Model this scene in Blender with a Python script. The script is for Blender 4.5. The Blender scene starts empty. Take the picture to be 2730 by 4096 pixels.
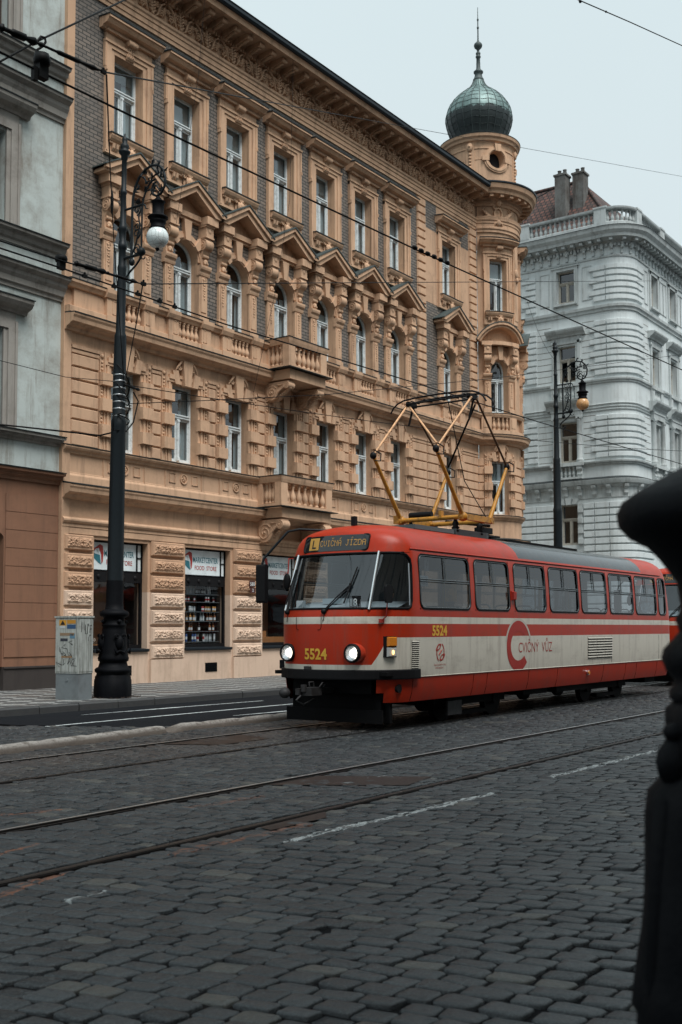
import bpy, bmesh, math, random
from mathutils import Vector, Matrix, noise
random.seed(7)
PI = math.pi
rad = math.radians
S = bpy.context.scene
COL = S.collection

# ------------------------------------------------------------------ geometry helpers
class MB:
    """collects vertices and faces; fmap maps local (u, d, z) to world"""
    def __init__(s, fmap=None, du=None):
        s.v = []; s.f = []; s.sm = []; s.fmap = fmap; s.du = du
    def add(s, vs, fs, smooth=False):
        n = len(s.v)
        if s.fmap: vs = [s.fmap(*p) for p in vs]
        s.v += [tuple(p) for p in vs]
        for f in fs:
            s.f.append([i + n for i in f]); s.sm.append(smooth)
    def box(s, x0, x1, y0, y1, z0, z1):
        if x1 < x0: x0, x1 = x1, x0
        n = 1
        if s.du and s.fmap: n = max(1, int(math.ceil((x1 - x0) / s.du)))
        vs = []; fs = []
        for i in range(n + 1):
            x = x0 + (x1 - x0) * i / n
            vs += [(x, y0, z0), (x, y1, z0), (x, y1, z1), (x, y0, z1)]
        for i in range(n):
            a = 4 * i; b = a + 4
            for k in range(4):
                fs.append((a + k, a + (k + 1) % 4, b + (k + 1) % 4, b + k))
        fs += [(3, 2, 1, 0), (4 * n, 4 * n + 1, 4 * n + 2, 4 * n + 3)]
        s.add(vs, fs)
    def frustum(s, x0, x1, y0, y1, z0, z1, c):
        """box whose y1 face is inset by c (chamfered block), facing y1"""
        if s.du and s.fmap and abs(x1 - x0) > s.du:
            ym = y1 - (y1 - y0) * .55
            return s.prism_x([(y0, z0), (ym, z0), (y1, z0 + c), (y1, z1 - c), (ym, z1), (y0, z1)], x0, x1)
        yy = y1 - (y1 - y0) * .55
        vs = [(x0, y0, z0), (x1, y0, z0), (x1, y0, z1), (x0, y0, z1),
              (x0, yy, z0), (x1, yy, z0), (x1, yy, z1), (x0, yy, z1),
              (x0 + c, y1, z0 + c), (x1 - c, y1, z0 + c), (x1 - c, y1, z1 - c), (x0 + c, y1, z1 - c)]
        fs = [(0, 1, 2, 3), (8, 11, 10, 9)]
        for k in range(4):
            j = (k + 1) % 4
            fs += [(k, k + 4, j + 4, j), (k + 4, k + 8, j + 8, j + 4)]
        s.add(vs, fs)
    def prism(s, poly, y0, y1, smooth=False):
        """polygon in (x, z) extruded along y"""
        n = len(poly)
        vs = [(x, y0, z) for x, z in poly] + [(x, y1, z) for x, z in poly]
        fs = [tuple(range(n)), tuple(range(2 * n - 1, n - 1, -1))]
        s.add(vs, fs)
        s.add(vs, [(i, i + n, (i + 1) % n + n, (i + 1) % n) for i in range(n)], smooth)
    def prism_x(s, poly, x0, x1):
        """polygon in (y, z) extruded along x"""
        n = len(poly)
        k = 1
        if s.du and s.fmap: k = max(1, int(math.ceil(abs(x1 - x0) / s.du)))
        vs = []
        for i in range(k + 1):
            x = x0 + (x1 - x0) * i / k
            vs += [(x, y, z) for y, z in poly]
        fs = [tuple(range(n)), tuple(range((k + 1) * n - 1, k * n - 1, -1))]
        for a in range(k):
            fs += [(a * n + i, a * n + i + n, a * n + (i + 1) % n + n, a * n + (i + 1) % n) for i in range(n)]
        s.add(vs, fs)
    def tube(s, pts, r, n=6, closed=False, flat=1.0):
        pts = [Vector(p) for p in pts]
        m = len(pts)
        rs = r if isinstance(r, (list, tuple)) else [r] * m
        vs = []
        up = Vector((0, 0, 1)); last = None
        for i, p in enumerate(pts):
            if closed: t = pts[(i + 1) % m] - pts[i - 1]
            else: t = pts[min(i + 1, m - 1)] - pts[max(i - 1, 0)]
            if t.length < 1e-9: t = Vector((1, 0, 0))
            t.normalize()
            a = last if last is not None else (Vector((0, 0, 1)) if abs(t.z) < .9 else Vector((1, 0, 0)))
            a = a - t * a.dot(t)
            if a.length < 1e-6: a = t.orthogonal()
            a.normalize(); last = a
            b = t.cross(a)
            for k in range(n):
                w = 2 * PI * k / n
                vs.append(tuple(p + a * math.cos(w) * rs[i] + b * math.sin(w) * rs[i] * flat))
        fs = []
        for i in range(m if closed else m - 1):
            j = (i + 1) % m
            for k in range(n):
                l = (k + 1) % n
                fs.append((i * n + k, i * n + l, j * n + l, j * n + k))
        s.add(vs, fs, True)
        if not closed:
            s.add(vs[:n], [tuple(range(n - 1, -1, -1))])
            s.add(vs[-n:], [tuple(range(n))])
    def lathe(s, prof, c=(0, 0), n=16, a0=0., a1=2 * PI, smooth=True, rf=None):
        full = abs(a1 - a0 - 2 * PI) < 1e-6
        m = n if full else n + 1
        vs = []
        for i in range(m):
            a = a0 + (a1 - a0) * i / n
            for r, z in prof:
                q = rf(a, r, z) if rf else r
                vs.append((c[0] + q * math.cos(a), c[1] + q * math.sin(a), z))
        k = len(prof); fs = []
        for i in range(n):
            j = (i + 1) % m
            for t in range(k - 1):
                fs.append((i * k + t, j * k + t, j * k + t + 1, i * k + t + 1))
        s.add(vs, fs, smooth)
    def ball(s, c, r, nu=10, nv=6):
        if not isinstance(r, (list, tuple)): r = (r, r, r)
        vs = []; fs = []
        for j in range(nv + 1):
            b = PI * j / nv
            for i in range(nu):
                a = 2 * PI * i / nu
                vs.append((c[0] + r[0] * math.sin(b) * math.cos(a), c[1] + r[1] * math.sin(b) * math.sin(a), c[2] + r[2] * math.cos(b)))
        for j in range(nv):
            for i in range(nu):
                k = (i + 1) % nu
                fs.append((j * nu + i, (j + 1) * nu + i, (j + 1) * nu + k, j * nu + k))
        s.add(vs, fs, True)
    def cyl(s, p0, p1, r, n=12):
        s.tube([p0, p1], r, n)
    def sweep(s, prof, path, closed=False):
        """prof: list of (d, z); path: list of (x, y, nx, ny) with outward normals (mitred)"""
        k = len(prof)
        vs = [(x + nx * d, y + ny * d, z) for x, y, nx, ny in path for d, z in prof]
        fs = []
        for i in range(len(path) - 1):
            for t in range(k - 1):
                fs.append((i * k + t, i * k + t + 1, (i + 1) * k + t + 1, (i + 1) * k + t))
        s.add(vs, fs)
        s.add(vs[:k], [tuple(range(k))]); s.add(vs[-k:], [tuple(range(k - 1, -1, -1))])
    def mesh(s, name, mat=None, weld=False, recalc=True):
        me = bpy.data.meshes.new(name)
        me.from_pydata(s.v, [], s.f)
        me.polygons.foreach_set('use_smooth', s.sm)
        if weld or recalc:
            b = bmesh.new(); b.from_mesh(me)
            if weld: bmesh.ops.remove_doubles(b, verts=b.verts, dist=.0005)
            if recalc: bmesh.ops.recalc_face_normals(b, faces=b.faces)
            b.to_mesh(me); b.free()
        if mat: me.materials.append(mat)
        me.update()
        return me

def wloc(o):
    p = Vector((0, 0, 0))
    while o is not None:
        p += o.location; o = o.parent
    return p
def tag(o, label=None, cat=None, group=None, kind=None):
    if label: o['label'] = label
    if cat: o['category'] = cat
    if group: o['group'] = group
    if kind: o['kind'] = kind
    return o
def thing(name, label, cat, loc=(0, 0, 0), group=None):
    o = bpy.data.objects.new(name, None); COL.objects.link(o)
    o.empty_display_size = .3
    o.location = loc
    return tag(o, label, cat, group)
def part(mb, name, mat, parent=None, weld=False, recalc=True, label=None):
    """mb in world coordinates -> object; child of parent (verts made local)"""
    me = mb.mesh(name, mat, weld, recalc) if isinstance(mb, MB) else mb
    o = bpy.data.objects.new(name, me); COL.objects.link(o)
    if parent is not None:
        me.transform(Matrix.Translation(-wloc(parent)))
        o.parent = parent
    if label: o['label'] = label
    return o
def inst(me, name, parent, pos, sx=1.):
    """instance of mesh (modelled about its own origin) at world pos under parent"""
    o = bpy.data.objects.new(name, me); COL.objects.link(o)
    o.parent = parent
    o.location = Vector(pos) - (wloc(parent) if parent else Vector((0, 0, 0)))
    if sx != 1.: o.scale = (sx, 1, 1)
    return o
def copy_tree(o, parent=None):
    c = o.copy(); COL.objects.link(c)
    if parent is not None: c.parent = parent
    for ch in list(o.children): copy_tree(ch, c)
    return c
def lerp(a, b, t): return a + (b - a) * t
def interp(tab, x):
    if x <= tab[0][0]: return tab[0][1]
    for (a, va), (b, vb) in zip(tab, tab[1:]):
        if x <= b: return va + (vb - va) * (x - a) / (b - a)
    return tab[-1][1]
def arc(cx, cz, r, a0, a1, n):
    return [(cx + r * math.cos(lerp(a0, a1, i / n)), cz + r * math.sin(lerp(a0, a1, i / n))) for i in range(n + 1)]
def spiral(cx, cz, r0, r1, a0, turns, n=18):
    return [(cx + lerp(r0, r1, i / n) * math.cos(a0 + turns * 2 * PI * i / n), cz + lerp(r0, r1, i / n) * math.sin(a0 + turns * 2 * PI * i / n)) for i in range(n + 1)]

def text_tris(txt, size=1., sx=1., bold=0., space=1., font_shear=0.):
    """returns (verts2d, faces, width) of a flat text mesh, left-bottom origin, cap height ~ size"""
    cu = bpy.data.curves.new('lettering', 'FONT')
    cu.body = txt; cu.size = 1.; cu.offset = bold; cu.space_character = space; cu.shear = font_shear
    cu.resolution_u = 3
    ob = bpy.data.objects.new('lettering', cu); COL.objects.link(ob)
    dg = bpy.context.evaluated_depsgraph_get()
    me = bpy.data.meshes.new_from_object(ob.evaluated_get(dg))
    vs = [(v.co.x, v.co.y) for v in me.vertices]; fs = [tuple(p.vertices) for p in me.polygons]
    bpy.data.objects.remove(ob); bpy.data.curves.remove(cu); bpy.data.meshes.remove(me)
    x0 = min(v[0] for v in vs); x1 = max(v[0] for v in vs)
    k = size / .72
    vs = [((x - x0) * k * sx, y * k) for x, y in vs]
    return vs, fs, (x1 - x0) * k * sx
def put_text(mb, txt, size, fn, width=None, sx=1., bold=0., center=True, space=1.):
    """fn(u, v) -> 3d point; if width given the text is squeezed to it"""
    vs, fs, w = text_tris(txt, size, sx, bold, space)
    k = (width / w) if width else 1.
    w *= k
    o = w / 2 if center else 0
    mb.add([fn(x * k - o, y) for x, y in vs], fs)

# ------------------------------------------------------------------ material helpers
class NT:
    def __init__(s, name):
        s.m = bpy.data.materials.new(name); s.m.use_nodes = True
        s.t = s.m.node_tree; s.n = s.t.nodes; s.l = s.t.links
        s.b = s.n['Principled BSDF']; s.out = s.n['Material Output']
        s._pos = None
    def new(s, typ, **kw):
        n = s.n.new(typ)
        for k, v in kw.items(): setattr(n, k, v)
        return n
    def pos(s, world=True):
        if world:
            if s._pos is None: s._pos = s.new('ShaderNodeNewGeometry').outputs['Position']
            return s._pos
        return s.new('ShaderNodeTexCoord').outputs['Object']
    def sock(s, node_in, v):
        if hasattr(v, 'links'): s.l.new(v, node_in)
        elif isinstance(v, (tuple, list)) and len(v) == 3 and node_in.type == 'RGBA': node_in.default_value = (*v, 1)
        else: node_in.default_value = v
    def math(s, op, a, b=0., clamp=False):
        n = s.new('ShaderNodeMath', operation=op); n.use_clamp = clamp
        s.sock(n.inputs[0], a); s.sock(n.inputs[1], b); return n.outputs[0]
    def mix(s, fac, a, b, blend='MIX'):
        n = s.new('ShaderNodeMix', data_type='RGBA', blend_type=blend)
        s.sock(n.inputs[0], fac); s.sock(n.inputs[6], a); s.sock(n.inputs[7], b); return n.outputs[2]
    def noise(s, scale, vec=None, detail=4., rough=.6, dist=0.):
        n = s.new('ShaderNodeTexNoise'); n.inputs['Scale'].default_value = scale
        n.inputs['Detail'].default_value = detail; n.inputs['Roughness'].default_value = rough; n.inputs['Distortion'].default_value = dist
        s.l.new(vec if vec is not None else s.pos(), n.inputs['Vector']); return n.outputs['Fac']
    def ramp(s, fac, stops):
        n = s.new('ShaderNodeValToRGB'); r = n.color_ramp
        while len(r.elements) < len(stops): r.elements.new(.5)
        for e, (p, c) in zip(r.elements, stops):
            e.position = p; e.color = (c, c, c, 1) if not isinstance(c, (tuple, list)) else (*c, 1)
        s.sock(n.inputs[0], fac); return n.outputs[0]
    def sep(s, vec):
        n = s.new('ShaderNodeSeparateXYZ'); s.l.new(vec, n.inputs[0]); return n.outputs
    def comb(s, x, y, z):
        n = s.new('ShaderNodeCombineXYZ')
        for i, v in enumerate((x, y, z)): s.sock(n.inputs[i], v)
        return n.outputs[0]
    def scaled(s, v, sc):
        n = s.new('ShaderNodeVectorMath', operation='MULTIPLY'); s.l.new(v, n.inputs[0]); n.inputs[1].default_value = sc; return n.outputs[0]
    def bump(s, h, strength=.3, dist=.02, prev=None):
        n = s.new('ShaderNodeBump'); n.inputs['Strength'].default_value = strength; n.inputs['Distance'].default_value = dist
        s.sock(n.inputs['Height'], h)
        if prev is not None: s.l.new(prev, n.inputs['Normal'])
        return n.outputs[0]
    def fin(s, col=None, rough=None, normal=None, metal=None, spec=None, coat=None):
        if col is not None: s.sock(s.b.inputs['Base Color'], col)
        if rough is not None: s.sock(s.b.inputs['Roughness'], rough)
        if normal is not None: s.l.new(normal, s.b.inputs['Normal'])
        if metal is not None: s.sock(s.b.inputs['Metallic'], metal)
        if spec is not None: s.b.inputs['Specular IOR Level'].default_value = spec
        if coat is not None: s.b.inputs['Coat Weight'].default_value = coat; s.b.inputs['Coat Roughness'].default_value = .08
        return s.m
def plain(name, col, rough=.6, metal=0., var=.12, scale=4., bump=0., bscale=60., spec=.35, coat=None, world=True, dirt=None, dscale=1.3, dstretch=1.):
    """base colour with two scales of variation, optional weather stains and fine bump"""
    t = NT(name)
    p = t.pos(world)
    f = t.noise(scale, p)
    c = t.mix(f, tuple(v * (1 - var) for v in col), tuple(min(1, v * (1 + var)) for v in col))
    if dirt is not None:
        d = t.noise(dscale, t.scaled(p, (1., 1., dstretch)), 6., .7)
        d = t.ramp(d, [(.48, 0.), (.72, 1.)])
        c = t.mix(t.math('MULTIPLY', d, dirt[1]), c, dirt[0])
    nrm = t.bump(t.noise(bscale, p, 3.), bump, .01) if bump else None
    rr = t.math('ADD', t.math('MULTIPLY', t.noise(scale * 3, p), .16), rough - .08)
    return t.fin(c, rr, nrm, metal, spec, coat)
def emit(name, col, strength):
    t = NT(name); t.fin(col, .4); t.b.inputs['Emission Color'].default_value = (*col, 1); t.b.inputs['Emission Strength'].default_value = strength
    return t.m
def glass(name, tint, clear=.5, rough=.02, refl=.12, edge=.9):
    """thin window glass: see-through mixed with a mirror that grows towards grazing angles"""
    t = NT(name)
    t.n.remove(t.b)
    tr = t.new('ShaderNodeBsdfTransparent'); tr.inputs[0].default_value = (*tint, 1)
    gl = t.new('ShaderNodeBsdfGlossy'); gl.inputs['Roughness'].default_value = rough; gl.inputs['Color'].default_value = (.95, .97, 1, 1)
    fr = t.new('ShaderNodeLayerWeight'); fr.inputs['Blend'].default_value = .5
    # slightly wavy old panes
    nb = t.bump(t.noise(2.2, t.pos(), 2.), .03, .05)
    t.l.new(nb, gl.inputs['Normal'])
    f = t.math('ADD', t.math('MULTIPLY', t.math('POWER', fr.outputs['Facing'], 3.5), edge), refl, True)
    mx = t.new('ShaderNodeMixShader'); t.l.new(f, mx.inputs[0]); t.l.new(tr.outputs[0], mx.inputs[1]); t.l.new(gl.outputs[0], mx.inputs[2])
    t.l.new(mx.outputs[0], t.out.inputs[0])
    return t.m
# ------------------------------------------------------------------ materials
def plaster(name, col, dark, amt=.45, line=True, bump=.12, z_light=None, light=None, blot=(.5, .78)):
    t = NT(name); p = t.pos()
    c = t.mix(t.noise(1.7, p, 6., .65), tuple(v * .88 for v in col), tuple(min(1, v * 1.1) for v in col))
    if z_light is not None:
        z = t.sep(p)[2]
        m = t.math('LESS_THAN', t.math('ADD', z, t.math('MULTIPLY', t.noise(9., p), .01)), z_light)
        c = t.mix(m, c, t.mix(t.noise(2., p, 6.), tuple(v * .93 for v in light), light))
    # rain streaks and soot that run down the wall
    s1 = t.ramp(t.noise(1., t.scaled(p, (3.2, 3.2, .35)), 7., .72), [(.5, 0.), (.75, 1.)])
    s2 = t.ramp(t.noise(.9, p, 8., .75), [(blot[0], 0.), (blot[1], 1.)])
    c = t.mix(t.math('MULTIPLY', s1, amt), c, dark)
    c = t.mix(t.math('MULTIPLY', s2, amt * .8), c, dark)
    c = t.mix(t.ramp(t.noise(42., p, 3.), [(.66, 0.), (.74, .35)]), c, tuple(v * .5 for v in col))
    return t.fin(c, .88, t.bump(t.noise(70., p, 4.), bump, .008), 0., .25)
M = {}
M['peach'] = plaster('peach_plaster', (.54, .350, .228), (.13, .082, .058), .64)
M['peach_trim'] = plaster('peach_trim', (.57, .370, .240), (.105, .066, .048), .66)
M['peach_low'] = plaster('peach_low_wall', (.48, .302, .195), (.16, .10, .07), .45, z_light=2.745, light=(.62, .465, .355))
M['tan'] = plaster('tan_plaster', (.235, .122, .076), (.11, .064, .046), .55)
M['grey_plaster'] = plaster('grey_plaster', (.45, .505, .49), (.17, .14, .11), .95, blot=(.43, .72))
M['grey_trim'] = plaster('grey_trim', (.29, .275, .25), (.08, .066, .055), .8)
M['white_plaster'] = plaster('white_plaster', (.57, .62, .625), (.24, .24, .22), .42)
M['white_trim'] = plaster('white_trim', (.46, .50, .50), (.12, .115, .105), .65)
M['dark_base'] = plaster('dark_stone_base', (.05, .043, .04), (.02, .018, .018), .5)
M['flashing'] = plain('sheet_metal_flashing', (.022, .028, .030), .55, .2, .4, 6., dirt=((.10, .12, .12), .5), dscale=5.)
M['slate'] = plain('patina_sheet', (.055, .075, .075), .6, .1, .35, 5., dirt=((.02, .022, .022), .7), dscale=3.)
M['gutter'] = plain('gutter_sheet', (.012, .018, .024), .45, .3, .3, 5.)
M['white_paint'] = plain('white_window_paint', (.66, .72, .73), .5, 0., .10, 9., dirt=((.20, .2, .19), .5), dscale=7.)
M['cream_paint'] = plain('cream_window_paint', (.42, .40, .35), .5, 0., .12, 9., dirt=((.14, .12, .10), .5), dscale=7.)
M['brown_paint'] = plain('brown_window_paint', (.05, .034, .028), .45, 0., .3, 9.)
M['pane'] = glass('window_pane', (.60, .67, .69), refl=.10, edge=.8)
M['tram_glass'] = glass('tram_glass', (.31, .35, .38), refl=.04, rough=.01, edge=.6)
M['screen_glass'] = glass('screen_glass', (.66, .71, .73), refl=.10, rough=.01, edge=.8)
M['shop_glass'] = glass('shop_glass', (.85, .88, .9), refl=.03, rough=.01, edge=.4)
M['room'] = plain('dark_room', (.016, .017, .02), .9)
M['blind'] = plain('roller_blind', (.36, .38, .37), .9)
M['curtain'] = plain('net_curtain', (.58, .63, .64), .9, 0., .12, 14.)
M['iron'] = plain('painted_iron', (.008, .0125, .0155), .5, 0., .35, 12., bump=.08, bscale=30., spec=.22)
M['iron_dark'] = plain('dark_cast_iron', (.0028, .0034, .0048), .62, 0., .5, 9., bump=.25, bscale=40., spec=.10)
M['steel'] = plain('steel_band', (.42, .44, .45), .35, .9, .2, 20.)
M['copper'] = None
M['wire'] = plain('cable_black', (.004, .0045, .005), .6, 0., spec=.15)
M['black'] = plain('black_rubber', (.005, .005, .006), .6, spec=.2)
M['under'] = plain('underframe_black', (.0045, .0045, .005), .8, 0., .5, 6., spec=.12)
M['dirty_steel'] = plain('dirty_steel', (.035, .035, .037), .6, .2, .5, 8., dirt=((.015, .011, .009), .8), spec=.3)
M['chrome'] = plain('polished_trim', (.80, .84, .86), .32, 1., .06, 30.)
M['grey_frame'] = plain('grey_frame', (.16, .18, .19), .4, .6, .15, 12.)
M['yellow'] = plain('yellow_paint', (.50, .225, .028), .45, 0., .18, 14., world=False, dirt=((.07, .04, .02), .8), dscale=9.)
M['pale_yellow'] = plain('faded_yellow_paint', (.70, .40, .21), .5, 0., .15, 14., world=False, dirt=((.10, .055, .03), .7), dscale=11.)
M['rust_bar'] = plain('rusty_bar', (.10, .05, .022), .6, .2, .5, 12., world=False, dirt=((.02, .015, .012), .9), dscale=8.)
M['yellow_ink'] = plain('yellow_lettering', (.72, .42, .05), .5, 0., .06, 8.)
M['red_ink'] = plain('red_lettering', (.38, .03, .02), .5, 0., .06, 8.)
M['teal_ink'] = plain('teal_lettering', (.03, .16, .20), .5, 0., .06, 8.)
M['white_ink'] = plain('white_lettering', (.62, .66, .66), .5, 0., .06, 8.)
M['black_ink'] = plain('black_lettering', (.012, .012, .014), .5)
M['sign_white'] = plain('sign_panel_white', (.74, .82, .84), .35, 0., .07, 3., dirt=((.3, .35, .36), .5), dscale=2.)
M['cream_dash'] = plain('grey_dashboard', (.42, .48, .51), .6)
M['liner'] = plain('grey_interior', (.10, .115, .125), .6)
M['seat'] = plain('dark_seat', (.018, .019, .022), .6)
M['orange_lamp'] = plain('amber_lens', (.60, .20, .02), .25, 0., .15, 30.)
M['cabinet'] = None
M['cab_plinth'] = plain('cabinet_plinth', (.15, .175, .185), .75, 0., .15, 7., bump=.15, bscale=50., dirt=((.07, .07, .07), .6), dscale=2.)
M['rail'] = plain('tram_rail_steel', (.05, .048, .047), .42, .8, .3, 10.)
M['rail_top'] = plain('polished_rail', (.85, .9, .92), .36, 1., .1, 12.)
M['rail_side'] = plain('rusty_rail_flange', (.014, .0115, .011), .6, .3, .4, 9.)
M['wood'] = plain('pale_wood', (.36, .15, .05), .55, 0., .25, 6.)
M['pink_skin'] = plain('skin', (.42, .24, .17), .55, world=False)
M['uniform'] = plain('dark_uniform', (.014, .016, .022), .85, world=False)
M['hair'] = plain('dark_hair', (.02, .016, .013), .6, world=False)

def brick_mat():
    t = NT('dark_glazed_brick'); p = t.pos(); x, y, z = t.sep(p)
    v = t.comb(x, z, 0.)
    b = t.new('ShaderNodeTexBrick'); b.inputs['Scale'].default_value = 1.
    b.inputs['Brick Width'].default_value = .29; b.inputs['Row Height'].default_value = .112
    b.inputs['Mortar Size'].default_value = .017; b.inputs['Mortar Smooth'].default_value = .15; b.inputs['Bias'].default_value = -.1
    t.l.new(v, b.inputs['Vector'])
    b.inputs['Color1'].default_value = (.15, .128, .110, 1); b.inputs['Color2'].default_value = (.27, .215, .172, 1); b.inputs['Mortar'].default_value = (.006, .006, .006, 1)
    c = t.mix(t.math('MULTIPLY', t.noise(1.3, p, 6.), .5), b.outputs['Color'], (.075, .075, .072))
    c = t.mix(t.math('MULTIPLY', t.noise(30., p, 3.), .4), c, (.13, .11, .09))
    h = t.math('SUBTRACT', 1., b.outputs['Fac'])
    n = t.bump(t.math('ADD', h, t.math('MULTIPLY', t.noise(60., p), .2)), .8, .012)
    return t.fin(c, .55, n, 0., .5)
M['brick'] = brick_mat()

def copper_mat():
    t = NT('weathered_copper'); p = t.pos()
    n1 = t.noise(2.2, p, 6., .7)
    c = t.mix(n1, (.10, .165, .16), (.21, .30, .29))
    st = t.ramp(t.noise(1.2, t.scaled(p, (5., 5., .8)), 6.), [(.48, 0.), (.7, 1.)])
    c = t.mix(t.math('MULTIPLY', st, .6), c, (.03, .045, .045))
    # old black crust below the widest ring, with a ragged edge
    z = t.math('ADD', t.sep(p)[2], t.math('MULTIPLY', t.noise(3.2, t.scaled(p, (1., 1., .4)), 4.), .7))
    low = t.math('LESS_THAN', z, 25.52)
    c = t.mix(t.math('MULTIPLY', low, .9), c, (.012, .015, .017))
    return t.fin(c, .5, t.bump(t.noise(6., p), .15, .03), .35, .5)
M['copper'] = copper_mat()

def roof_tiles():
    t = NT('clay_roof_tiles'); p = t.pos(False)
    x, y, z = t.sep(p)
    b = t.new('ShaderNodeTexBrick'); b.inputs['Scale'].default_value = 1.; b.inputs['Brick Width'].default_value = .34; b.inputs['Row Height'].default_value = .42
    b.inputs['Mortar Size'].default_value = .05; b.inputs['Color1'].default_value = (.055, .026, .021, 1); b.inputs['Color2'].default_value = (.13, .055, .040, 1); b.inputs['Mortar'].default_value = (.012, .009, .009, 1)
    t.l.new(t.comb(y, t.math('MULTIPLY', z, 1.6), 0.), b.inputs['Vector'])
    c = t.mix(t.ramp(t.noise(.8, p, 6.), [(.45, 0.), (.65, .75)]), b.outputs['Color'], (.05, .042, .040))
    return t.fin(c, .8, t.bump(t.math('SUBTRACT', 1., b.outputs['Fac']), 1., .05))
M['tiles'] = roof_tiles()

def cabinet_mat():
    t = NT('weathered_grey_cabinet'); p = t.pos()
    c = t.mix(t.noise(3., p, 6.), (.30, .33, .31), (.44, .47, .45))
    st = t.ramp(t.noise(1., t.scaled(p, (22., 22., 1.6)), 5.), [(.45, 0.), (.62, 1.)])
    z = t.sep(p)[2]
    c = t.mix(t.math('MULTIPLY', st, .6), c, (.10, .10, .09))
    sm = t.ramp(t.noise(5., p, 6., .7), [(.52, 0.), (.7, .5)])
    c = t.mix(sm, c, (.14, .135, .12))
    return t.fin(c, .7, t.bump(t.noise(80., p), .1, .005), 0., .3)
M['cabinet'] = cabinet_mat()

def globe_mat(name, col, line):
    """opal globe leaded in hexagons (pattern laid out on the sphere of the lamp itself)"""
    t = NT(name); p = t.pos(False)
    v = t.new('ShaderNodeTexVoronoi', feature='DISTANCE_TO_EDGE'); v.inputs['Scale'].default_value = 7.2; v.inputs['Randomness'].default_value = .25
    t.l.new(p, v.inputs['Vector'])
    m = t.math('LESS_THAN', v.outputs['Distance'], .014)
    c = t.mix(m, t.mix(t.noise(6., p), tuple(x * .92 for x in col), col), line)
    t.fin(c, .18, None, 0., .5)
    t.b.inputs['Subsurface Weight'].default_value = .15
    t.b.inputs['Subsurface Radius'].default_value = (.05, .05, .05)
    return t.m
M['globe_white'] = globe_mat('opal_globe', (.72, .80, .80), (.17, .18, .18))
M['globe_amber'] = globe_mat('amber_globe', (.62, .35, .16), (.13, .07, .04))

def tram_body_mat():
    """factory paint scheme of the car body, laid out on the body's own coordinates"""
    t = NT('tram_body_paint'); p = t.pos(False); x, y, z = t.sep(p)
    red = t.mix(t.noise(2., p, 5.), (.385, .025, .007), (.455, .035, .010))
    cream = t.mix(t.noise(1.5, p, 6.), (.58, .55, .475), (.68, .65, .565))
    up = t.math('MULTIPLY', t.math('GREATER_THAN', z, 1.745), t.math('LESS_THAN', z, 1.862))
    # lower cream field: narrow on the nose, rising on a diagonal to full height along the sides
    k = t.math('MULTIPLY', t.math('SUBTRACT', x, .31), 5.2, True)
    top = t.math('ADD', 1.08, t.math('MULTIPLY', k, .44))
    lo = t.math('MULTIPLY', t.math('LESS_THAN', z, top), t.math('GREATER_THAN', z, .865))
    m = t.math('MAXIMUM', up, lo)
    c = t.mix(m, red, cream)
    # grey anti-slip roof sheet
    rf = t.math('MULTIPLY', t.math('GREATER_THAN', z, 3.035), t.math('MULTIPLY', t.math('GREATER_THAN', x, 5.05), t.math('LESS_THAN', x, 11.75)))
    rf2 = t.math('MULTIPLY', t.math('GREATER_THAN', z, 3.43), t.math('GREATER_THAN', x, 1.6))
    grey = t.mix(t.noise(3., p, 5.), (.045, .055, .062), (.085, .10, .11))
    c = t.mix(t.math('MAXIMUM', rf, rf2), c, grey)
    # road grime, streaks below the windows
    st = t.ramp(t.noise(1., t.scaled(p, (7., 7., .7)), 6., .7), [(.5, 0.), (.75, 1.)])
    c = t.mix(t.math('MULTIPLY', st, .40), c, (.12, .075, .055))
    c = t.mix(t.ramp(t.noise(1.7, t.scaled(p, (.6, 1., 1.6)), 6., .75), [(.52, 0.), (.75, .32)]), c, (.085, .045, .032))
    r = t.math('ADD', .24, t.math('MULTIPLY', t.noise(4., p, 5.), .22))
    r = t.math('MULTIPLY', r, t.math('SUBTRACT', 1., t.math('MULTIPLY', t.math('MAXIMUM', rf, rf2), .6)))
    return t.fin(c, r, t.bump(t.noise(1.1, p, 2.), .05, .05), 0., .24, .0)
M['tram'] = tram_body_mat()

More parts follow.
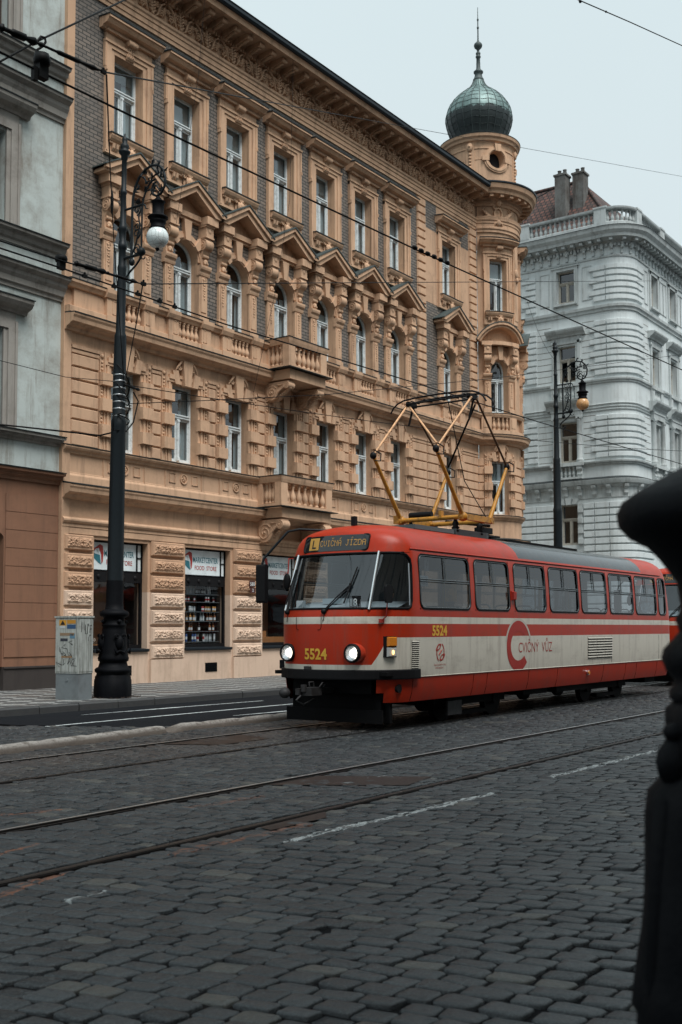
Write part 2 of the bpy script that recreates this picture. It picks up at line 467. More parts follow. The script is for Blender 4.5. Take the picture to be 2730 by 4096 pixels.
def cobble_mat():
    t = NT('granite_setts'); p = t.pos()
    a = t.new('ShaderNodeAttribute', attribute_name='tone').outputs['Fac']
    base = t.mix(a, (.008, .010, .013), (.046, .054, .059))
    base = t.mix(t.math('MULTIPLY', t.math('GREATER_THAN', a, .90), .5), base, (.10, .092, .072))
    base = t.mix(t.math('MULTIPLY', t.ramp(t.noise(24., p, 6., .8), [(.44, 0.), (.66, 1.)]), .5), base, (.016, .019, .022))
    sp = t.noise(95., p, 3., .7)
    c = t.mix(t.ramp(sp, [(.38, 0.), (.62, 1.)]), tuple([.0] * 3), (.06, .066, .07), 'ADD') if False else t.mix(t.math('MULTIPLY', t.ramp(sp, [(.45, 0.), (.70, 1.)]), .62), base, (.115, .132, .138))
    c = t.mix(t.ramp(t.noise(160., p, 2.), [(.56, 0.), (.66, .75)]), c, (.006, .007, .009))
    # rust dust beside the tracks
    x, y, z = t.sep(p)
    br = t.math('SUBTRACT', 1., t.math('MULTIPLY', t.math('ABSOLUTE', t.math('SUBTRACT', y, 11.4)), .45), True)
    c = t.mix(t.math('MULTIPLY', t.math('MULTIPLY', br, t.noise(1.2, p, 5.)), .7), c, (.060, .040, .030))
    # oil-dark patches and lighter worn lanes
    c = t.mix(t.ramp(t.noise(.55, p, 5.), [(.52, 0.), (.70, .55)]), c, (.018, .020, .023))
    # worn white dashes beside the near track and old orange survey marks
    worn = t.ramp(t.noise(14., t.scaled(p, (.35, 1.6, 1.)), 5., .75), [(.46, 0.), (.54, 1.)])
    def seg(x0, x1, y0, y1, yc, hw):
        # band around the line from (x0,y0) to (x1,y1)
        k = (y1 - y0) / (x1 - x0)
        d = t.math('ABSOLUTE', t.math('SUBTRACT', t.math('SUBTRACT', y, y0), t.math('MULTIPLY', t.math('SUBTRACT', x, x0), k)))
        m = t.math('LESS_THAN', t.math('ADD', d, t.math('MULTIPLY', t.noise(7., p), .05)), hw + .025)
        return t.math('MULTIPLY', m, t.math('MULTIPLY', t.math('GREATER_THAN', x, x0), t.math('LESS_THAN', x, x1)))
    w = seg(6.85, 10.05, 5.44, 5.28, 0, .05)
    w = t.math('MAXIMUM', w, seg(11.5, 15.2, 5.33, 5.27, 0, .05))
    w = t.math('MAXIMUM', w, t.math('MULTIPLY', seg(4.60, 4.92, 5.35, 5.37, 0, .03), .9))
    w = t.math('MAXIMUM', w, t.math('MULTIPLY', seg(9.6, 10.6, 6.95, 6.9, 0, .06), .5))
    c = t.mix(t.math('MULTIPLY', t.math('MULTIPLY', w, worn), .62), c, (.50, .54, .54))
    o = seg(4.2, 5.2, 5.75, 6.05, 0, .05)
    o = t.math('MAXIMUM', o, seg(4.6, 5.7, 6.75, 6.95, 0, .04))
    o = t.math('MAXIMUM', o, seg(5.6, 6.9, 8.6, 8.1, 0, .05))
    o = t.math('MAXIMUM', o, t.math('MULTIPLY', seg(6.0, 7.6, 5.85, 5.75, 0, .06), .7))
    o = t.math('MAXIMUM', o, t.math('MULTIPLY', seg(7.6, 8.6, 7.2, 7.1, 0, .06), .5))
    c = t.mix(t.math('MULTIPLY', t.math('MULTIPLY', o, worn), .5), c, (.30, .10, .035))
    r = t.math('ADD', .36, t.math('MULTIPLY', t.noise(20., p, 3.), .22))
    n = t.bump(t.noise(75., p, 5., .7), .5, .006)
    n = t.bump(t.noise(14., p, 3.), .35, .012, n)
    return t.fin(c, r, n, 0., .36)
M['setts'] = cobble_mat()
M['joint'] = plain('joint_dirt', (.006, .006, .007), .95, 0., .4, 12., bump=.3, bscale=30., dirt=((.016, .012, .010), .6), dscale=1., spec=.1)

def asphalt_mat():
    t = NT('asphalt'); p = t.pos()
    c = t.mix(t.noise(1.2, p, 6.), (.0065, .0078, .010), (.013, .0148, .0175))
    c = t.mix(t.ramp(t.noise(140., p, 2.), [(.55, 0.), (.7, .5)]), c, (.035, .038, .042))
    c = t.mix(t.ramp(t.noise(.7, t.scaled(p, (.3, 1.5, 1.)), 5.), [(.5, 0.), (.7, .5)]), c, (.02, .021, .023))
    return t.fin(c, .9, t.bump(t.noise(120., p, 2.), .5, .006), 0., .05)
M['asphalt'] = asphalt_mat()
def line_mat():
    t = NT('worn_road_paint'); p = t.pos()
    c = t.mix(t.ramp(t.noise(9., p, 6., .75), [(.38, 0.), (.5, 1.)]), (.05, .053, .056), (.50, .55, .56))
    return t.fin(c, .6)
M['line'] = line_mat()
def mosaic_mat():
    t = NT('stone_mosaic'); p = t.pos(); x, y, z = t.sep(p)
    v = t.new('ShaderNodeTexVoronoi', feature='DISTANCE_TO_EDGE'); v.inputs['Scale'].default_value = 15.; v.inputs['Randomness'].default_value = .35
    t.l.new(p, v.inputs['Vector'])
    vc = t.new('ShaderNodeTexVoronoi'); vc.inputs['Scale'].default_value = 15.; vc.inputs['Randomness'].default_value = .35
    t.l.new(p, vc.inputs['Vector'])
    # pale field with a dark lozenge pattern set in small stones
    px, py, pz = t.sep(vc.outputs['Position'])
    ck = t.new('ShaderNodeTexChecker'); ck.inputs['Scale'].default_value = 1.35
    t.l.new(t.comb(t.math('ADD', px, py), t.math('SUBTRACT', px, py), .3), ck.inputs['Vector'])
    cell = t.sep(vc.outputs['Color'])[0]
    pale = t.mix(cell, (.17, .18, .175), (.32, .33, .32))
    dark = t.mix(cell, (.04, .043, .046), (.085, .09, .092))
    c = t.mix(ck.outputs['Fac'], pale, dark)
    c = t.mix(t.ramp(t.noise(.8, p, 6.), [(.5, 0.), (.7, .6)]), c, (.11, .08, .06))
    e = t.ramp(v.outputs['Distance'], [(0., 0.), (.07, 1.)])
    c = t.mix(e, (.02, .019, .018), c)
    return t.fin(c, .65, t.bump(e, .6, .01))
M['mosaic'] = mosaic_mat()
def kerb_mat(name, a, b, white):
    t = NT(name); p = t.pos()
    c = t.mix(t.noise(9., p, 6.), a, b)
    w = t.ramp(t.noise(6., t.scaled(p, (1., 1., 1.)), 6., .8), [(.40, 0.), (.52, 1.)])
    zz = t.math('MULTIPLY', t.math('SUBTRACT', t.sep(p)[2], .05), 14., True)
    c = t.mix(t.math('MULTIPLY', t.math('MULTIPLY', w, zz), white), c, (.46, .44, .41))
    v = t.noise(38., p, 3., .7)
    c = t.mix(t.ramp(v, [(.5, 0.), (.62, .5)]), c, (.05, .04, .034))
    return t.fin(c, .7, t.bump(v, .6, .012))
M['kerb_white'] = kerb_mat('whitewashed_kerb', (.07, .058, .048), (.13, .108, .09), .8)
M['kerb'] = kerb_mat('granite_kerb', (.022, .025, .027), (.05, .054, .056), 0.)
M['grate'] = None
def grate_mat():
    t = NT('checker_plate'); p = t.pos()
    ck = t.new('ShaderNodeTexChecker'); ck.inputs['Scale'].default_value = 22.; t.l.new(p, ck.inputs['Vector'])
    c = t.mix(t.noise(4., p, 5.), (.020, .018, .018), (.055, .038, .032))
    return t.fin(c, .5, t.bump(ck.outputs['Fac'], .8, .012), .6)
M['grate'] = grate_mat()
# ------------------------------------------------------------------ camera, world, light
cam = bpy.data.cameras.new('camera'); camo = bpy.data.objects.new('camera', cam); COL.objects.link(camo)
S.camera = camo
cam.sensor_fit = 'AUTO'; cam.sensor_width = 36.; cam.lens = 4400. / 4096 * 36
cam.shift_y = 194. / 4096; cam.clip_start = .05; cam.clip_end = 2000.
YAW, PITCH, ROLL = rad(35.50388), rad(3.6), rad(.18)
fw = Vector((math.cos(YAW) * math.cos(PITCH), math.sin(YAW) * math.cos(PITCH), math.sin(PITCH)))
rt = Vector((math.sin(YAW), -math.cos(YAW), 0)); upv = rt.cross(fw)
r2 = rt * math.cos(ROLL) - upv * math.sin(ROLL); u2 = upv * math.cos(ROLL) + rt * math.sin(ROLL)
camo.matrix_world = Matrix(((r2.x, u2.x, -fw.x, 0), (r2.y, u2.y, -fw.y, 0), (r2.z, u2.z, -fw.z, 1.65), (0, 0, 0, 1)))
cam.dof.use_dof = True; cam.dof.focus_distance = 17.; cam.dof.aperture_fstop = 4.

SUN_EL, SUN_AZ = rad(60), rad(-114)      # the brightest part of the cloud cover, behind the camera
w = bpy.data.worlds.new('World'); S.world = w; w.use_nodes = True
wn, wl = w.node_tree.nodes, w.node_tree.links
bg = wn['Background']
sky = wn.new('ShaderNodeTexSky'); sky.sky_type = 'NISHITA'; sky.sun_disc = False
sky.sun_elevation = SUN_EL; sky.sun_rotation = PI / 2 - SUN_AZ
sky.air_density = 1.; sky.dust_density = 6.; sky.ozone_density = 1.
# overcast: the blue of the sky mostly hidden behind an even, slightly cool cloud layer
tc = wn.new('ShaderNodeTexCoord')
sp = wn.new('ShaderNodeSeparateXYZ'); wl.new(tc.outputs['Generated'], sp.inputs[0])
rp = wn.new('ShaderNodeValToRGB'); wl.new(sp.outputs[2], rp.inputs[0])
rp.color_ramp.elements[0].position = 0.; rp.color_ramp.elements[0].color = (.60, .66, .68, 1)
rp.color_ramp.elements[1].position = .9; rp.color_ramp.elements[1].color = (.635, .765, .795, 1)
cn = wn.new('ShaderNodeTexNoise'); cn.inputs['Scale'].default_value = 1.6; cn.inputs['Detail'].default_value = 4; wl.new(tc.outputs['Generated'], cn.inputs['Vector'])
cm = wn.new('ShaderNodeMapRange'); wl.new(cn.outputs['Fac'], cm.inputs[0]); cm.inputs[3].default_value = 8.2; cm.inputs[4].default_value = 9.2
sc = wn.new('ShaderNodeVectorMath'); sc.operation = 'SCALE'; wl.new(rp.outputs[0], sc.inputs[0]); wl.new(cm.outputs[0], sc.inputs['Scale'])
mx = wn.new('ShaderNodeMix'); mx.data_type = 'RGBA'; mx.inputs[0].default_value = .93
wl.new(sky.outputs[0], mx.inputs[6]); wl.new(sc.outputs[0], mx.inputs[7])
wl.new(mx.outputs[2], bg.inputs[0]); bg.inputs[1].default_value = .054
sun = bpy.data.lights.new('sun', 'SUN'); suno = bpy.data.objects.new('sun', sun); COL.objects.link(suno)
sun.energy = 1.5; sun.angle = rad(32); sun.color = (1., .97, .94)
suno.rotation_euler = (PI / 2 - SUN_EL, 0, SUN_AZ + PI / 2)
S.view_settings.view_transform = 'Standard'; S.view_settings.look = 'None'
S.view_settings.exposure = 1.35; S.view_settings.gamma = 1.

# ------------------------------------------------------------------ ground, road, pavement
L = 22.9        # facade plane (y)
def flat(name, poly, z, mat, kind='structure'):
    m = MB(); m.add([(x, y, z) for x, y in poly], [tuple(range(len(poly)))])
    return tag(part(m, name, mat), kind=kind)
flat('ground', [(-400, -400), (900, -400), (900, 900), (-400, 900)], -.10, M['joint'])
flat('road_bed', [(-60, -20), (140, -20), (140, 17.75), (-60, 17.75)], -.022, M['joint'])
flat('asphalt_lane', [(13.75, 12.95), (13.6, 13.4), (13.05, 14.7), (12.55, 15.9), (12.2, 17.72), (140, 17.72), (140, 12.95)], -.004, M['asphalt'])
flat('pavement', [(-60, 17.9), (140, 17.9), (140, 60), (-60, 60)], .15, M['mosaic'])
# kerb of the pavement: separate granite lengths
m = MB(); x = -20.
while x < 90:
    l = random.uniform(1.0, 1.7)
    m.frustum(x + .012, x + l - .012, 0, 0, 0, 0, 0) if False else None
    y0 = 17.66 + random.uniform(-.012, .012); zt = .152 + random.uniform(-.006, .006)
    c = .03
    m.add([(x + .01, y0, -.1), (x + l - .01, y0, -.1), (x + l - .01, 17.92, -.1), (x + .01, 17.92, -.1),
           (x + .01, y0, zt - c), (x + l - .01, y0, zt - c), (x + l - .01, y0 + c, zt), (x + .01, y0 + c, zt), (x + l - .01, 17.92, zt), (x + .01, 17.92, zt)],
          [(0, 1, 5, 4), (4, 5, 6, 7), (7, 6, 8, 9), (0, 4, 7, 9, 3), (1, 2, 8, 6, 5)])
    x += l
tag(part(m, 'kerb', M['kerb']), kind='structure')
# low whitewashed kerb that parts the tram track from the lane, with the dropped end
def round_kerb(name, pts, ramp=0.):
    m = MB(); n = len(pts); prof = []
    seglen = .95
    d = 0; tot = sum((Vector(pts[i + 1]) - Vector(pts[i])).length for i in range(n - 1))
    k = int(tot / .16)
    rows = []
    def at(s):
        a = 0
        for i in range(n - 1):
            q = (Vector(pts[i + 1]) - Vector(pts[i])); 
            if a + q.length >= s or i == n - 2:
                return Vector(pts[i]) + q * ((s - a) / q.length), q.normalized()
            a += q.length
    for i in range(k + 1):
        s = tot * i / k; p, t = at(s); nx, ny = -t.y, t.x
        ph = (s % seglen) / seglen
        dip = .012 if min(ph, 1 - ph) < .09 else 0.
        h = .105 - dip + .012 * noise.noise(Vector((s * 1.3, 3, 0)))
        if ramp: h *= min(1., .12 + s / ramp)
        ring = []
        for j in range(9):
            a = PI * j / 8
            ww = .155 + .006 * noise.noise(Vector((s * 2, j, 5)))
            ring.append((p.x + nx * ww * math.cos(a), p.y + ny * ww * math.cos(a), -.03 + (h + .03) * min(1., math.sin(a) * 1.25)))
        rows.append(ring)
    vs = [q for r in rows for q in r]
    fs = [(i * 9 + j, i * 9 + j + 1, (i + 1) * 9 + j + 1, (i + 1) * 9 + j) for i in range(k) for j in range(8)]
    m.add(vs, fs, True); m.add(rows[0], [tuple(range(9))]); m.add(rows[-1], [tuple(range(8, -1, -1))])
    return tag(part(m, name, M['kerb_white']), kind='structure')
round_kerb('lane_kerb', [(5.5, 12.38), (9.5, 12.5), (11.4, 12.62), (12.85, 12.78)])
round_kerb('lane_kerb', [(13.0, 12.86), (15.0, 12.82), (40.0, 12.86)], .5)

# painted lane lines
def strip(name, x0, y0, x1, y1, w0, w1, z=.000):
    m = MB(); n = max(2, int(abs(x1 - x0) / .8)); vs = []; fs = []
    for i in range(n + 1):
        t = i / n; x = lerp(x0, x1, t); y = lerp(y0, y1, t); w_ = lerp(w0, w1, t) / 2
        vs += [(x, y - w_, z), (x, y + w_, z)]
    for i in range(n): fs.append((2 * i, 2 * i + 2, 2 * i + 3, 2 * i + 1))
    m.add(vs, fs)
    return tag(part(m, name, M['line']), kind='structure')
strip('lane_line', 12.6, 15.25, 60, 15.3, .10, .10)
strip('lane_line', 14.7, 16.75, 17.3, 16.66, .02, .16); strip('lane_line', 17.3, 16.66, 20.0, 16.52, .09, .07)
strip('lane_line', 16.2, 14.13, 18.6, 13.96, .03, .22); strip('lane_line', 18.6, 13.96, 40, 13.8, .20, .20)

# granite setts: every stone is modelled, laid in courses across the street
def setts():
    R = random.Random(3)
    vs = []; fs = []; tone = []
    rails = (6.11, 7.63, 10.10, 11.60)
    lanes = [(1.2, 6.11 - .09), (6.11 + .09, 7.63 - .09), (7.63 + .09, 10.10 - .09), (10.10 + .09, 11.60 - .09), (11.60 + .09, 12.72)]
    lanes.append((12.72, 17.66))
    for li, (ya, yb) in enumerate(lanes):
        base = -8.
        x = 0.
        first = {0: 1.2, 1: 3.2, 2: 4.4, 3: 5.6, 4: 6.6, 5: 7.2}[li]
        last = {0: 34., 1: 40., 2: 60., 3: 60., 4: 60., 5: 13.7}[li]
        x = first
        while x < last:
            cw = R.uniform(.125, .165)
            y = ya - R.uniform(0, .12)
            ph = R.uniform(0, 6)
            while y < yb:
                ln = R.uniform(.16, .235)
                y1 = min(y + ln, yb)
                if yb - y1 < .07: y1 = yb
                y0_ = max(y, ya)
                yc = (y0_ + y1) / 2
                # view wedge with a margin
                if y1 - y0_ > .05 and yc * .62 - .6 < x < yc * 3.45 + 2.2 and not (li == 5 and x > 13.72 - (yc - 13.4) * .48) and not (li == 0 and x > 26 and yc < 2):
                    sk = lambda yy: (-.20 * (yy - 6.) if li == 0 else -.06 * (yy - ya)) + .035 * math.sin(yy * 1.7 + x * .6) + .05 * noise.noise(Vector((x * .5, yy * .5, li)))
                    g = .0078
                    j = lambda: R.uniform(-.012, .012)
                    c4 = []
                    for (a, b) in ((0, 0), (1, 0), (1, 1), (0, 1)):
                        yy = (y0_ + g) if b == 0 else (y1 - g)
                        xx = (x + g) if a == 0 else (x + cw - g)
                        c4.append((xx + sk(yy) + j(), yy + j()))
                    cx_ = sum(p[0] for p in c4) / 4; cy_ = sum(p[1] for p in c4) / 4
                    # octagon with knocked-off corners
                    o8 = []
                    kx = R.uniform(.07, .17)
                    for q in range(4):
                        p = c4[q]; pn = c4[(q + 1) % 4]; pp = c4[q - 1]
                        o8.append((lerp(p[0], pp[0], kx), lerp(p[1], pp[1], kx)))
                        o8.append((lerp(p[0], pn[0], kx * R.uniform(.6, 1)), lerp(p[1], pn[1], kx * R.uniform(.6, 1))))
                    n0 = len(vs)
                    tx, ty = R.uniform(-.045, .045), R.uniform(-.045, .045); dz = R.uniform(-.007, .004)
                    if R.random() < .03: dz -= .012
                    if abs(yc - 6.11) < .25 or abs(yc - 7.63) < .25: dz -= .004
                    def top(px, py, h): return h + dz + (px - cx_) * tx + (py - cy_) * ty
                    for px, py in o8: vs.append((px, py, -.05))
                    for px, py in o8: vs.append((px, py, top(px, py, -.009)))
                    for px, py in o8:
                        qx, qy = lerp(px, cx_, .075), lerp(py, cy_, .075); vs.append((qx, qy, top(qx, qy, -.002 + R.uniform(-.002, .002))))
                    for px, py in o8:
                        qx, qy = lerp(px, cx_, .5), lerp(py, cy_, .5); vs.append((qx, qy, top(qx, qy, -.001 + R.uniform(-.002, .003))))
                    for lv in range(3):
                        for q in range(8):
                            r_ = (q + 1) % 8
                            fs.append((n0 + lv * 8 + q, n0 + lv * 8 + r_, n0 + lv * 8 + 8 + r_, n0 + lv * 8 + 8 + q))
                    fs.append(tuple(n0 + 24 + q for q in range(8)))
                    tn = min(1., max(0., R.gauss(.45, .28)))
                    tone.extend([tn] * 32)
                y += ln
            x += cw
    me = bpy.data.meshes.new('cobblestone_street')
    me.from_pydata(vs, [], fs)
    me.polygons.foreach_set('use_smooth', [True] * len(fs))
    at = me.attributes.new('tone', 'FLOAT', 'POINT'); at.data.foreach_set('value', tone)
    me.materials.append(M['setts']); me.update()
    o = bpy.data.objects.new('cobblestone_street', me); COL.objects.link(o)
    return tag(o, kind='structure')
setts()

# grooved rails
for yr in (6.11, 7.63, 10.10, 11.60):
    side = -1 if yr in (6.11, 10.10) else 1
    root = thing('tram_rail', None, None, (0, yr, 0)); tag(root, kind='structure')
    m = MB()
    a, b = yr - .075, yr + .075
    m.box(-5, 120, a, b, -.06, -.026)                       # groove bed
    m.box(-5, 120, a, a + .022, -.026, -.004)
    hx = yr + side * .020
    part(m, 'rail_flange', M['rail_side'], root)
    m = MB(); m.box(-5, 120, yr - .034 + .03 * side, yr + .034 + .03 * side, -.026, .003)
    part(m, 'rail_head', M['rail'], root)
    m = MB(); c_ = yr + .03 * side; m.box(-5, 120, c_ - .014, c_ + .014, .003, .0045)
    part(m, 'running_edge', M['rail_top'] if yr in (7.63, 11.60) else M['rail'], root)
# iron covers set between the rails
m = MB(); m.add([(9.2, 7.52, .002), (10.1, 7.50, .002), (10.75, 6.42, .002), (10.0, 6.28, .002)], [(0, 1, 2, 3)])
tag(part(m, 'track_drain_cover', M['grate']), kind='structure')
m = MB(); m.add([(7.2, 5.98, .002), (8.15, 6.0, .002), (7.9, 5.80, .002), (7.15, 5.82, .002)], [(0, 1, 2, 3)])
tag(part(m, 'track_drain_cover', M['grate']), kind='structure')
m = MB(); m.add([(11.6, 11.45, .002), (13.3, 11.45, .002), (13.2, 10.7, .002), (12.0, 10.7, .002)], [(0, 1, 2, 3)])
tag(part(m, 'track_drain_cover', M['grate']), kind='structure')
# ------------------------------------------------------------------ facade components (u along the wall, d outwards, z up)
def fF(u, d, z): return (u, -d, z)
def fW(u, d, z): return (u, L - d, z)
TC = (44.05, 23.51); TR = 1.70; TA = rad(235); TS = .74
def fT(u, d, z):
    a = TA + u * TS / TR
    return (TC[0] + (TR + d) * math.cos(a), TC[1] + (TR + d) * math.sin(a), z)

def wall_grid(mb, u0, u1, z0, z1, holes, d=0., reveal=.40, du=None, arch=None):
    """wall face with rectangular openings (u0,u1,z0,z1) and their reveals"""
    us = {u0, u1}; zs = {z0, z1}
    for h in holes: us |= {h[0], h[1]}; zs |= {h[2], h[3]}
    us = sorted(u for u in us if u0 <= u <= u1); zs = sorted(z for z in zs if z0 <= z <= z1)
    if du:
        o = []
        for a, b in zip(us, us[1:]):
            n = max(1, int(math.ceil((b - a) / du))); o += [lerp(a, b, i / n) for i in range(n)]
        us = o + [us[-1]]
    for a, b in zip(us, us[1:]):
        for c, e in zip(zs, zs[1:]):
            mu, mz = (a + b) / 2, (c + e) / 2
            if any(h[0] < mu < h[1] and h[2] < mz < h[3] for h in holes): continue
            mb.add([(a, d, c), (b, d, c), (b, d, e), (a, d, e)], [(0, 1, 2, 3)])
    for h in holes:
        a, b, c, e = h[:4]; r = d - reveal
        mb.add([(a, d, c), (a, r, c), (a, r, e), (a, d, e)], [(0, 1, 2, 3)])
        mb.add([(b, d, c), (b, r, c), (b, r, e), (b, d, e)], [(0, 3, 2, 1)])
        mb.add([(a, d, c), (b, d, c), (b, r, c), (a, r, c)], [(0, 1, 2, 3)])
        mb.add([(a, d, e), (b, d, e), (b, r, e), (a, r, e)], [(0, 3, 2, 1)])

def band(mb, poly, u0, u1): mb.prism_x(poly, u0, u1)

def quad_ring(mb, outer, inner, d0, d1):
    """ring between two polygons of equal length in (u,z), extruded d0..d1"""
    n = len(outer)
    vs = [(u, d1, z) for u, z in outer] + [(u, d1, z) for u, z in inner] + [(u, d0, z) for u, z in outer] + [(u, d0, z) for u, z in inner]
    fs = []
    for i in range(n - 1):
        j = i + 1
        fs += [(i, j, n + j, n + i), (i, 2 * n + i, 2 * n + j, j), (n + i, n + j, 3 * n + j, 3 * n + i)]
    fs += [(0, n, 3 * n, 2 * n), (n - 1, 3 * n - 1, 4 * n - 1, 2 * n - 1)]
    mb.add(vs, fs)

def volute(mb, u0, u1, d, z, r, n=16):
    """scroll seen from the side: a drum with raised spiral on both cheeks"""
    vs = [(u, d + r * math.cos(2 * PI * i / n), z + r * math.sin(2 * PI * i / n)) for u in (u0, u1) for i in range(n)]
    mb.add(vs, [(i, (i + 1) % n, n + (i + 1) % n, n + i) for i in range(n)], True)
    mb.add(vs, [tuple(range(n)), tuple(range(2 * n - 1, n - 1, -1))])
    for u in (u0, u1):
        mb.tube([(u, d + x, z + y) for x, y in spiral(0, 0, r * .92, r * .12, .6, 1.9, 22)], r * .085, 5)
        mb.ball((u, d, z), r * .17, 6, 4)

def leafy(mb, c, s, d, rnd, n=7):
    """small carved acanthus clump"""
    for i in range(n):
        a = PI * (i / (n - 1)) ; l = s * (.75 + .25 * rnd.random())
        p0 = (c[0], d, c[1]); p1 = (c[0] + l * .6 * math.cos(a), d + s * .22, c[1] + l * .6 * math.sin(a)); p2 = (c[0] + l * math.cos(a + .25), d + s * .06, c[1] + l * math.sin(a + .25))
        mb.tube([p0, p1, p2], [s * .10, s * .13, s * .05], 5)
    mb.ball((c[0], d + s * .1, c[1]), s * .22, 7, 5)

def mascaron(mb, u, z, k=1.):
    """carved face between scrolls on a shield, below the upper window sill"""
    d = .10
    mb.ball((u, d, z), (.17 * k, .05, .24 * k), 12, 8)
    mb.ball((u, d + .09, z + .03 * k), (.085 * k, .085, .115 * k), 12, 8)         # head
    mb.ball((u, d + .175, z + .015 * k), (.016 * k, .022, .03 * k), 6, 4)          # nose
    for q in (-1, 1):
        mb.ball((u + q * .033 * k, d + .158, z + .045 * k), (.018 * k, .012, .010 * k), 6, 4)   # eyelids
        mb.ball((u + q * .06 * k, d + .12, z - .01 * k), (.03 * k, .03, .035 * k), 6, 4)        # cheeks
        mb.tube([(u + q * x, d + .06, z + y) for x, y in spiral(.17 * k, .14 * k, .075 * k, .015 * k, 0, 1.2, 12)], .022 * k, 5)
        mb.tube([(u + q * x, d + .06, z + y) for x, y in spiral(.16 * k, -.13 * k, .06 * k, .012 * k, PI, 1.2, 12)], .020 * k, 5)
        mb.tube([(u + q * .08 * k, d + .08, z + .12 * k), (u + q * .12 * k, d + .12, z + .0 * k), (u + q * .07 * k, d + .06, z - .12 * k)], [.03 * k, .035 * k, .02 * k], 5)
    mb.ball((u, d + .13, z - .045 * k), (.028 * k, .014, .010 * k), 6, 4)          # mouth
    for a in range(5):
        t = PI * (.2 + .15 * a)
        mb.tube([(u, d + .07, z + .12 * k), (u + .11 * k * math.cos(t), d + .11, z + .12 * k + .13 * k * math.sin(t))], [.035 * k, .018 * k], 5)
    mb.ball((u, d + .06, z - .21 * k), (.05 * k, .04, .075 * k), 7, 5)

# ---- windows: frame with transom and mullion, panes as sub-parts
def window_mesh(fm, hw, z0, z1, zt, arch=0., du=None):
    """white casement frame; zt is the transom; arch radius > 0 gives a round head springing at z1"""
    m = MB(fm, du); d = -.34; e = -.26
    fr = .075
    m.box(-hw, -hw + fr, d, e, z0, z1); m.box(hw - fr, hw, d, e, z0, z1)
    m.box(-hw + fr, hw - fr, d, e, z0, z0 + .09)
    if arch:
        n = 14
        quad_ring(m, arc(0, z1, arch, 0, PI, n), arc(0, z1, arch - fr, 0, PI, n), d, e)
    else:
        m.box(-hw + fr, hw - fr, d, e, z1 - fr, z1)
    # moulded transom and mullion
    m.box(-hw + fr, hw - fr, d, e + .02, zt - .07, zt + .07)
    m.box(-hw + fr, hw - fr, d, e + .06, zt + .02, zt + .06)
    m.box(-hw + fr, hw - fr, d, e + .045, zt - .05, zt - .02)
    m.box(-.055, .055, d, e + .03, z0 + .09, zt - .07)
    m.box(-.03, .03, d, e + .055, z0 + .2, zt - .16)
    m.box(-.05, .05, d, e + .065, zt - .16, zt - .10); m.box(-.05, .05, d, e + .065, z0 + .1, z0 + .2)
    for q in (-1, 1):   # casement sashes
        a, b = (-hw + fr, -.055) if q < 0 else (.055, hw - fr)
        s = .045
        m.box(a, a + s, d, e - .02, z0 + .09, zt - .07); m.box(b - s, b, d, e - .02, z0 + .09, zt - .07)
        m.box(a + s, b - s, d, e - .02, z0 + .09, z0 + .15); m.box(a + s, b - s, d, e - .02, zt - .12, zt - .07)
    return m
def pane_mesh(fm, hw, z0, z1, arch=0., du=None):
    m = MB(fm, du); d = -.31
    if arch:
        poly = [(-hw + .04, z0 + .04)] + [(hw - .04, z0 + .04)] + arc(0, z1, arch - .04, 0, PI, 14)
        n = len(poly); m.add([(u, d, z) for u, z in poly], [tuple(range(n))])
    else:
        us = [lerp(-hw + .04, hw - .04, i / 4) for i in range(5)]
        for a, b in zip(us, us[1:]): m.add([(a, d, z0 + .04), (b, d, z0 + .04), (b, d, z1 - .04), (a, d, z1 - .04)], [(0, 1, 2, 3)])
    return m
def curtain_mesh(fm, hw, z0, z1, cover, seed):
    """two drapes of net curtain hanging behind the glass"""
    R = random.Random(seed); m = MB(fm)
    for q in (-1, 1):
        wd = hw * cover * R.uniform(.8, 1.15)
        n = max(6, int(wd * 40)); vs = []; fs = []
        for i in range(n + 1):
            u = q * (hw - wd * i / n); dd = -.44 + .025 * math.sin(i * 1.9 + seed) + .01 * R.uniform(-1, 1)
            vs += [(u, dd, z0), (u + q * .01, dd + .01, z1)]
        fs = [(2 * i, 2 * i + 2, 2 * i + 3, 2 * i + 1) for i in range(n)]
        m.add(vs, fs, True)
    return m
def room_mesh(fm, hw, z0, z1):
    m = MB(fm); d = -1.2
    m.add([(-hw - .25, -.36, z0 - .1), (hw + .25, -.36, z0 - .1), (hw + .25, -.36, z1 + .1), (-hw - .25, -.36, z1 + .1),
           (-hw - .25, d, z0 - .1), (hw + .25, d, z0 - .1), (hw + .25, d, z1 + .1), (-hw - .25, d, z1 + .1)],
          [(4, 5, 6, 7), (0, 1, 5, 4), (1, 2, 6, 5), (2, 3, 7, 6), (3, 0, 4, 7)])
    return m

